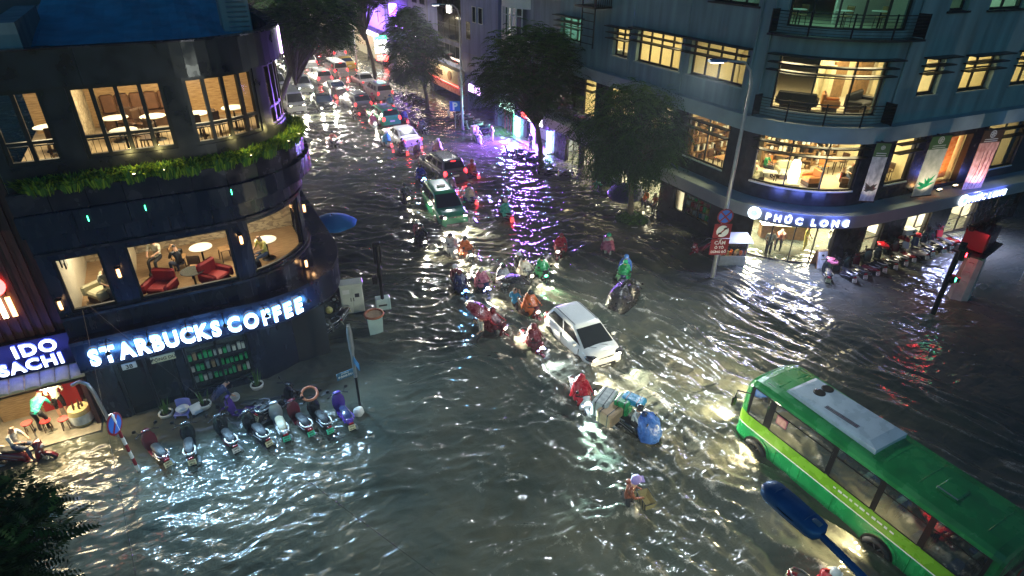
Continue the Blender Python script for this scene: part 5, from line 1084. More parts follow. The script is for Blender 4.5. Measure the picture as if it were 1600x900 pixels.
# ------------------------------------------------------------------ the green bus
def build_bus():
    t = thing('city_bus', 'green minibus with lime side stripe and white roof cooling unit', 'bus', (14.53, 5.9, -.3))
    hw = 1.03; y0, y1 = -3.62, 3.62
    def ring(y, w=1.0, dz=0, zb=.22):
        h = [(0,zb), (hw*.94*w,zb), (hw*.99*w,zb+.12), (hw*w,.62), (hw*w,1.02), (hw*w,1.06), (hw*.995*w,1.48), (hw*.955*w,2.50+dz), (hw*.925*w,2.60+dz), (hw*.84*w,2.70+dz), (hw*.55*w,2.765+dz), (0,2.79+dz)]
        return [(x,y,z) for x, z in h]+[(-x,y,z) for x, z in h[-2:0:-1]]
    ys = [y0, y0+.06, y0+.25, -2.6, -1.5, -.4, .7, 1.8, 2.62, 3.22, 3.40, 3.54, y1]
    ws = [.90, .96, 1, 1, 1, 1, 1, 1, 1, 1, .985, .95, .90]; dz = [-.10, -.03, 0, 0, 0, 0, 0, 0, 0, -.02, -.06, -.14, -.24]
    rings = [ring(y, w, d) for y, w, d in zip(ys, ws, dz)]; n = len(rings[0])
    cols = [0,0,0,0,2,1,None,3,3,3,3]
    b = MB()
    for i in range(len(rings)-1):
        for k in range(n):
            kk = k if k < 11 else n-1-k; c = cols[kk]
            a = rings[i][k], rings[i][(k+1) % n], rings[i+1][(k+1) % n], rings[i+1][k]
            if c is None:
                if 1 < i < len(rings)-3: continue
                c = 3
            b.add([a[0], a[3], a[2], a[1]], [(0,1,2,3)], c, kk > 6)
    b.add(rings[0], [tuple(range(n))], 0); b.add(rings[-1], [tuple(range(n-1,-1,-1))], 0)
    body = b.build('body', ['bus_green', 'bus_lime', 'plate_white', 'bus_dark'], t)
    # glazing: pillars and panes
    cuts = [(-3.37,-2.18), (-2.10,-.92), (-.84,.44), (.52,2.50), (2.68,3.30)]
    for s in (-1, 1):
        for a, c in zip([-3.42]+[c for _, c in cuts], [a for a, _ in cuts]+[3.36]): MB().add([(s*hw*.997,a,1.48), (s*hw*.997,c,1.48), (s*hw*.957,c,2.5), (s*hw*.957,a,2.5)], [(0,1,2,3) if s < 0 else (3,2,1,0)]).build('pillar', 'black_frame', t)
        for j, (a, c) in enumerate(cuts):
            x0, x1 = s*(hw*.995+.004), s*(hw*.955+.004); f = (0,1,2,3) if s < 0 else (3,2,1,0)
            w = MB(); fr = MB(); e = .035
            for (p, q, r0, r1) in ((a, c, 1.46, 1.46+e), (a, c, 2.5-e, 2.5), (a, a+e, 1.46+e, 2.5-e), (c-e, c, 1.46+e, 2.5-e)) + (((a+e, c-e, 2.18, 2.22),) if j < 4 else ()):
                xx = lambda z: x0+(x1-x0)*(z-1.46)/1.04
                fr.add([(xx(r0),p,r0), (xx(r0),q,r0), (xx(r1),q,r1), (xx(r1),p,r1)], [f])
            fo = fr.build('window', 'black_frame', t)
            w.add([(x0-s*.006,a+e*.5,1.47), (x0-s*.006,c-e*.5,1.47), (x1-s*.006,c-e*.5,2.49), (x1-s*.006,a+e*.5,2.49)], [f]); w.build('pane', 'bus_glass' if j in (1, 2) else 'car_glass', fo)
    ws_ = MB().add([(-.80,3.595,1.50), (.80,3.595,1.50), (.72,3.49,2.34), (-.72,3.49,2.34)], [(3,2,1,0)]); ws_.build('windscreen', 'car_glass', t)
    MB().add([(-.80,-3.635,1.55), (.80,-3.635,1.55), (.76,-3.6,2.35), (-.76,-3.6,2.35)], [(0,1,2,3)]).build('rear_window', 'car_glass', t)
    # cabin
    MB().bx(-.96,.96,-3.5,3.3,.80,.86).build('cabin_floor', 'grey_wall', t)
    for i in range(6):
        for x in (-.62, .62):
            y = -2.9+.92*i; s = MB().rbox((x,y,1.22), (.74,.42,.12), .03).rbox((x,y-.20,1.62), (.74,.12,.75), .04).build('passenger_seat', 'royal_seat' if 'royal_seat' in M else 'cloth_royal', t)
            MB().rbox((x,y-.20,2.02), (.70,.13,.10), .03).build('headrest_cover', 'table_white', s)
    MB().rbox((-.45,2.55,1.45), (.5,.5,.9), .05).build('driver_seat', 'dark_interior', t)
    lamp('cabin_light', 'AREA', (0,-.9,2.5), 12, (.55,.95,1.0), t, aim=(0,0,-1), size=1.0, sy=4)
    MB().bx(-.15,.15,-2.6,.6,2.52,2.55).build('cabin_lamp', 'tv_teal', t)
    # roof equipment
    ac = MB().loft([[(-.66,-.30,2.74), (.66,-.30,2.74), (.62,2.55,2.74), (-.62,2.55,2.74)], [(-.66,-.30,2.90), (.66,-.30,2.90), (.60,2.50,2.84), (-.60,2.50,2.84)], [(-.55,-.02,2.96), (.55,-.02,2.96), (.50,2.40,2.87), (-.50,2.40,2.87)]]).build('cooling_unit', 'bus_white', t)
    for x in (.0, .36): MB().lathe([(.17, -.005), (.17, .02), (.14, .022)], 22, (x+.03, 1.95, 2.885)).build('fan_vent', 'black_frame', ac)
    for k in range(3): MB().box((-.40+.055*k, .95, 2.928), (.022, 1.0, .012), M4=Matrix.Rotation(rad(-2.2),4,'X')).build('air_slot', 'maroon_paint' if k == 1 else 'black_frame', ac)
    pass
    h = MB().rbox((-.10,-1.95,2.79), (.62,.5,.07), .03).build('roof_hatch', 'bus_dark', t); MB().bx(-.38,-.34,-2.2,-1.7,2.825,2.835).build('hatch_rim', 'galv_steel', h)
    for k in range(3): MB().rbox((0, 2.78+.17*k, 2.755-.03*k), (1.25,.07,.05), .02).build('roof_rib', 'bus_green', t)
    for x in (-.72, .72): MB().tube([(x,-3.4,2.71), (x,3.1,2.71)], .018, 6).build('roof_gutter', 'galv_steel', t)
    for x in (-.78, .78): MB().ball((x,3.36,2.58), 1, 8, 6, sc=(.06,.08,.04)).build('marker_lamp', 'plate_green', t)
    for s in (-1, 1):
        for y in (-3.3, -2.1, .1, 1.2, 2.05):
            MB().bx(min(s*1.026, s*1.034), max(s*1.026, s*1.034), y-.008, y+.008, .30, 1.02).build('panel_seam', 'bus_dark', t)
        MB().bx(min(s*1.026, s*1.036), max(s*1.026, s*1.036), -3.3, -2.5, .62, .95).build('engine_flap', 'bus_dark', t)
    for y in (-3.0, -1.4, -.6): MB().tube([(-.9,y,2.655), (-.55,y,2.768), (0,y,2.795), (.55,y,2.768), (.9,y,2.655)], .008, 5).build('roof_seam', 'bus_green', t)
    # wheels, lamps and trim
    for y in (2.73, -1.35):
        for s in (-1, 1):
            t_ = wheel_node('wheel', y, .40, .12, s*(hw-.13)); o = link('wheel', t_[1], None, t); link('rim', t_[3][0][1], None, o)
            MB().lathe([(.53, -.015), (.53, .02), (.46, .03), (.44, -.015)], 28, (s*(hw+.002), y, .44), 'x').build('wheel_arch', 'bus_green' , t)
            MB().lathe([(.455, -.01), (.455, .012)], 28, (s*(hw+.008), y, .43), 'x').build('wheel_well', 'black_frame', t)
            o.location = (s*.115, 0, 0)
    for s in (-1, 1):
        MB().ball((s*.70,3.53,.92), 1, 12, 8, sc=(.17,.14,.12)).build('headlight', 'head_soft', t)
        MB().tube([(s*.98,3.35,2.2), (s*1.2,3.72,2.15), (s*1.22,3.74,1.9)], .018, 6).rbox((s*1.23,3.74,1.72), (.20,.08,.34), .04).build('wing_mirror', 'black_metal', t)
        MB().rbox((s*.80,-3.6,1.1), (.16,.08,.36), .03).build('tail_light', 'tail_off', t)
        lamp('headlight_beam', 'SPOT', (s*.7,3.75,.92), 1600, (1,.86,.55), t, aim=(s*.1,1,-.08), size=.08, angle=100, blend=1.0)
        lamp('side_marker', 'SPOT', (-1.1, 2.6-3.6*(s < 0), 1.0), 500, (1,.84,.5), t, aim=(-1,.2,-.25), size=.05, angle=120, blend=1.0)
    MB().rbox((0,3.64,.50), (1.8,.12,.28), .05).build('front_bumper', 'bus_green', t); MB().rbox((0,-3.64,.50), (1.8,.12,.28), .05).build('rear_bumper', 'bus_dark', t)
    p = MB().box((-1.012,2.16,2.02), (.012,.36,.30)).build('route_card', 'cloth_pink', t); MB().box((-1.020,2.16,2.02), (.008,.30,.24)).build('card_face', 'rose_print', p)
    tx = MB(); m4 = Matrix((Vector((0,-1,0)), Vector((0,0,1)), Vector((-1,0,0)))).transposed().to_4x4()
    for i in range(11): 
        w = .05+.03*((i*7) % 3); tx.box((-1.033, .15-.165*i, 1.29), (.006, w+.03, .05+.02*(i % 2)))
    tx.build('side_lettering', 'plate_white', t)
    lamp('brake_glow', 'AREA', (-.3,-3.9,1.0), 20, (1,.1,.06), t, aim=(0,-1,-.4), size=1.2, sy=.2)
    WAKES.append((14.5, 9.5, 0, 1, 1.15, 1.0)); WAKES.append((13.4, 5.0, -.5, 1, .6, .6)); WAKES.append((13.4, 9.0, -.5, 1, .6, .55))
build_bus()

# ------------------------------------------------------------------ trees
def frond(r, p, d, L, nl, lw, droop):
    """feathery compound leaf: a drooping stalk with paired leaflets"""
    vs, fs = [], []; d = Vector(d).normalized(); s = d.cross(Vector((0,0,1))); s = s.normalized() if s.length > .05 else Vector((1,0,0)); q = Vector(p)
    for i in range(nl):
        t = (i+.5)/nl; c = q+d*L*t+Vector((0,0,-droop*L*t*t)); ll = lw*(1.1-.55*abs(t-.45)*2)
        for sg in (-1, 1):
            v = (s*sg*1.0+d*.45+Vector((0,0,-.35-r.random()*.3))).normalized()*ll; w = d*ll*.17; o = len(vs)
            vs += [c-w*.4, c+v*.5+w, c+v, c+v*.5-w]; fs.append((o, o+1, o+2, o+3))
    return vs, fs
def tree(name, label, loc, h0, crown, n, seed, trunk_r=.14, frondL=.75, nl=7, lw=.20, droop=.5, lean=(0, 0), group=None, sprays=46, cols=('leaf_dark', 'leaf_mid', 'leaf_light'), weep=0.0):
    """crown: (centre offset x, y, z, radius x, y, z)"""
    r = random.Random(seed); t = thing(name, label, 'tree', loc, 0, group); cx, cy_, cz, rx, ry, rz = crown
    tr = MB(); top = Vector((lean[0], lean[1], h0)); tr.tube([(0,0,-.3), (lean[0]*.2, lean[1]*.2, h0*.4), top], [trunk_r*1.25, trunk_r, trunk_r*.8], 10)
    tips = []
    for k in range(sprays):
        a = r.uniform(0, 2*PI); zz = r.uniform(-.8, 1); m = math.sqrt(max(0, 1-zz*zz))*r.uniform(.55, 1); e = Vector((cx+rx*m*math.cos(a), cy_+ry*m*math.sin(a), cz+rz*zz))
        mid = top.lerp(e, .5)+Vector((r.uniform(-.3, .3), r.uniform(-.3, .3), .35)); tips += [(e, (e-mid).normalized()), (e, (e-mid).normalized()), (mid.lerp(e, .7), (e-mid).normalized())]
        if k < sprays*.8: tr.tube([top+Vector((0,0,-r.random()*h0*.2)), mid, e], [trunk_r*.42, trunk_r*.2, .012], 5)
    tr.build('trunk', 'bark', t)
    lf = MB()
    for i in range(n):
        e, d = tips[r.randrange(len(tips))]; p = e+Vector((r.gauss(0, .33), r.gauss(0, .33), r.gauss(0, .26)))*(min(rx, ry)*.30)
        a = r.uniform(0, 2*PI); dd = Vector((math.cos(a), math.sin(a), r.uniform(-.5-weep, .35-weep)))+d*.6
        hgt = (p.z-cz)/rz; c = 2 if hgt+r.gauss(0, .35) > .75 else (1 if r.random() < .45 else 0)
        v, f = frond(r, p, dd, frondL*r.uniform(.6, 1.15), nl, lw*r.uniform(.8, 1.2), droop*r.uniform(.6, 1.6)); lf.add(v, f, c)
    lf.build('crown', list(cols), t); return t
PG = 'feathery street trees along the right pavement'
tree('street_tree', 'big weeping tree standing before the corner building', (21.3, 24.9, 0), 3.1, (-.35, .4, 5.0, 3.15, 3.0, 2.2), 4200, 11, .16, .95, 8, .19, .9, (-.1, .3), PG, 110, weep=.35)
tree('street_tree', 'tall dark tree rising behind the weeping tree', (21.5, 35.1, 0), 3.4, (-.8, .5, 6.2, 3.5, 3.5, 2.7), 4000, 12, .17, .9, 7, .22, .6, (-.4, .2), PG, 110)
tree('street_tree', 'slim dark tree beside the far shops with a conical crown', (20.6, 54.1, 0), 3.0, (-1.2, .3, 5.4, 2.5, 2.9, 3.0), 3200, 13, .16, .9, 6, .26, .6, (-.4, 0), PG, 90, weep=.2)
tree('street_tree', 'tree with high branches across the far purple facade', (20.6, 70.0, 0), 5.0, (-2.5, -.5, 8.6, 4.4, 4.0, 1.7), 2200, 14, .2, .9, 6, .30, .4, (-.8, 0), PG, 80)
LG = 'dark trees along the left pavement'
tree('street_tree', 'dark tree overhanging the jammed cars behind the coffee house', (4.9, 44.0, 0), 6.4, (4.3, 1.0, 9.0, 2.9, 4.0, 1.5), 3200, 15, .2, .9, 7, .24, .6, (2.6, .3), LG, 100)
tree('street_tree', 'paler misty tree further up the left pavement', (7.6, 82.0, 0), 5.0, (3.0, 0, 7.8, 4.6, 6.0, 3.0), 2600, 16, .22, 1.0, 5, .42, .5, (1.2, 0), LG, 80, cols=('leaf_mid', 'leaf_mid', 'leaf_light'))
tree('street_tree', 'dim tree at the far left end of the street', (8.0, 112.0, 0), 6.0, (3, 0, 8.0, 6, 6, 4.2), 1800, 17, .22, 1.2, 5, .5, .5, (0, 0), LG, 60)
tree('street_tree', 'dark tree with fanned leaves near the parked scooters, cut by the picture corner', (-4.9, 8.6, 0), 4.6, (.25, .2, 5.85, 1.45, 1.5, .7), 1100, 18, .16, .62, 10, .15, .3, (.3, .1), None, 80, cols=('leaf_dark', 'leaf_dark', 'leaf_mid'))
def leafy_bush(label, loc, rx, ry, h, n, seed, cols=('leaf_mid', 'leaf_light', 'leaf_dark'), ls=.10):
    r = random.Random(seed); t = thing('shrub', label, 'shrub', loc); m = MB()
    for i in range(n):
        a = r.uniform(0, 2*PI); d = r.random()**.5; x, y = rx*d*math.cos(a), ry*d*math.sin(a); z = h*(1-d*d*.7)*r.uniform(.35, 1.05)
        s = ls*r.uniform(.6, 1.3); u = Vector((r.gauss(0, 1), r.gauss(0, 1), r.gauss(0, .5))).normalized(); v = u.cross(Vector((r.gauss(0, 1), r.gauss(0, 1), 1))).normalized()
        c = Vector((x, y, z)); m.add([c-u*s*.9, c+v*s*.35, c+u*s*.9, c-v*s*.35], [(0,1,2,3)], r.randrange(3))
    m.build('foliage', list(cols), t)
    st = MB()
    for k in range(7): st.tube([(r.uniform(-.2, .2)*rx, r.uniform(-.2, .2)*ry, 0), (r.uniform(-.7, .7)*rx, r.uniform(-.7, .7)*ry, h*.6)], .014, 4)
    st.build('stem', 'bark', t); return t
leafy_bush('low dense shrub round the foot of the weeping tree', (21.3, 24.75, .02), .95, .85, .5, 1400, 3)
pb = thing('tree_planter', 'raised kerbed bed at the foot of the weeping tree', 'planter', (21.3, 24.7, 0)); MB().lathe([(1.02, -.3), (1.05, .06), (1.02, .10), (.92, .10), (.9, .04)], 20).build('kerb_ring', 'concrete', pb); MB().lathe([(.9, -.2), (.9, .05)], 18).build('soil', 'soil', pb)
leafy_bush('dark shrub at the foot of the tall dark tree', (21.3, 34.6, .02), .9, .7, .75, 700, 5, ('leaf_dark', 'leaf_mid', 'leaf_dark'))

# ------------------------------------------------------------------ the shop next to the coffee house
def build_ramen():
    b = thing('noodle_bar', 'red slatted noodle bar with violet lit sign next to the coffee house', 'building')
    MB().bx(-12, -4.42, 19.35, 19.6, 2.0, 9.5).build('wall', 'red_wood', b)
    for i in range(30): MB().bx(-11.9+.25*i, -11.78+.25*i, 19.27, 19.35, 2.9+.0, 9.4).build('slat', 'red_wood', b)
    MB().bx(-4.46, -4.41, 19.05, 19.5, 2.3, 9.6).build('edge_strip', 'awning_cream', b)
    MB().bx(-12, -4.45, 19.0, 19.2, 2.36, 3.46).build('sign_board', 'navy_dark', b)
    for word, x, z, s in (('IDO', -5.55, 3.0, .56), ('ISACHI', -5.35, 2.50, .52)):
        me = text_mesh(word, s, .018, .035, spacing=1.15)
        xs = max(v.co.x for v in me.vertices); MB().text(me, face_mat((-4.80-xs, 18.96, z), (1,0,0), (0,0,1)), 0, 1).build('letters', ['sign_white', 'sign_violet'], b)
    for i in range(3): lamp('sign_glow', 'AREA', (-7.0+1.0*i, 18.45, 2.9), 6, (.12, .14, 1), b, aim=(0, 1, .1), size=1.0, sy=.5)
    for i in range(12):                                                          # scalloped tile eave
        x = -9.0+.385*i; MB().loft([[(x+.19+.19*math.cos(a), y, z+.09*math.sin(a)) for a in (rad(20*k) for k in range(10))] for y, z in ((19.2, 2.30), (18.62, 2.02))], cap=True).build('eave_tile', 'awning_cream', b)
    MB().bx(-9.2, -4.5, 18.6, 19.3, 1.94, 2.0).build('eave_board', 'dark_wood', b)
    MB().bx(-9.2, -4.5, 18.35, 21.5, -.32, .06).build('raised_step', 'tile_step', b)
    MB().bx(-9.2, -4.5, 21.4, 21.5, .06, 2.1).build('inner_wall', 'wood_wall', b)
    MB().bx(-4.62, -4.5, 18.75, 21.4, .06, 2.0).build('side_wall', 'red_wood', b)
    MB().bx(-9.2, -4.5, 19.2, 21.5, 1.95, 2.0).build('ceiling', 'cream_wall', b)
    c = thing('noodle_counter', 'red counter with goods in the lit noodle bar', 'counter', (-6.2, 20.5, .06)); MB().bx(.05, 1.1, -.3, .3, 0, .92).build('front', 'red_counter', c); MB().bx(-1.1, .05, -.27, .3, 0, .92).build('cabinet', 'wood_wall', c); MB().rbox((0,0,.95), (2.3,.68,.05), .02).build('worktop', 'mid_wood', c)
    for k in range(9): MB().rbox((-1.0+.25*k, .02, 1.05), (.17,.2,.15), .03).build('goods', R.choice(['cardboard', 'cloth_yellow', 'cloth_orange', 'white_plastic']), c)
    s = shop_shelf('wall shelf of warm coloured boxes in the noodle bar', (-5.6, 21.05, .6), 0, 2.0, 1.3, 3, 8, ['cardboard', 'cloth_orange', 'cloth_yellow', 'white_plastic', 'cloth_red'], 21)
    l = thing('paper_lantern', 'large glowing white lantern over the noodle bar counter', 'lantern', (-5.65, 19.5, 1.68)); MB().ball((0,0,0), .30, 18, 10, sc=(1.25,1.25,.75)).build('shade', 'lightbox', l); MB().tube([(0,0,.2), (0,0,.34)], .012, 6).build('cord', 'black_metal', l)
    lamp('lantern_light', 'POINT', (0,-.1,-.35), 90, (1,.78,.42), l, size=.2)
    lamp('shop_light', 'AREA', (-6.6, 20.0, 1.92), 130, (1,.72,.36), b, aim=(0, -.25, -1), size=1.8)
    lamp('eave_light', 'AREA', (-6.0, 18.75, 1.80), 150, (1,.80,.46), b, aim=(0, -.7, -1), size=2.6, sy=.2)
    k = thing('wooden_barrel', 'white and wood barrel with bottles by the noodle bar door', 'barrel', (-5.0, 19.05, .06)); MB().lathe([(.27, 0), (.33, .25), (.33, .42), (.29, .62)], 18).build('cask', 'straw', k); MB().lathe([(.335, .12), (.34, .38), (.335, .46)], 18, cap=False).build('label_band', 'grey_print', k)
    for i in range(5): MB().lathe([(.03, 0), (.03, .13), (.012, .18), (.012, .23)], 8, (.13*math.cos(1.3*i), .13*math.sin(1.3*i), .62)).build('bottle', 'dark_wood', k)
    w = thing('lit_panel', 'red and orange glowing panel high on the slatted wall', 'sign', (-5.72, 19.2, 4.25)); MB().lathe([(.3, 0), (.3, .06)], 20, (0,0,1.0), 'y').build('disc', 'neon_red', w)
    for i in range(4): MB().bx(-.5+.22*i, -.38+.22*i, -.02, .03, -.02, .62).build('lit_bar', 'lamp_warm' if i % 2 == 0 else 'lantern_warm', w)
    for i in range(3): 
        t = inst('wooden_stool', [node('seat', MB().lathe([(.15,.38), (.16,.40), (.15,.42)], 14), 'red_counter')]+[node('leg', MB().tube([(.13*math.cos(a), .13*math.sin(a), 0), (.10*math.cos(a), .10*math.sin(a), .38)], .016, 5), 'dark_wood') for a in (.8, 2.4, 3.9, 5.5)], 'small red stool on the lit step, %s' % ('near the barrel', 'below the counter', 'beside the customers')[i], 'stool', (-5.45-.5*i, 18.95+.15*i, .06), 0, 'red stools')
_old = set(COL.objects)
build_ramen()
for o_ in COL.objects:
    if o_ not in _old and o_.parent is None: o_.location.y += .85
dp = thing('rain_pipe', 'curved grey drain pipe at the corner between the two shops', 'pipe', (-4.45, 18.9, 0)); MB().tube([(-.25,.2,2.05), (.0,.05,2.2), (.18,-.05,2.1), (.25,-.08,1.8), (.42,-.2,-.2)], .055, 9).build('pipe', 'galv_steel', dp)

# ------------------------------------------------------------------ buildings up the street
def sash(parent, x, y0, y1, z0, z1, nv, nh, m='white_wall', gl='car_glass', d=.06):
    f = MB(); e = .05
    for y in [y0+(y1-y0)*k/nv for k in range(nv+1)]: f.bx(x-d, x, y-e/2, y+e/2, z0, z1)
    for z in [z0+(z1-z0)*k/nh for k in range(nh+1)]: f.bx(x-d-.004, x-.004, y0-e/2, y1+e/2, z-e/2, z+e/2)
    w = f.build('window', m, parent)
    for i in range(nv):
        for j in range(nh):
            a, b_, c, d_ = y0+(y1-y0)*i/nv, y0+(y1-y0)*(i+1)/nv, z0+(z1-z0)*j/nh, z0+(z1-z0)*(j+1)/nh
            MB().quad((x-d/2,a,c), (x-d/2,a,d_), (x-d/2,b_,d_), (x-d/2,b_,c)).build('pane', gl, w)
X = 23.9
def facade(parent, y0, y1, z0, z1, m, opens=(), depth=8, name='wall', x=X, t=.3):
    ys = sorted({y0, y1}|{v for o in opens for v in o[:2]}); zs = sorted({z0, z1}|{v for o in opens for v in o[2:4]}); mb = MB()
    for a, b_ in zip(ys, ys[1:]):
        for c, d in zip(zs, zs[1:]):
            if any(o[0] < (a+b_)/2 < o[1] and o[2] < (c+d)/2 < o[3] for o in opens): continue
            mb.bx(x, x+t, a, b_, c, d)
    mb.bx(x+t+.002, x+depth, y0, y0+.2, z0, z1); mb.bx(x+t+.002, x+depth, y1-.2, y1, z0, z1); mb.bx(x+t, x+depth, y0+.2, y1-.2, z1-.2, z1-.004); mb.bx(x+depth-.2, x+depth-.002, y0+.2, y1-.2, z0, z1-.2)
    mb.build(name, m, parent)
def far_buildings():
    # white house with the bow window
    b = thing('bow_window_house', 'pale house with a bow window next to the teal corner building', 'building')
    facade(b, 37.2, 45.6, -.3, 14, 'grey_wall', [(37.7, 41.9, 0, 1.7), (42.6, 45.2, 0, 1.7)])
    for z in (6.9, 7.3): pass
    bow = [(X, 41.2)]+[(X-.75*math.sin(PI*k/8)**.6, 41.2+4.2*k/8) for k in range(1, 8)]+[(X, 45.4)]
    MB().prism(bow, 6.6, 7.45).build('bow_apron', 'white_wall', b); MB().prism(bow, 9.45, 10.3).build('bow_head', 'white_wall', b)
    for k in range(1, 8):
        a, c = bow[k], bow[k+1] if k < 7 else bow[8]
        MB().tube([(a[0]+.02, a[1], 7.45), (a[0]+.02, a[1], 9.45)], .05, 6).build('mullion', 'white_wall', b)
        if k < 7:
            MB().add([(a[0]+.03,a[1],7.45), (c[0]+.03,c[1],7.45), (c[0]+.03,c[1],9.45), (a[0]+.03,a[1],9.45)], [(0,1,2,3)]).build('pane', 'car_glass', b); MB().tube([(a[0]+.02,a[1],8.95), (c[0]+.02,c[1],8.95)], .035, 5).build('transom', 'white_wall', b)
    MB().bx(X-.6, X, 37.2, 45.4, 10.4, 10.75).build('balcony_slab', 'white_wall', b)
    # violet neon shop at street level
    s = thing('neon_shop', 'glass shop with glowing violet and cyan light columns', 'shop')
    for y, m in ((37.55, 'neon_cyan'), (42.25, 'neon_cyan'), (39.9, 'neon_violet_tube')):
        if m in M: MB().bx(X-.42, X-.2, y-.16, y+.16, -.1, 1.75).build('light_column', m, s)
    MB().bx(X-.5, X-.05, 37.3, 42.5, 1.75, 2.5).build('fascia', 'neon_fascia', s)
    MB().bx(X-.56, X-.5, 38.2, 40.3, 1.85, 2.4).build('lit_sign', 'lightbox', s); MB().bx(X-.58, X-.5, 40.45, 41.3, 1.95, 2.3).build('lit_sign', 'neon_red', s)
    MB().bx(X-1.3, X, 37.3, 42.5, -.32, -.05).build('step', 'tile_step', s); MB().bx(X-.9, X, 37.3, 42.5, -.05, .12).build('step', 'tile_step', s)
    MB().bx(X+.35, X+3.2, 37.5, 42.3, -.1, -.02).build('shop_floor', 'pale_floor', s); MB().bx(X+3.2, X+3.3, 37.5, 42.3, -.1, 2.4).build('back_wall', 'cloth_royal', s)
    MB().bx(X+1.2, X+1.9, 38.2, 41.4, 0, .9).build('display_counter', 'table_white', s)
    for k in range(10): MB().rbox((X+1.5, 38.4+.31*k, 1.02), (.3,.2,.22), .03).build('goods', R.choice(['cloth_royal', 'white_plastic', 'cloth_pink']), s)
    lamp('neon_light', 'AREA', (X-.7, 39.9, 1.7), 5000, (.30, .10, 1.0), s, aim=(-1, -.4, -.5), size=4.6, sy=.12)
    lamp('shop_light', 'AREA', (X+1.6, 39.9, 2.3), 90, (.6, .5, 1), s, aim=(-.4, 0, -1), size=2)
    lamp('column_light', 'AREA', (X-.6, 37.55, .9), 220, (.45, .7, 1.0), s, aim=(-1, -.2, -.4), size=.12, sy=1.6)
    s2 = thing('bright_shop', 'bright shop window with green neon tube left of the violet shop', 'shop')
    MB().bx(X-.35, X-.15, 42.75, 42.95, -.1, 1.9).build('neon_tube', 'neon_green', s2); MB().bx(X-.4, X-.05, 42.6, 45.4, 1.8, 2.4).build('fascia', 'lightbox_green', s2)
    MB().bx(X+.4, X+2.4, 42.7, 45.1, -.1, 0).build('shop_floor', 'pale_floor', s2); MB().bx(X+2.4, X+2.5, 42.7, 45.1, -.1, 2.2).build('back_wall', 'white_wall', s2)
    for k in range(4): MB().bx(X-.12, X-.04, 43.3+.5*k, 43.42+.5*k, -.1, 1.8).build('door_post', 'cloth_pink', s2)
    lamp('neon_light', 'AREA', (X-.5, 43.8, 1.6), 200, (.35, 1, .75), s2, aim=(-1, 0, -.5), size=1.6, sy=.1)
    # blue-grey tall house
    b = thing('blue_house', 'blue painted house with two tall white framed slits', 'building')
    facade(b, 45.8, 52.4, -.3, 15, 'blue_wall', [(48.5, 49.25, 7.7, 8.9), (49.75, 50.4, 7.7, 8.9), (51.0, 51.8, 6.2, 7.6), (46.4, 51.8, 0, 1.8)], x=X-.25)
    for a, c in ((48.5, 49.25), (49.75, 50.4)): sash(b, X-.27, a, c, 7.7, 8.9, 1, 1)
    sash(b, X-.2, 51.0, 51.8, 6.2, 7.6, 1, 2, 'black_frame'); MB().bx(X-.28, X-.25, 45.9, 52.3, 5.0, 5.05).build('string_course', 'grey_wall', b)
    MB().bx(X+.2, X+2, 46.4, 51.8, -.1, 0).build('shop_floor', 'pale_floor', b)
    for k in range(4): MB().bx(X-.34, X-.26, 46.5+1.3*k, 47.5+1.3*k, 1.9, 2.5).build('sign_panel', R.choice(['neon_fascia', 'cloth_pink', 'neon_strip']), b)
    lamp('shop_light', 'AREA', (X-.5, 49, 1.6), 45, (.8, .5, .9), b, aim=(-1, 0, -.6), size=4, sy=.1)
    # dark glazed house with the cream shop sign
    b = thing('glazed_house', 'dark glazed house over a cream shop sign with a round emblem', 'building')
    facade(b, 52.6, 61, -.3, 14, 'blue_wall', [(53.2, 58.6, 5.6, 9.6), (53.4, 59.8, 3.7, 5.2), (53.2, 60.4, 0, 1.2)], x=X-.1)
    sash(b, X-.05, 53.2, 58.6, 5.6, 9.6, 4, 3, 'navy_dark'); sash(b, X-.05, 53.4, 59.8, 3.7, 5.2, 5, 1, 'grey_wall')
    sb = MB().bx(X-.75, X-.1, 52.7, 60.5, 2.0, 3.3).build('sign_board', 'awning_cream', b); MB().bx(X-.8, X-.75, 52.7, 60.5, 1.92, 2.0).build('neon_edge', 'neon_red', b); MB().bx(X-.65, X-.1, 52.8, 60.4, 1.2, 1.9).build('lower_board', 'rose_print', b)
    MB().lathe([(.42, -.06), (.42, 0)], 20, (X-.77, 54.6, 2.68), 'x').build('emblem', 'mid_wood', sb)
    MB().text(text_mesh('COFFEE', .6, .02, .03), face_mat((X-.78, 57.4, 2.45), (0,-1,0), (0,0,1))).build('lettering', 'dark_wood', sb)
    lamp('sign_light', 'AREA', (X-1.6, 56.8, 3.4), 90, (1, .82, .62), b, aim=(1, 0, -.6), size=5, sy=.3); lamp('shop_light', 'AREA', (X-.4, 57, 1.1), 50, (1, .8, .5), b, aim=(-1, 0, -.5), size=4, sy=.1)
    for y in (55.4, 55.9): MB().bx(X-.2, X-.16, y, y+.22, 7.9, 8.6).build('lit_slot', 'lamp_white', b)
    # far violet building and its neighbours
    b = thing('violet_building', 'far building washed in violet light above a white lit shop front', 'building')
    facade(b, 74, 83, -.3, 10.5, 'violet_wall', [], x=X); 
    for k in range(3): MB().bx(X-.1, X, 74.6+3*k, 76.6+3*k, 4.8, 9.8).build('wall_panel', 'violet_wall', b)
    MB().bx(X-1.2, X, 74, 83, 3.6, 4.0).build('canopy', 'grey_wall', b); MB().bx(X-1.3, X-1.2, 74.2, 83, 3.5, 3.9).build('light_strip', 'lamp_white', b)
    MB().bx(X-.15, X, 74.4, 77.0, 1.6, 3.4).build('lit_sign', 'lightbox', b); MB().bx(X-.17, X, 75.0, 76.4, .6, 1.3).build('lit_sign', 'neon_red', b); MB().bx(X-.14, X, 77.5, 82.6, .3, 3.0).build('shop_glass', 'lightbox_dim', b)
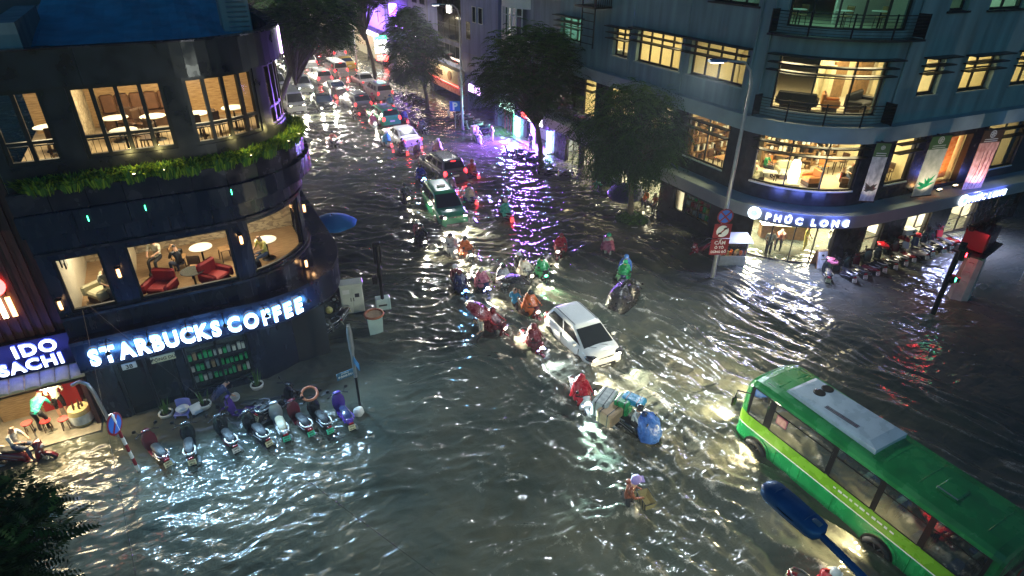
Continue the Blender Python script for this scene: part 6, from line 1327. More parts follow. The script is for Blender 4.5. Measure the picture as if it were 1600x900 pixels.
    lamp('violet_wash', 'AREA', (X-2.0, 78.5, 4.2), 800, (.42, .2, 1.0), b, aim=(.75, 0, 1), size=7, sy=.4); lamp('shop_light', 'AREA', (X-.6, 78, 3.2), 170, (.9, 1, .9), b, aim=(-1, -.3, -.5), size=7, sy=.1)
    g = thing('pharmacy_sign', 'green and white lit sign box by the far violet facade', 'sign', (X-1.6, 72.4, 0)); MB().bx(-.7, .7, -.12, .12, 2.2, 3.6).build('light_box', 'lightbox', g); MB().bx(-.75, .75, -.14, .14, 3.6, 4.0).build('header', 'neon_green', g); MB().bx(-.6, .6, -.14, .14, 1.4, 1.9).build('red_box', 'neon_red', g); MB().bx(-.05, .05, -.05, .05, -.3, 1.4).build('post', 'galv_steel', g)
    r = thing('red_blade_sign', 'glowing red and white upright sign high over the far street', 'sign', (X-.9, 71.5, 10.2)); MB().lathe([(.1, -1.6), (.5, -.9), (.62, 0), (.5, 1.2), (.15, 1.7)], 12).build('light_box', 'neon_orange', r); MB().bx(.3, .9, -.05, .05, -.1, .1).build('bracket', 'black_metal', r)
    v = thing('violet_blade_sign', 'small violet lit sign below the red upright sign', 'sign', (X-.7, 69.8, 6.9)); MB().rbox((0,0,0), (.9,.3,1.3), .1).build('light_box', 'neon_purple', v)
    # far rows closing the street
    for i, (y0, y1, h, m, l) in enumerate(((61.2, 67, 12.5, 'grey_wall', 'grey house behind the conical tree'), (67.2, 73.8, 11, 'blue_wall', 'dim house before the violet facade'), (83.2, 92, 12, 'grey_wall', 'dark house beyond the violet facade'), (92.3, 104, 15, 'blue_wall', 'tall dark house near the end of the street'), (104.3, 122, 14, 'grey_wall', 'last dark house on the right of the street'))):
        b = thing('street_house', l, 'building', (0,0,0), 0, 'dim houses up the right side'); op = [(y0+.8+2.2*k, y0+2.2+2.2*k, z, z+1.6) for k in range(int((y1-y0-.8)/2.2)) for z in (4.6, 8.0)]
        facade(b, y0, y1, -.3, h, m, op+[(y0+.6, y1-.6, 0, 2.4)])
        for j, o in enumerate(op): sash(b, X+.05, o[0], o[1], o[2], o[3], 2, 1, 'black_frame', 'lightbox_dim' if (i*5+j) % 4 == 0 else 'car_glass')
        MB().bx(X-.7, X, y0+.3, y1-.3, 2.6, 3.5).build('shop_sign', R.choice(['lightbox_dim', 'neon_fascia', 'rose_print']), b); MB().bx(X+.4, X+.5, y0+.6, y1-.6, 0, 2.4).build('shop_front', 'lightbox_dim', b)
        lamp('shop_light', 'AREA', (X-.6, (y0+y1)/2, 2.5), 90, (1, .85, .6), b, aim=(-1, 0, -.5), size=5, sy=.1)
    # left side of the street beyond the coffee house
    for i, (y0, y1, h, l) in enumerate(((36.6, 46, 9.0, 'slatted house joined to the back of the coffee house'), (46.3, 60, 10, 'dark house on the left beyond the slatted one'), (60.3, 80, 9, 'dark house behind the overhanging tree'), (80.3, 112, 9, 'long dim row at the far left of the street'))):
        b = thing('street_house', l, 'building', (0,0,0), 0, 'dim houses up the left side'); op = [(y0+1+2.6*k, y0+2.5+2.6*k, z, z+1.5) for k in range(int((y1-y0-1)/2.6)) for z in (4.2, 7.0)]
        mb = MB(); mb.bx(-6, 3.2, y0, y1, -.3, h); mb.build('wall', 'blue_wall' if i == 0 else 'grey_wall', b)
        for o in op: MB().bx(3.2, 3.24, o[0], o[1], o[2], o[3]).build('window', 'car_glass' if R.random() < .7 else 'lightbox_dim', b)
        MB().bx(3.2, 4.0, y0+.3, y1-.3, 2.6, 3.3).build('shop_sign', R.choice(['lightbox_dim', 'neon_fascia', 'rose_print']), b); MB().bx(3.2, 3.26, y0+.5, y1-.5, .1, 2.4).build('shop_front', 'lightbox_dim', b)
        if i: lamp('shop_light', 'AREA', (4.1, (y0+y1)/2, 2.4), 110, (1, .85, .55), b, aim=(1, 0, -.5), size=6, sy=.1)
    lb = bpy.data.objects['street_house']
    e = thing('end_building', 'pale misty building closing the far end of the street', 'building')
    MB().bx(-10, 40, 128, 134, -.3, 16).build('wall', 'grey_wall', e)
    for k in range(14): 
        for z in (3, 6.5, 10): MB().bx(-8+3.3*k, -6.4+3.3*k, 127.94, 128, z, z+1.8).build('window', 'lightbox_dim' if (k*3+int(z)) % 3 == 0 else 'car_glass', e)
    sb = thing('far_lit_sign', 'green-white lit sign at the far left end of the street', 'sign', (6.0, 96, 5.5)); MB().rbox((0,0,0), (2.6,.3,1.5), .08).build('light_box', 'lightbox_green', sb)
mat('violet_wall', (0.40, 0.36, 0.55), .7, var=.12, vscale=.6)
emat('neon_violet_tube', (.35, .15, 1), 9); emat('lightbox_green', (.55, 1, .75), 2.2); emat('neon_orange', (1, .30, .16), 6); emat('lightbox_dim', (1, .86, .5), .45); mat('neon_fascia', (.22, .14, .5), .4)
far_buildings()

# ------------------------------------------------------------------ street furniture
def street_lamp(label, x, y, h, arm, e, col, group=None, aim=(-.9, -.5, -.8)):
    t = thing('street_lamp', label, 'street lamp', (x, y, -.3), 0, group); a = Vector(arm)
    t_ = MB().tube([(0,0,0), (0,0,h*.5), (0,0,h-.9), tuple(a*.10+Vector((0,0,h-.4))), tuple(a*.35+Vector((0,0,h-.08))), tuple(a+Vector((0,0,h)))], [.11,.085,.06,.05,.042,.035], 10); t_.build('pole', 'galv_steel', t)
    MB().lathe([(.2, 0), (.2, .25), (.13, .4)], 12).build('base', 'galv_steel', t)
    yaw = math.atan2(a.y, a.x); hd = MB().loft([[(x_, w*c, z+d*s) for c, s in ((-1,-.2), (-.8,.7), (0,1), (.8,.7), (1,-.2), (.7,-1), (-.7,-1))] for x_, w, d, z in ((-.05,.05,.05,0), (.1,.13,.06,.01), (.5,.17,.07,.02), (.72,.12,.05,.02))], smooth=True)
    m4 = Matrix.Translation(a+Vector((0,0,h))) @ Matrix.Rotation(yaw, 4, 'Z'); hd.v = [tuple(m4 @ Vector(v)) for v in hd.v]; hd.build('lamp_head', 'lamp_blue', t)
    g = MB().bx(.15, .6, -.11, .11, -.07, -.055); g.v = [tuple(m4 @ Vector(v)) for v in g.v]; g.build('lens', 'lamp_white', t)
    p = m4 @ Vector((.38, 0, -.14)); lamp('street_light', 'SPOT', p, e, col, t, aim=aim, size=.12, angle=118, blend=.9); return t
street_lamp('tall grey street lamp with sign plates in front of the corner building', 20.41, 17.54, 10.2, (-1.25, .35, 0), 4200, (.80, .92, 1.0))
street_lamp('tall grey street lamp beside the blue parking sign', 20.4, 45.87, 9.9, (-1.6, -.2, 0), 5500, (.95, .95, 1.0))
street_lamp('dim grey street lamp far up the right pavement', 20.5, 77, 9.9, (-1.6, 0, 0), 14000, (1, .95, .85))
nl = thing('street_lamp', 'dark blue lamp head reaching out below the camera beside the green bus', 'street lamp', (5.35, -.9, -.3))
MB().tube([(0,0,0), (0,0,7.4), (.02,.5,7.85), (.12,2.3,8.18), (.15,3.3,8.25)], [.11,.07,.055,.05,.045], 10).build('pole', 'lamp_blue', nl)
hd = MB().loft([[(.155+w*c, y, 8.28+d*s) for c, s in ((-1,-.2), (-.97,.45), (-.75,.85), (0,1), (.75,.85), (.97,.45), (1,-.2), (.8,-1), (-.8,-1))] for y, w, d in ((3.30,.06,.05), (3.34,.135,.08), (3.42,.16,.09), (3.75,.168,.10), (4.02,.165,.095), (4.10,.14,.08), (4.15,.07,.05))], smooth=True); hd.build('lamp_head', 'lamp_blue', nl)
MB().tube([(.155+.170*c_, 3.72+.36*s_, 8.285) for c_, s_ in ((math.cos(2*PI*k/28), math.sin(2*PI*k/28)) for k in range(29))], .007, 5).build('gasket', 'black_metal', nl)
MB().rbox((.155, 3.40, 8.375), (.07, .10, .02), .005).build('latch', 'galv_steel', nl)
for yy in (3.50, 3.95): MB().tube([(.155+.165*math.cos(rad(20+14*k)), yy, 8.28+.102*math.sin(rad(20+14*k))) for k in range(11)], .005, 4).build('rib', 'lamp_blue', nl)
MB().bx(.08, .23, 3.5, 3.95, 8.180, 8.19).build('lens', 'lamp_white', nl)
lamp('street_light', 'SPOT', (.155, 3.75, 8.10), 1900, (.92, 1, .90), nl, aim=(.05, .9, -.62), size=.12, angle=140, blend=.8)
def disc_sign(parent, x, y, z, r, kind, yaw=0):
    m4 = Matrix.Translation((x, y, z)) @ Matrix.Rotation(yaw, 4, 'Z') @ Matrix.Rotation(PI/2, 4, 'X')
    o = MB().lathe([(r, -.012), (r, .012)], 28, M4=m4); o.v = o.v; s = MB()
    s.lathe([(r, -.012), (r, .010)], 28).lathe([(r*.83, .0102), (r*.83, .014)], 28, mi=1)
    for a in ((45, -45) if kind == 'cross' else (45,)): s.box((0,0,.016), (r*1.75, r*.2, .006), rz=rad(a), mi=0)
    s.v = [tuple(m4 @ Vector(v)) for v in s.v]; return s.build('sign_disc', ['road_red', 'road_blue' if kind != 'white' else 'road_white'], parent)
sp = thing('traffic_sign', 'round prohibition signs above a red CẤM plate on the grey lamp pole', 'road sign', (20.30, 17.42, 0), rad(-25))
MB().bx(-.03,.03,-.02,.06,1.5,3.7).build('bracket', 'galv_steel', sp)
disc_sign(sp, 0, -.04, 3.35, .36, 'cross'); MB().bx(-.40,.40,-.03,-.015,2.28,2.98).build('sign_plate', 'road_red', sp); disc_sign(sp, 0, -.05, 2.64, .34, 'white')
gc = MB()
for sx, zz in ((-.12, 2.52), (.12, 2.76)): gc.bx(sx-.09,sx+.09,-.072,-.068,zz-.025,zz+.03).bx(sx-.05,sx+.05,-.072,-.068,zz+.03,zz+.06)
gc.build('car_symbol', 'ink', sp); MB().bx(-.42,.42,-.03,-.015,1.45,2.24).build('sign_plate', 'road_red', sp)
mb_ = MB(); 
for w, z, s in (('CẤM', 1.98, .24), ('Ô TÔ', 1.76, .17), ('DỪNG ĐỖ', 1.55, .15)): mb_.text(text_mesh(w, s, .006, .003), face_mat((0,-.034,z), (1,0,0), (0,0,1)))
mb_.build('lettering', 'road_white', sp)
ps = thing('parking_sign', 'square blue parking sign with a white P by the far lamp', 'road sign', (20.03, 46.47, 0), rad(-25)); MB().bx(-.03,.03,-.02,.04,-.3,2.3).build('post', 'galv_steel', ps); MB().bx(-.42,.42,-.04,-.02,1.55,2.35).build('sign_plate', 'road_blue', ps); MB().text(text_mesh('P', .8, .03, .005), face_mat((0,-.045,1.68), (1,0,0), (0,0,1))).build('lettering', 'road_white', ps)
np_ = thing('no_parking_sign', 'leaning red and white banded post with a round blue no parking disc', 'road sign', (-3.45, 16.77, -.3)); np_.rotation_euler = (0, rad(-3), 0)
for k in range(8): MB().tube([(0,0,.28*k), (0,0,.28*k+.28)], .045, 10, smooth=True).build('post_band', 'road_red' if k % 2 == 0 else 'road_white', np_)
disc_sign(np_, 0, -.06, 2.25, .33, 'single', rad(62))
MB().lathe([(.06, 2.24), (.06, 2.55), (.02, 2.57)], 10).build('post_cap', 'white_plastic', np_)
bp = thing('street_name_post', 'grey post with small blue street name plates among the parked scooters', 'street sign', (3.17, 16.35, -.3))
MB().tube([(0,0,0), (0,0,1.7)], .045, 8).build('lower_post', 'black_metal', bp); MB().tube([(0,0,1.7), (0,0,3.7)], .055, 8).build('upper_post', 'galv_steel', bp)
for z, yaw, l in ((1.95, rad(8), .55), (2.45, rad(95), .5)):
    m4 = Matrix.Translation((0,0,z)) @ Matrix.Rotation(yaw, 4, 'Z'); q = MB().box((-.06-l/2,-.0,0), (l,.02,.26)); q.v = [tuple(m4 @ Vector(v)) for v in q.v]; o = q.build('name_plate', 'street_blue', bp)
    if yaw < 1:
        q = MB().text(text_mesh('ĐÔNG DU', .10, .002, .002), face_mat((-.33,-.012,-.07), (1,0,0), (0,0,1))).text(text_mesh('PHƯỜNG', .06, .001, .002), face_mat((-.33,-.012,.05), (1,0,0), (0,0,1))); q.v = [tuple(m4 @ Vector(v)) for v in q.v]; q.build('lettering', 'road_white', o)
q = MB().loft([[(.02+w*c, .06, z+.0) for c in (-1, 1)]+[(.02+w*c, .09, z) for c in (1, -1)] for z, w in ((2.5,.05), (2.8,.085), (3.4,.085), (3.72,.05))]); q.build('curved_plate', 'galv_steel', bp)
pl_ = thing('white_sack', 'pale sack leaning at the foot of the street name post', 'sack', (3.05, 16.1, -.1)); MB().loft([sect(-.14,.22,.05,.12), sect(-.05,.24,.17,.2), sect(.05,.24,.17,.2), sect(.14,.22,.06,.12)], smooth=True).build('sack', 'white_plastic', pl_)
cb = thing('switch_cabinet', 'cream metal switch cabinet standing in the water', 'cabinet', (4.72, 22.6, -.3), rad(-12)); MB().rbox((0,0,.92), (.92,.46,1.55), .02).rbox((0,0,1.73), (1.0,.54,.08), .02).build('casing', 'cream_metal', cb); MB().bx(-.48,.48,-.25,.25,0,.15).build('plinth', 'concrete', cb)
for x in (-.22, .22): 
    d = MB().rbox((x,-.235,.98), (.41,.02,1.2), .006).build('door', 'cream_metal', cb); MB().bx(x*.25-.015, x*.25+.015,-.26,-.245,.95,1.12).build('handle', 'black_metal', d)
MB().bx(-.36,-.08,-.252,-.246,1.32,1.52).build('notice', 'plate_white', cb); MB().bx(.12,.3,-.252,-.246,1.12,1.3).build('warning_mark', 'ink', cb)
cx = thing('control_box', 'small mint control box on a post behind the bin', 'box', (5.83, 21.94, -.3), rad(-10)); MB().bx(-.06,.06,-.06,.06,0,.5).build('post', 'black_metal', cx); MB().rbox((0,0,.78), (.60,.36,.55), .02).build('casing', 'mint_metal', cx); MB().bx(-.2,.15,-.19,-.182,.72,.80).build('label_strip', 'ink', cx)
bn = thing('street_bin', 'pale mint bin with an orange rim', 'bin', (5.06, 20.59, -.3), rad(-10)); MB().loft([[(w*x,w*y,z) for x, y in ((-1,-1),(1,-1),(1,1),(-1,1))] for w, z in ((.24,.05), (.30,1.15))]).build('body', 'mint_metal', bn); MB().tube([(.36*math.cos(2*PI*k/20), .36*math.sin(2*PI*k/20), 1.2) for k in range(21)], .05, 8).build('rim', 'terracotta', bn); MB().lathe([(.32, 1.16), (.31, 1.19)], 18).build('lid', 'cardboard', bn)
tfp = thing('traffic_light', 'black traffic light seen from behind near the control box', 'traffic light', (5.8, 21.84, -.3), rad(170)); MB().tube([(0,0,0), (0,0,3.5)], .075, 10).build('pole', 'black_metal', tfp)
MB().rbox((0,-.12,3.15), (.32,.26,.95), .04).build('signal_head', 'black_frame', tfp); MB().rbox((.22,0,2.0), (.22,.22,.36), .03).build('push_button_box', 'black_frame', tfp); MB().rbox((0,-.1,2.25), (.2,.2,.5), .03).build('pedestrian_head', 'black_frame', tfp)
for k in range(3): MB().lathe([(.11, -.30), (.10, -.26)], 14, (0,0,2.86+.29*k), 'y').build('lens', 'tail_off', tfp)
tl = thing('traffic_light', 'black traffic light with red and green lamps lit at the right', 'traffic light', (26.72, 10.84, -.3), rad(20)); MB().tube([(0,0,0), (0,0,3.3)], .10, 10).build('pole', 'black_metal', tl)
for nm, z, m in (('red_head', 3.3, 'signal_red'), ('green_head', 2.15, 'signal_green')):
    h = MB().rbox((0,-.14,z), (.3,.24,.55 if nm[0] == 'r' else .34), .04).build('signal_head', 'black_frame', tl); MB().ball((-.02,-.27,z), .085, 12, 8).build('lit_lens', m, h)
    MB().lathe([(.12,-.30), (.125,-.42)], 14, (0,0,z+.02), 'y', cap=False).build('visor', 'black_frame', h)
for sx in (-.22, .22): MB().lathe([(.09, -.12), (.11, .1)], 12, (sx, -.05, 3.62), 'y').build('loudspeaker', 'black_metal', tl)
lamp('signal_glow', 'POINT', (.45,-.2,3.1), 60, (1,.04,.06), tl, size=.12); lamp('signal_glow', 'POINT', (0,-.5,2.15), 8, (.1,1,.5), tl, size=.08)
# concrete pier with the red plant stall roof
pi_ = thing('concrete_pier', 'pale tapering concrete pier with notched edge lit red from above', 'pier', (29.24, 11.17, -.3), rad(15)); MB().loft([[(w*c, d*s, z) for c, s in ((-1,-.5),(-.5,-1),(.5,-1),(1,-.5),(1,.5),(.5,1),(-.5,1),(-1,.5))] for w, d, z in ((.52,.40,0), (.46,.36,2.2), (.46,.36,2.5), (.52,.42,2.6))]).build('shaft', 'concrete', pi_)
for k in range(4): MB().bx(-.54,-.44,-.1,.1,.7+.45*k,.9+.45*k).build('notch_block', 'concrete', pi_)
kb = thing('red_box_stall', 'dark red boxed stall with a black canopy edge above the pier', 'stall', (29.6, 11.4, 2.32), rad(10)); MB().bx(-1.25,1.25,-.6,.6,0,.08).build('canopy', 'navy_dark', kb)
MB().rbox((0,.05,.55), (1.5,.9,.9), .03).build('box', 'wine_paint', kb)
for k in range(4): MB().bx(-.62+.33*k,-.36+.33*k,-.42,-.405,.2,.9).build('box_panel', 'maroon_paint', kb)
pk = [node('pot', MB().lathe([(.10,0), (.14,.2), (.15,.22)], 10), 'black_metal'), node('leaf_arch', MB().tube([(0,0,.2), (.05,0,.7), (.35,.05,1.0), (.75,.1,.85), (.95,.12,.35)], [.022,.02,.018,.014,.008], 5).tube([(0,0,.2), (-.05,.1,.6), (-.3,.2,.85), (-.6,.3,.6)], [.02,.018,.014,.008], 5).tube([(0,0,.2), (.1,-.1,.55), (.4,-.25,.75), (.7,-.35,.4)], [.02,.018,.014,.008], 5), 'black_frame')]
for i in range(8): inst('arching_plant', pk, 'black arching potted plant on the red stall, %s of eight from the left' % ['first','second','third','fourth','fifth','sixth','seventh','last'][i], 'plant', (28.75+.30*i, 11.55+.06*(i % 3), 3.27), R.uniform(-.5, .9), 'arching plants on the red stall')
gb = thing('grey_bollard_box', 'grey metal box at the right edge of the flooded crossing', 'box', (33.6, 10.5, -.3)); MB().rbox((0,0,.5), (.3,.4,1.0), .03).build('casing', 'galv_steel', gb)
# stall and board at the corner shop
fc = thing('food_cart', 'glass food cart with a pale lid and warm goods beside the sign pole', 'cart', (22.25, 18.3, -.3), rad(-28)); MB().rbox((0,0,.6), (1.3,.7,.75), .03).build('cabinet', 'galv_steel', fc)
MB().bx(-.62,.62,-.33,.33,1.0,1.5).build('glass_case', 'window_glass', fc); MB().rbox((.05,.1,1.75), (1.6,.95,.05), .02, M4=Matrix.Rotation(rad(10),4,'X')).build('lid', 'white_plastic', fc)
for k in range(10): MB().ball((-.5+.11*k, R.uniform(-.15,.15), 1.05), .08, 8, 6).build('bread', R.choice(['cardboard', 'cloth_orange', 'straw']), fc)
for sx in (-.62,.62): MB().bx(sx-.02,sx+.02,-.33,-.29,1.0,1.72).build('post', 'galv_steel', fc)
lamp('case_light', 'POINT', (0,0,1.42), 5, (1,.7,.35), fc, size=.08)
af = thing('sandwich_board', 'wooden framed menu board standing by the corner shop door', 'signboard', (26.1, 16.15, -.3), rad(-12)); 
for s in (-1, 1): MB().box((0, s*.18, .6), (.62,.03,1.25), M4=Matrix.Rotation(rad(12*s),4,'X')).build('board', 'mid_wood', af)
MB().box((0,-.20,.62), (.54,.012,1.1), M4=Matrix.Rotation(rad(-12),4,'X')).build('menu_sheet', 'grey_print', af)
sb = thing('poster_board', 'upright poster board with a brown picture by the dark wall', 'signboard', (2.29, 20.5, -.3), rad(35)); MB().rbox((0,0,.85), (.72,.06,1.3), .02).build('frame', 'galv_steel', sb); MB().bx(-.32,.32,-.04,-.032,.25,1.45).build('poster', 'cream_wall', sb); MB().ball((0,-.04,.55), 1, 14, 8, sc=(.27,.012,.2)).build('picture', 'poster_print', sb)
for sx in (-.3, .3): MB().bx(sx-.02,sx+.02,-.2,.2,0,.2).build('foot', 'black_metal', sb)
# pots, chair, basin
def snake_plant(label, loc, seed, pot='white_plastic'):
    r = random.Random(seed); t = thing('potted_plant', label, 'plant', loc); MB().lathe([(.15,0), (.21,.32), (.23,.34), (.23,.38), (.19,.38), (.18,.34)], 16).build('pot', pot, t); MB().lathe([(.18,.30), (.18,.345)], 14).build('soil', 'soil', t)
    for i in range(13):
        a = r.uniform(0, 6.28); d = r.uniform(.02, .11); l = r.uniform(.35, .62); w = .026; p = Vector((d*math.cos(a), d*math.sin(a), .34)); e = p+Vector((math.cos(a)*l*.3, math.sin(a)*l*.3, l)); s = Vector((-math.sin(a)*w, math.cos(a)*w, 0)); m = p.lerp(e, .55)
        MB().add([p-s*.6, p+s*.6, m+s, m-s, e], [(0,1,2,3), (3,2,4)]).build('leaf', 'leaf_light' if i % 3 else 'leaf_mid', t)
    return t
snake_plant('spiky plant in a white pot left of the blue chair', (-2.62, 19.05, -.22), 1); snake_plant('spiky plant in a white pot beside the person with the bucket', (-1.45, 18.95, -.22), 2); snake_plant('spiky plant in a pale pot standing alone near the corner wall', (.28, 19.2, -.22), 3)
bc = thing('plastic_chair', 'low lilac blue plastic chair with a basin on it', 'chair', (-2.12, 18.85, -.28), rad(160)); MB().rbox((0,0,.42), (.46,.44,.05), .02).build('seat', 'blue_plastic', bc)
MB().loft([[(.24*math.cos(a), -.20+(-.10*math.sin(a)), z) for a in (rad(180*k/8) for k in range(9))]+[(.21*math.cos(a), -.20+(-.07*math.sin(a)), z) for a in (rad(180-180*k/8) for k in range(9))] for z in (.44, .62, .76)]).build('backrest', 'blue_plastic', bc)
for sx in (-1, 1):
    for sy in (-1, 1): MB().tube([(sx*.22,sy*.2,0), (sx*.19,sy*.17,.42)], .025, 6).build('leg', 'blue_plastic', bc)
ba = thing('wash_basin', 'round white basin resting on the lilac blue chair', 'basin', (-2.10, 18.82, .17)); MB().lathe([(.13,0), (.19,.12), (.21,.13), (.20,.14), (.13,.02)], 20).build('bowl', 'white_plastic', ba)
bkk = thing('white_board', 'white plastic board lying against a plant pot', 'board', (-1.72, 18.75, .05), rad(20)); MB().box((0,0,.12), (.34,.03,.36), M4=Matrix.Rotation(rad(-35),4,'X')).build('board', 'white_plastic', bkk)
# umbrellas
def umbrella(label, loc, r, m, rx=0, ry=0, rz=0, stick=.8, dome=.35, n=8, cat='umbrella', text=None):
    t = thing('umbrella', label, cat, loc); t.rotation_euler = (rx, ry, rz); c = MB(); N_ = n*4
    rings = [[(q*r*(1-.05*(1-abs(math.cos(n*PI*k/N_)))*q)*math.cos(2*PI*k/N_), q*r*(1-.05*(1-abs(math.cos(n*PI*k/N_)))*q)*math.sin(2*PI*k/N_), dome*(1-q**1.9)) for k in range(N_)] for q in (1, .82, .6, .36, .15, .02)]
    c.loft(rings, cap=False, smooth=True); o = c.build('canopy', m, t); sm = o.modifiers.new('thick', 'SOLIDIFY'); sm.thickness = .006
    s = MB().tube([(0,0,dome+.07), (0,0,-stick)], .010 if stick < 1.5 else .022, 6); s.build('shaft', 'black_metal', t)
    for k in range(n): a = 2*PI*k/n; MB().tube([(r*.98*math.cos(a), r*.98*math.sin(a), -.01), (r*.5*math.cos(a), r*.5*math.sin(a), dome*.68), (0, 0, dome-.02)], .006, 4).build('rib', 'galv_steel', t)
    if text:
        tm = MB(); m_ = text_mesh(text, .24, .006, .004)
        for v in m_.vertices: pass
        tm.text(m_, Matrix.Rotation(rad(200), 4, 'Z') @ Matrix.Translation((0,.42,.0)) @ Matrix.Identity(4)); tm.v = [(x,y,dome*(1-(math.hypot(x,y)/r)**1.9)+.012) for x, y, z in tm.v]; tm.build('lettering', 'cloth_white', t)
    return t
umbrella('large blue parasol with white lettering beyond the coffee house corner', (5.35, 27.6, 2.0), 1.15, 'umbrella_blue', stick=2.3, dome=.42, cat='parasol', text='Drink to Unwind'[:0] or None)
umbrella('big dark violet umbrella tent behind the tree by the corner shop', (22.2, 26.6, .95), 1.1, 'tent_violet', rx=rad(8), ry=rad(-14), stick=1.2, dome=.30, cat='umbrella')

# ------------------------------------------------------------------ people in the buildings
IN = 'people inside the coffee house'
person('sit', 'reader in a yellow shirt sitting at the rounded second floor window', (1.55, 21.0, 3.72), rad(120), 'cloth_yellow', 'jeans', IN)
person('sit', 'dark haired guest in grey below the reader in yellow', (.95, 20.55, 3.66), rad(-60), 'cloth_grey', 'trousers', IN)
person('sit', 'guest in a patterned pale shirt sitting in the small left window', (-3.15, 20.75, 3.72), rad(200), 'cloth_pale', 'trousers', IN)
person('sit', 'guest in cream sitting left of the cream table on the second floor', (-1.75, 22.4, 3.72), rad(150), 'cloth_pale', 'trousers', IN)
person('sit', 'guest in black sitting at the left edge of the wide second floor window', (-1.1, 21.5, 3.72), rad(30), 'cloth_black', 'jeans', IN)
CF = 'guests in the corner cafe'
person('sit', 'woman in red sitting on the pale green sofa', (25.55, 21.0, 3.22), rad(-150), 'cloth_rust', 'cloth_pink', CF)
person('sit', 'guest in green sitting on the sofa beside the woman in red', (26.35, 20.65, 3.22), rad(-160), 'cloth_green', 'trousers', CF)
person('sit', 'guest in white sitting in the dark armchair of the cafe', (28.8, 17.55, 3.28), rad(150), 'cloth_white', 'jeans', CF)
person('sit', 'guest in grey sitting at the table between the banners', (32.7, 17.2, 3.22), rad(-90), 'cloth_grey', 'trousers', CF)
person('sit', 'guest in red at the long tables by the street', (25.2, 26.2, 3.22), rad(30), 'cloth_red', 'trousers', CF)
person('sit', 'guest in black at the long tables by the street', (25.4, 28.0, 3.22), rad(200), 'cloth_black', 'trousers', CF)
person('stand', 'man in a white shirt at the third floor window', (24.55, 24.95+0, 7.05), rad(100), 'cloth_white', 'trousers')
SH = 'people in the corner shop'
person('stand', 'man in a pale shirt and dark trousers standing at the corner shop glass', (24.9, 18.25, -.15), rad(140), 'cloth_pale', 'trousers', SH)
person('bend', 'dark haired customer leaning on the low shop table', (25.75, 18.35, -.15), rad(-60), 'cloth_rust', 'trousers', SH)
person('stand', 'woman in a yellow dress in the middle of the corner shop', (27.0, 17.75, -.15), rad(200), 'cloth_yellow', 'cloth_yellow', SH)
person('carry', 'customer in white holding something by the corner shop door', (28.25, 17.1, -.15), rad(120), 'cloth_white', 'jeans', SH)
NB = 'people at the noodle bar'
person('bend', 'woman in a green top and dark skirt bending at the noodle bar counter', (-6.05, 20.0, .06), rad(-15), 'cloth_jade', 'trousers', NB)
person('shorts', 'woman in a light olive top standing at the noodle bar counter', (-5.55, 20.45, .06), rad(10), 'cloth_pale', 'cloth_black', NB)
person('sit', 'man in a white shirt sitting astride a scooter at the edge of the lit step', (-6.55, 19.0, .0), rad(-120), 'cloth_white', 'jeans', NB)
person('bend', 'stooping person in a dark shirt scooping water by the coffee house door', (-1.05, 18.55, -.3), rad(-60), 'cloth_navy', 'trousers')
kbk = thing('bucket', 'white bucket held by the stooping person', 'bucket', (-.55, 18.85, .12)); kbk.rotation_euler = (rad(50), rad(20), 0); MB().lathe([(.11,0), (.15,.30), (.16,.30), (.145,.29), (.10,.02)], 16).build('pail', 'white_plastic', kbk); MB().tube([(-.15,0,.3), (-.1,0,.42), (.1,0,.42), (.15,0,.3)], .008, 5).build('handle', 'galv_steel', kbk)

BP = 'passengers seen through the bus windows'
for i, (dx, dy, c, l) in enumerate(((-.55, 1.70, 'cloth_white', 'second from the front'), (-.55, -.12, 'cloth_pale', 'in the middle'), (-.55, -1.04, 'cloth_rust', 'near the rear wheel'), (.6, .78, 'cloth_sky', 'on the far side'))): person('sit', 'bus passenger in %s, seated %s' % ({'cloth_white': 'white', 'cloth_pale': 'cream', 'cloth_rust': 'brown', 'cloth_sky': 'light blue'}[c], l), (14.53+dx, 5.9+dy+.05, .46), 0, c, 'trousers', BP)
person('sit', 'bus driver in a pinkish shirt behind the front side window', (14.05, 8.5, .52), 0, 'cloth_pink', 'trousers')

# ------------------------------------------------------------------ traffic
JAM = 'cars in the jam facing the camera'; AWAY = 'cars queuing away from the camera'
WARM = (1,.88,.62); G0 = -.3
car(C_hatch, 'white hatchback with headlights on pushing through the crossing', (12.0, 16.1, G0), PI-.03, 'white_paint', None, 'head_lamp', None, beam=420, L=3.45, hood=.96, beamcol=(1,.92,.72))
WAKES.append((12.0, 14.4, -.03, -1, .85, 1.5)); WAKES.append((12.9, 16.5, .35, -1, .4, .9))
car(C_mpv, 'dark green taxi with headlights on facing the camera', (12.4, 30.9, G0), PI-.12, 'taxi_green', JAM, 'head_lamp', None, beam=520, L=4.5, hood=1.0)
WAKES.append((12.2, 28.6, -.1, -1, .95, 1.0))
car(C_van, 'small white van with headlights on at the head of the left lane', (9.6, 59.9, G0), PI, 'white_paint', JAM, 'head_soft', None, beam=700, L=4.7, hood=1.1)
car(C_sedan, 'black car with glaring headlights beside the white van', (12.2, 59.0, G0), PI-.05, 'black_paint', JAM, 'head_lamp', None, beam=800, L=4.4)
car(C_suv, 'silver car with headlights on behind the black car', (11.9, 67.2, G0), PI, 'silver_paint', JAM, 'head_cool', None, beam=500, L=4.6, hood=1.0)
car(C_sedan, 'dark car with headlights on further up the middle lane', (12.8, 77.5, G0), PI, 'black_paint', JAM, 'head_soft', None, beam=350)
car(C_van, 'pale grey van roof showing behind the white van', (9.7, 69.5, G0), PI, 'silver_paint', JAM, None, None, L=4.7)
car(C_sedan, 'dim sedan with headlights under the overhanging tree', (10.6, 83.5, G0), PI, 'grey_paint', JAM, 'head_soft', None, beam=250)
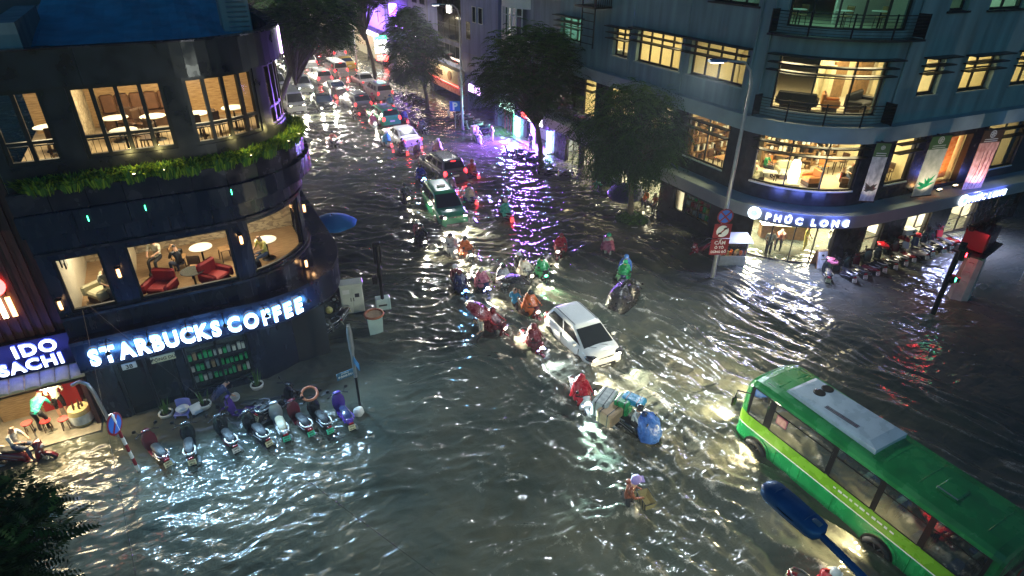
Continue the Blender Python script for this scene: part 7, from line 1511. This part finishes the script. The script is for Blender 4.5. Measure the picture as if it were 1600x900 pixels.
car(C_suv, 'far car with headlights at the left of the upper street', (11.2, 94.0, G0), PI, 'black_paint', JAM, 'head_soft', None, beam=250)
car(C_sedan, 'farthest car with headlights at the end of the street', (12.0, 105.0, G0), PI, 'silver_paint', JAM, 'head_soft', None, beam=250)
car(C_suv, 'dark olive large car with red lamps ahead of the green taxi', (14.9, 37.2, G0), .03, 'grey_paint', AWAY, None, 'tail_lamp', L=4.6, glow=60)
car(C_sedan, 'silver car with a dark maroon rear window and brake lamp lit', (15.1, 45.6, G0), .05, 'white_paint', AWAY, None, 'tail_lamp', L=4.4, glow=45)
car(C_mpv, 'green and white taxi with red lamps', (15.6, 52.0, G0), .06, 'taxi_bright', AWAY, None, 'tail_lamp', L=4.5, glow=40)
car(C_suv, 'silver people carrier with a white tailgate in the middle lane', (14.9, 57.8, G0), .05, 'silver_paint', AWAY, None, 'tail_dim', L=4.6, glow=20)
car(C_suv, 'white car second in the right hand queue', (18.1, 61.1, G0), .03, 'white_paint', AWAY, None, 'tail_dim', L=4.6, glow=15)
car(C_sedan, 'white sedan first in the right hand queue', (18.5, 67.5, G0), .03, 'white_paint', AWAY, None, 'tail_dim', L=4.4, glow=15)
car(C_sedan, 'white sedan with a red glowing rear window', (14.8, 65.0, G0), .02, 'white_paint', AWAY, None, 'tail_lamp', L=4.4, glow=60)
car(C_mpv, 'white taxi with red lamps behind the silver car', (14.7, 70.8, G0), .02, 'white_paint', AWAY, None, 'tail_lamp', L=4.5, glow=50)
car(C_van, 'white van with red lamps near the far shops', (17.2, 73.8, G0), .02, 'white_paint', AWAY, None, 'tail_lamp', L=4.7, glow=60)
car(C_sedan, 'yellowish taxi beside the white van near the far shops', (19.4, 78.3, G0), .02, 'yellow_paint', AWAY, None, 'tail_dim', L=4.4, glow=15)
car(C_suv, 'white car in the upper street seen from behind', (15.3, 80.6, G0), .02, 'white_paint', AWAY, None, 'tail_dim', L=4.6, glow=30)
for i, (x, y) in enumerate(((15.4, 90.0), (18.2, 91.5), (15.7, 99.0), (18.3, 101), (16.5, 110))):
    car((C_sedan, C_suv)[i % 2], 'far car with red lamps, %s from the front of the upper street' % ['first', 'second', 'third', 'fourth', 'last'][i], (x, y, G0), 0, ('white_paint', 'black_paint', 'silver_paint')[i % 3], AWAY, None, 'tail_lamp', glow=70)

for i, (x, y, k) in enumerate(((9.3, 76.5, 0), (9.6, 89.0, 1), (13.0, 88.0, 0), (10.2, 101.0, 1), (13.4, 98.0, 0), (20.3, 86.0, 1), (20.6, 97.0, 0))):
    if x < 14: car((C_sedan, C_suv)[k], 'oncoming far car with soft headlights, %s in the upper left lanes' % ['first', 'second', 'third', 'fourth', 'fifth'][i], (x, y, G0), PI, ('silver_paint', 'white_paint')[k], JAM, 'head_soft', None, beam=160)
    else: car((C_sedan, C_suv)[k], 'far car with red lamps by the right kerb, %s one' % ('nearer', 'further')[i-5], (x, y, G0), 0, 'white_paint', AWAY, None, 'tail_lamp', glow=60)

# riders: label of the motorbike, place, heading, paint, lamps; label of the rider, clothes
RG, BG = 'motorbike riders in the flood', 'motorbikes moving through the flood'
def ride(blabel, plabel, x, y, rz, paint='dark_paint', head=None, tail=None, beam=0, shirt='cloth_white', legs='trousers', poncho=None, hood=False, helmet='black_paint', bc=(1,.9,.7), ind=None, wake=.7, tree=None, pillion=None, lean=0, z=-.3):
    bike(blabel, (x, y, z), rz, paint, head=head, tail=tail, group=BG, beam=beam, beamcol=bc, ind=ind, tree=tree, lean=lean)
    p = person('ride', plabel, (x, y, z), rz, shirt, legs, RG, None if hood else helmet, poncho, hood); p.rotation_euler.y = lean
    if pillion:
        q = person('ride', pillion[0], (x+.48*math.sin(rz), y-.48*math.cos(rz), z+.04), rz, pillion[1], legs, RG, pillion[3] if len(pillion) > 3 else 'white_paint', pillion[2])
    hx, hy = -math.sin(rz), math.cos(rz)
    if wake: WAKES.append((x+hx*.75, y+hy*.75, hx, hy, .28, wake))
F = PI
ride('white scooter with a white headlamp ridden by the person in a red poncho', 'rider in a bright red poncho on a white scooter in front of the white hatchback', 9.95, 13.1, F-.22, 'white_paint', 'head_cool', None, 620, 'cloth_red', 'cloth_red', 'cloth_red', True, bc=(.62,.95,.95), ind='led_violet', wake=1.1)
ride('dark motorbike loaded with boxes and sacks', 'rider in a pale top with a royal blue poncho over the handlebars', 10.75, 10.95, F+.42, 'black_paint', None, None, 0, 'cloth_white', 'trousers', None, False, 'black_paint', wake=1.0, tree=T_bike2)
ride('dark scooter with twin white lamps close to the hatchback', 'rider in a dark maroon poncho beside the hatchback', 10.1, 16.55, F+.02, 'wine_paint', 'head_cool', None, 160, 'cloth_maroon', 'cloth_maroon', 'cloth_maroon', True, ind='led_violet', bc=(.8,.9,1))
ride('motorbike with a warm headlamp behind the maroon rider', 'rider in an orange poncho behind the maroon rider', 11.25, 18.8, F+.05, 'wine_paint', 'head_lamp', None, 150, 'cloth_orange', 'cloth_orange', 'cloth_orange', False, 'black_paint', wake=.6)
ride('motorbike with a bright lamp beside the maroon umbrella', 'rider in dark red beside the maroon umbrella', 9.25, 18.3, F+.5, 'wine_paint', 'head_lamp', None, 190, 'cloth_red', 'trousers', 'cloth_maroon', True, wake=.6)
ride('scooter with glowing blue lamps at the left of the pack', 'rider in a navy poncho on the blue lit scooter', 9.35, 21.8, F, 'navy_paint', 'led_blue', None, 60, 'cloth_navy', 'trousers', 'cloth_navy', False, 'wine_paint', bc=(.15,.5,1), ind='led_cyan', pillion=('pillion in maroon behind the rider in the navy poncho', 'cloth_maroon', None))
ride('scooter with a headlamp and violet indicators', 'rider in a pink and red jacket beside the navy poncho', 10.3, 21.55, F, 'navy_paint', 'head_lamp', None, 120, 'cloth_pink', 'trousers', 'cloth_pink', False, 'cloth_pale', ind='led_violet')
ride('motorbike ridden by the person in a translucent white poncho', 'rider in a translucent white poncho by the black umbrella', 11.3, 21.4, F-.35, 'grey_paint', None, None, 0, 'cloth_white', 'trousers', 'cloth_white', False, 'black_paint')
ride('motorbike with a yellow headlamp in the middle of the pack', 'rider in a cream raincoat with a yellow headlamp', 12.55, 21.6, F+.1, 'grey_paint', 'head_soft', None, 150, 'cloth_pale', 'trousers', 'cloth_pale', False, 'black_paint', pillion=('pillion in black behind the cream raincoat', 'cloth_black', None))
ride('motorbike with a green lamp', 'rider in a dark green poncho with a green lamp', 13.3, 21.3, F-.2, 'black_paint', 'led_green', None, 40, 'cloth_green', 'trousers', 'cloth_green', False, 'black_paint', bc=(.1,1,.4))
ride('motorbike under the spread red poncho', 'rider in a spread red poncho crossing the waves', 15.4, 23.0, F-.8, 'wine_paint', 'head_soft', None, 60, 'cloth_red', 'trousers', 'cloth_red', False, 'wine_paint', wake=1.2)
ride('motorbike carrying the green and blue ponchos', 'rider in a bright green poncho sitting high', 16.45, 19.2, F-.75, 'navy_paint', None, None, 0, 'cloth_green', 'trousers', 'cloth_green', False, 'taxi_green', wake=1.0, pillion=('pillion in a light blue poncho behind the green one', 'cloth_royal', 'cloth_royal', 'royal_helmet'))
ride('motorbike hidden under a black tarpaulin near the blue poncho', 'rider in black bent over the dark motorbike', 15.7, 17.65, -1.0, 'black_paint', None, 'tail_dim', 0, 'cloth_black', 'trousers', 'cloth_black', True, wake=1.4)
ride('scooter with a headlamp under the orange raincoat', 'rider in an orange raincoat behind the navy poncho', 11.0, 24.8, F+.05, 'grey_paint', 'head_soft', None, 110, 'cloth_orange', 'cloth_orange', 'cloth_orange', False, 'black_paint')
ride('scooter with a strong headlamp in front of the green taxi', 'rider in a white raincoat in front of the green taxi', 10.5, 25.5, F+.05, 'white_paint', 'head_lamp', None, 150, 'cloth_white', 'trousers', 'cloth_white', False, 'black_paint')
ride('dark motorbike with a headlamp left of the green taxi', 'rider in a dark coat left of the green taxi', 9.6, 27.2, F-.05, 'black_paint', 'head_lamp', None, 120, 'cloth_black', 'trousers', 'cloth_black', False, 'black_paint', pillion=('pillion in a pinkish shirt left of the green taxi', 'cloth_pink', None))
ride('motorbike with a small headlamp behind the green taxi', 'rider in grey behind the green taxi at its left', 10.9, 33.2, F, 'grey_paint', 'head_soft', None, 60, 'cloth_grey', 'trousers', None, False, 'grey_paint')
ride('motorbike with a red lamp on the violet lit water', 'rider in a jade poncho heading away on the violet water', 15.1, 28.4, -.05, 'wine_paint', None, 'tail_lamp', 0, 'cloth_jade', 'trousers', 'cloth_jade', False, 'cloth_pale', wake=.8)
ride('motorbike with a red lamp beside the green taxi', 'rider in a cream and blue jacket heading away', 14.3, 31.5, .05, 'navy_paint', None, 'tail_lamp', 0, 'cloth_pale', 'jeans', 'cloth_pale', False, 'navy_paint')
ride('motorbike with a glowing red lamp behind the olive car', 'rider in a black and silver raincoat behind the olive car', 14.0, 33.6, .05, 'black_paint', None, 'tail_lamp', 0, 'cloth_grey', 'trousers', 'cloth_grey', False, 'black_paint')
ride('scooter at the left of the olive car with a blue lamp', 'rider in a vivid blue poncho beside the olive car', 12.95, 36.0, F, 'navy_paint', 'led_cyan', None, 40, 'cloth_blue', 'trousers', 'cloth_blue', False, 'black_paint', bc=(.2,.5,1), ind='led_violet')
ride('motorbike with a red lamp right of the olive car', 'rider in a rust brown poncho right of the olive car', 16.4, 35.6, .05, 'wine_paint', None, 'tail_lamp', 0, 'cloth_rust', 'trousers', 'cloth_rust', True)
ride('motorbike behind the silver car at its left', 'rider in a dark coat behind the silver car', 13.9, 42.2, .05, 'black_paint', None, 'tail_lamp', 0, 'cloth_black', 'trousers', 'cloth_black', False, 'black_paint', wake=0)
ride('motorbike behind the silver car at its right', 'rider in a grey coat behind the silver car', 14.75, 41.2, .05, 'grey_paint', None, 'tail_lamp', 0, 'cloth_grey', 'trousers', None, False, 'black_paint', wake=0)
ride('motorbike before the olive car at its right', 'rider in a cream poncho ahead of the olive car', 16.2, 41.0, .1, 'grey_paint', None, 'tail_lamp', 0, 'cloth_pale', 'trousers', 'cloth_pale', False, 'white_paint', wake=0)
ride('motorbike at the left flank of the silver car', 'rider in a turquoise poncho at the flank of the silver car', 13.5, 44.6, .1, 'white_paint', None, 'tail_dim', 0, 'cloth_sky', 'trousers', 'cloth_sky', False, 'white_paint', wake=0)
ride('lone motorbike on the bright rippled water', 'rider in a dark jacket alone on the bright rippled water', 9.9, 46.2, F+.3, 'black_paint', None, None, 0, 'cloth_rust', 'trousers', None, False, 'black_paint', wake=.6)
ride('motorbike near the far lamp post', 'rider in a dark violet poncho near the far lamp post', 17.25, 46.9, F, 'black_paint', None, None, 0, 'cloth_navy', 'trousers', 'cloth_navy', False, 'black_paint', wake=.6)
ride('motorbike in front of the green and white taxi', 'rider in a coral poncho in front of the green and white taxi', 14.15, 50.0, F, 'white_paint', 'head_soft', None, 60, 'cloth_red', 'trousers', 'cloth_pink', False, 'wine_paint', wake=0)
ride('motorbike right of the green and white taxi', 'rider in a violet blue poncho right of the green and white taxi', 17.0, 50.5, 0, 'navy_paint', None, 'tail_dim', 0, 'cloth_blue', 'trousers', 'cloth_blue', False, 'navy_paint', wake=0)
ride('motorbike behind the silver people carrier', 'rider in dark clothes behind the silver people carrier', 13.55, 53.8, F, 'black_paint', None, None, 0, 'cloth_black', 'trousers', None, False, 'black_paint', wake=0)
ride('motorbike with a red lamp near the right hand queue', 'rider in a sky blue poncho near the right hand queue', 17.6, 55.9, 0, 'black_paint', None, 'tail_lamp', 0, 'cloth_sky', 'trousers', 'cloth_sky', False, 'royal_helmet', wake=0)
ride('motorbike with a red lamp left of the sky blue poncho', 'rider in pink left of the sky blue poncho', 16.4, 57.4, 0, 'black_paint', None, 'tail_lamp', 0, 'cloth_pink', 'trousers', None, False, 'cloth_pink', wake=0)
ride('motorbike behind the white sedan with the red window', 'rider in grey behind the white sedan with the red window', 13.95, 62.2, 0, 'black_paint', None, 'tail_dim', 0, 'cloth_grey', 'trousers', 'cloth_grey', False, 'black_paint', wake=0)
ride('motorbike beside the white van near the far shops', 'rider in white beside the white van near the far shops', 16.4, 70.1, 0, 'black_paint', None, 'tail_dim', 0, 'cloth_white', 'trousers', 'cloth_white', False, 'wine_paint', wake=0)
ride('red motorbike cut by the lower edge of the picture', 'rider in red with a white helmet at the lower edge beneath the lamp arm', 11.15, 4.25, F+.5, 'wine_paint', None, None, 0, 'cloth_red', 'trousers', 'cloth_red', False, 'white_paint', wake=1.0)
ride('white delivery motorbike parked near the far lamp', 'rider in pale clothes with the delivery motorbike', 20.1, 42.4, F-.1, 'white_paint', None, None, 0, 'cloth_white', 'jeans', None, False, 'white_paint', wake=0)
db = thing('delivery_box', 'white delivery box behind the rider in pale clothes', 'box', (20.15, 43.05, .62)); MB().rbox((0,0,.25), (.5,.5,.5), .04).build('box', 'white_plastic', db); MB().rbox((0,0,.51), (.53,.53,.05), .02).build('lid', 'white_plastic', db)
# load of the cargo motorbike
LD = (10.75, 10.95, F+.42)
def loc_on(x, y, z): c, s = math.cos(LD[2]), math.sin(LD[2]); return (LD[0]+c*x-s*y, LD[1]+s*x+c*y, z)
for nm, lb, ct, p, d, m in (('cardboard_box', 'brown cardboard box on the loaded motorbike', 'box', (.25,-.95,.62), (.75,.6,.5), 'cardboard'), ('covered_bundle', 'pale plastic wrapped bundle at the tail of the loaded motorbike', 'bundle', (-.1,-1.35,.60), (1.0,.55,.6), 'grey_print'), ('green_crate', 'dark green crate on the loaded motorbike', 'crate', (-.25,-.75,.75), (.55,.5,.55), 'cloth_green'), ('teal_box', 'teal box topmost on the loaded motorbike', 'box', (-.45,-.5,1.12), (.45,.75,.22), 'cloth_sky')):
    t = thing(nm, lb, ct, loc_on(*p[:2], p[2]-.3), LD[2]+R.uniform(-.15, .15)); MB().rbox((0,0,d[2]/2), d, .05).build('body', m, t)
    for s in (-.25, .25): MB().bx(-d[0]/2-.006, d[0]/2+.006, s*d[1]-.015, s*d[1]+.015, .02, d[2]+.006).build('strap', 'black_frame', t)
bl = thing('blue_poncho', 'royal blue poncho spread over the front of the loaded motorbike', 'poncho', (LD[0], LD[1], -.3), LD[2]); m_ = MB(); rg = []
for z, w, y0, y1 in ((1.26,.14,.02,.20), (1.18,.34,-.02,.42), (1.0,.44,-.02,.62), (.72,.48,.0,.72), (.55,.46,.05,.74)): rg.append([(w*math.cos(a), (y0+y1)/2+(y1-y0)/2*math.sin(a)+.02*math.sin(7*a+z*9), z+.03*math.sin(5*a)) for a in (2*PI*k/24 for k in range(24))])
m_.loft(rg, cap=False, smooth=True).build('cloth', 'cloth_royal', bl)
bt = thing('black_tarpaulin', 'black tarpaulin dragging over the dark motorbike', 'tarpaulin', (15.45, 17.9, -.3), -1.0); m_ = MB(); rg = []
for z, w, l in ((1.25,.06,.25), (1.18,.3,.7), (.95,.5,1.0), (.6,.62,1.15), (.3,.68,1.25)): rg.append([(w*math.cos(a)*(1+.06*math.sin(6*a+z*5)), -.2+l*math.sin(a)*(1+.05*math.sin(5*a)), z+.03*math.sin(4*a)) for a in (2*PI*k/26 for k in range(26))])
m_.loft(rg, cap=False, smooth=True).build('cloth', 'cloth_black', bt)

# people on foot in the water
person('umbrella', 'person in a pale shirt walking under a maroon umbrella', (8.55, 18.0, -.3), rad(80), 'cloth_pale', 'trousers', hat=None)
umbrella('maroon umbrella tilted against the rain', (8.62, 18.35, 1.28), .62, 'cloth_maroon', rx=rad(12), ry=rad(28), stick=.55, dome=.26)
person('umbrella', 'person in a light blue shirt walking under a black umbrella', (10.75, 19.3, -.3), rad(-60), 'cloth_sky', 'trousers')
umbrella('large black umbrella tilted over the person in light blue', (10.95, 19.75, 1.30), .78, 'cloth_black', rx=rad(-14), ry=rad(16), stick=.6, dome=.30)
person('walk', 'person in a pale pink raincoat wading with arms out', (17.5, 21.9, -.3), rad(160), 'cloth_pale', 'cloth_pale', None, 'taxi_green', 'cloth_pink')
person('bend', 'person in a green shirt bending at the pavement under the weeping tree', (22.3, 29.2, -.3), rad(70), 'cloth_jade', 'trousers')
person('stand', 'passer-by in orange standing under the shop awning by the violet tent', (23.2, 26.0, -.3), rad(110), 'cloth_orange', 'trousers')
person('stand', 'passer-by in brown standing beside the one in orange', (23.3, 25.2, -.3), rad(80), 'cloth_rust', 'trousers')
person('stand', 'pale clothed figure standing by the violet shop', (21.3, 42.3, -.3), rad(100), 'cloth_white', 'cloth_pale')
person('stand', 'dark figure at the violet shop door', (22.7, 38.6, -.1), rad(90), 'cloth_navy', 'trousers')
bw = person('carry', 'woman with a violet headscarf wading with a striped basket', (8.55, 8.75, -.35), rad(-115), 'cloth_rust', 'trousers', hair='purple_scarf', hat=None, scale=1.06)
MB().loft([[(w*math.cos(a), .17+w*1.05*math.sin(a)-d, z) for a in (2*PI*k/16 for k in range(16))] for z, w, d in ((1.44,.11,.02), (1.50,.135,.0), (1.57,.130,.0), (1.63,.09,.0), (1.655,.01,.0))], smooth=True).build('headscarf', 'purple_scarf', bw); MB().box((0,.30,1.53), (.22,.16,.012)).build('scarf_brim', 'purple_scarf', bw)
bk_ = thing('wicker_basket', 'striped wicker basket carried by the woman with the violet headscarf', 'basket', (9.02, 8.50, .30), rad(-100)); bk_.scale = (.82, .82, .82); m_ = MB()
m_.loft([[(w*x, d*y, z) for x, y in ((-1,-1),(1,-1),(1,1),(-1,1))] for w, d, z in ((.27,.17,0), (.34,.22,.30))], cap=False).add([(-.27,-.17,.005),(.27,-.17,.005),(.27,.17,.005),(-.27,.17,.005)], [(0,1,2,3)]); o = m_.build('tray', 'straw', bk_); o.modifiers.new('t', 'SOLIDIFY').thickness = .012
for k in range(8):
    x = -.28+.08*k; MB().box((x*1.1,-.215,.15), (.035,.02,.32), M4=Matrix.Rotation(rad(9),4,'X')).build('slat', 'ink' if k % 2 else 'straw', bk_)
MB().tube([(-.34,-.22,.31), (.34,-.22,.31), (.34,.22,.31), (-.34,.22,.31), (-.34,-.22,.31)], .018, 6).build('rim', 'ink', bk_)
WAKES.append((8.6, 8.9, .9, -.4, .25, .9))

# parked scooters
PK = 'scooters parked before the coffee house'
for lb, x, y, rz, kw in (
    ('dark red scooter leftmost in the row before the coffee house', -2.95, 17.25, .34, dict(paint='wine_paint', rail='chrome', plate='plate_cream')),
    ('black scooter with a white rail beside the leftmost dark red one', -2.02, 17.05, .02, dict(paint='black_paint', rail='white_paint')),
    ('brown trimmed black scooter with a round mirror in the middle pair', -.98, 16.95, .22, dict(paint='black_paint', rail='plate_white', plate='plate_white', trim='wine_paint')),
    ('black scooter with a white tail rail in the middle pair', -.12, 16.75, .30, dict(paint='dark_paint', rail='white_paint')),
    ('silver framed scooter with a tan seat standing crossed over its neighbours', .62, 16.75, .06, dict(paint='silver_paint', seat='seat_tan', rail='white_paint', plate='plate_green', trim='white_paint')),
    ('dark scooter with a bright green plate', 1.22, 16.6, .20, dict(paint='wine_paint', plate='plate_green', rail='plate_white')),
    ('black scooter with an orange ring on its handlebar', 1.82, 16.45, .16, dict(paint='black_paint', plate='plate_green', rail='galv_steel')),
    ('purple scooter standing alone by the street name post', 2.58, 16.3, .05, dict(paint='purple_paint', rail='purple_paint', plate='plate_cream', trim='purple_paint', seat='navy_paint'))):
    bike(lb, (x, y, -.3), rz, group=PK, **kw)
bike('violet nosed scooter pointing left behind the row', (-.30, 17.95, -.28), 1.05, 'purple_paint', group=PK)
bike('dark scooter lying slantwise behind the tan seated one', (.75, 17.75, -.25), -1.0, 'black_paint', group=PK, lean=.12)
og = thing('orange_ring', 'orange rubber ring hung on a parked scooter handlebar', 'ring', (1.72, 16.95, .82)); og.rotation_euler = (rad(25), 0, 0); MB().tube([(.25*math.cos(2*PI*k/20), .25*math.sin(2*PI*k/20), 0) for k in range(21)], .045, 8).build('ring', 'terracotta', og)
bike('dark scooter at the edge of the lit noodle bar step', (-6.45, 18.85, -.3), -1.9, 'wine_paint')
CK = 'motorbikes parked at the coffee house corner'
bike('dark motorbike by the poster board', (3.05, 21.3, -.3), 1.9, 'black_paint', group=CK); bike('black motorbike nearest the switch cabinet', (3.75, 21.7, -.3), 2.3, 'grey_paint', group=CK, tree=T_bike2); bike('motorbike with a cream tail behind the switch cabinet', (4.35, 23.6, -.3), 2.6, 'black_paint', rail='plate_cream', group=CK)
person('sit', 'person in a dark cape and pale cap by the motorbike behind the cabinet', (4.45, 24.6, -.1), rad(160), 'cloth_navy', 'trousers', None, 'cloth_pale', 'cloth_navy')
for i, (x, y, z, r_, m, l) in enumerate(((3.6, 21.95, .75, .15, 'cloth_yellow', 'yellow ball shaped bag on a parked motorbike'), (3.2, 21.75, .70, .13, 'cloth_orange', 'orange bag on a parked motorbike'))):
    t = thing('round_bag', l, 'bag', (x, y, z)); MB().ball((0,0,0), r_, 12, 8).build('bag', m, t); MB().tube([(-.04,0,r_*.9), (0,0,r_*1.4), (.04,0,r_*.9)], .01, 5).build('knot', m, t)
pb_ = thing('maroon_pack', 'maroon pack hanging by the poster board', 'bag', (2.35, 21.3, .5)); MB().rbox((0,0,0), (.4,.22,.45), .08).build('pack', 'cloth_maroon', pb_)
RK = 'scooters parked before the corner building'
seq = ['dark_paint', 'black_paint', 'wine_paint', 'grey_paint', 'dark_paint', 'black_paint', 'wine_paint', 'white_paint', 'navy_paint', 'black_paint', 'dark_paint', 'red_paint']
wd = ['first', 'second', 'third', 'fourth', 'fifth', 'sixth', 'seventh', 'eighth', 'ninth', 'tenth', 'eleventh', 'twelfth']
for i in range(12):
    u = i/11; bike('%s scooter, %s from the left in the row before the corner building' % ({'dark_paint': 'dark', 'black_paint': 'black', 'wine_paint': 'wine red', 'grey_paint': 'grey', 'white_paint': 'white', 'navy_paint': 'navy', 'red_paint': 'red'}[seq[i]], wd[i]), (26.3+8.4*u, 15.05-.15*u+R.uniform(-.08, .08), -.3), rad(-18)+R.uniform(-.1, .1), seq[i], rail=R.choice(['chrome', 'white_paint', 'galv_steel']), plate='plate_white', group=RK)
bike('dark motorbike lying askew left of the scooter row', (25.6, 15.3, -.3), rad(-50), 'black_paint', group=RK, tree=T_bike2)
for i, (x, m) in enumerate(((26.0, 'cloth_pink'), (29.9, 'cloth_red'), (31.6, 'cloth_red'), (32.6, 'cloth_red'))):
    t = thing('raincoat_bundle', '%s raincoat folded over a parked scooter, %s from the left' % (m[6:], wd[i]), 'raincoat', (x+.1, 15.5, .62)); MB().loft([sect(y, .04*math.sin(9*y+i), w, .09) for y, w in ((-.32,.05), (-.15,.24), (.1,.26), (.3,.08))], smooth=True).build('cloth', m, t)
wb = thing('white_carton', 'white carton on a parked scooter before the corner building', 'box', (32.2, 15.7, .68), rad(-10)); MB().rbox((0,0,.16), (.75,.5,.32), .02).build('carton', 'white_plastic', wb); MB().bx(-.38,.38,-.03,.03,.31,.325).build('tape', 'cardboard', wb)
bike('dark red scooter half hidden by the food cart and the sign plates', (21.95, 20.0, -.3), rad(100), 'wine_paint', group=RK)
VK = 'motorbikes parked by the violet shop'
for i, (x, y, l, p) in enumerate(((21.0, 38.3, 'farthest', 'navy_paint'), (21.3, 37.3, 'middle', 'black_paint'), (21.5, 36.3, 'nearest', 'navy_paint'))): bike('slim motorbike parked at the violet shop, %s of three' % l, (x, y, -.25), rad(65), p, group=VK, tree=T_bike2)
for i, (x, y) in enumerate(((20.9, 33.6), (21.7, 32.9))): bike('dark covered motorbike by the tall tree, %s one' % ('left', 'right')[i], (x, y, -.3), rad(40), 'black_paint', group=VK, seat='grey_paint')
for i in range(7): bike('motorbike in the dim row by the parking sign, %s from the front' % wd[i], (21.4+.15*(i % 2), 44.2+.95*i, -.28), rad(75), ('black_paint', 'navy_paint', 'white_paint', 'grey_paint')[i % 4], group='dim motorbikes by the parking sign', plate='plate_white')
for i in range(3): bike('motorbike parked by the conical tree, %s from the front' % wd[i], (20.3, 56.0+1.3*i, -.28), rad(80), 'black_paint', group='motorbikes by the conical tree')
# overhead wires
for a, b_, sag, l in (((-3.6, 19.2, 4.6), (2.6, 5.6, 4.2), .25, 'thin black cable slanting over the lower left water towards the middle'), ((-3.75, 19.2, 4.4), (-2.3, 7.3, 4.2), .2, 'thin black cable over the lower left water nearer the leafy tree'), ((4.6, 33.0, 6.6), (7.4, 23.8, 5.6), .2, 'thin pale cable beyond the coffee house corner')):
    w = thing('overhead_cable', l, 'cable', (0,0,0)); A, B_ = Vector(a), Vector(b_); MB().tube([A.lerp(B_, k/14)-Vector((0,0,4*sag*(k/14)*(1-k/14))) for k in range(15)], .005, 5).build('wire', 'black_metal', w)

# ------------------------------------------------------------------ rain haze over the street
def build_haze():
    m = bpy.data.materials.new('rain_haze'); m.use_nodes = True; nt = m.node_tree; nt.nodes.clear()
    o = nt.nodes.new('ShaderNodeOutputMaterial'); v = nt.nodes.new('ShaderNodeVolumePrincipled'); v.inputs['Color'].default_value = (.85, .9, .95, 1); v.inputs['Density'].default_value = 0.0010; v.inputs['Anisotropy'].default_value = 0.3
    nt.links.new(v.outputs[0], o.inputs['Volume'])
    h = MB().bx(-230, 430, -70, 620, -1.6, 20).build('haze', [m]); tag(h, 'thin rain haze over the street', kind='stuff')
build_haze()
build_water()
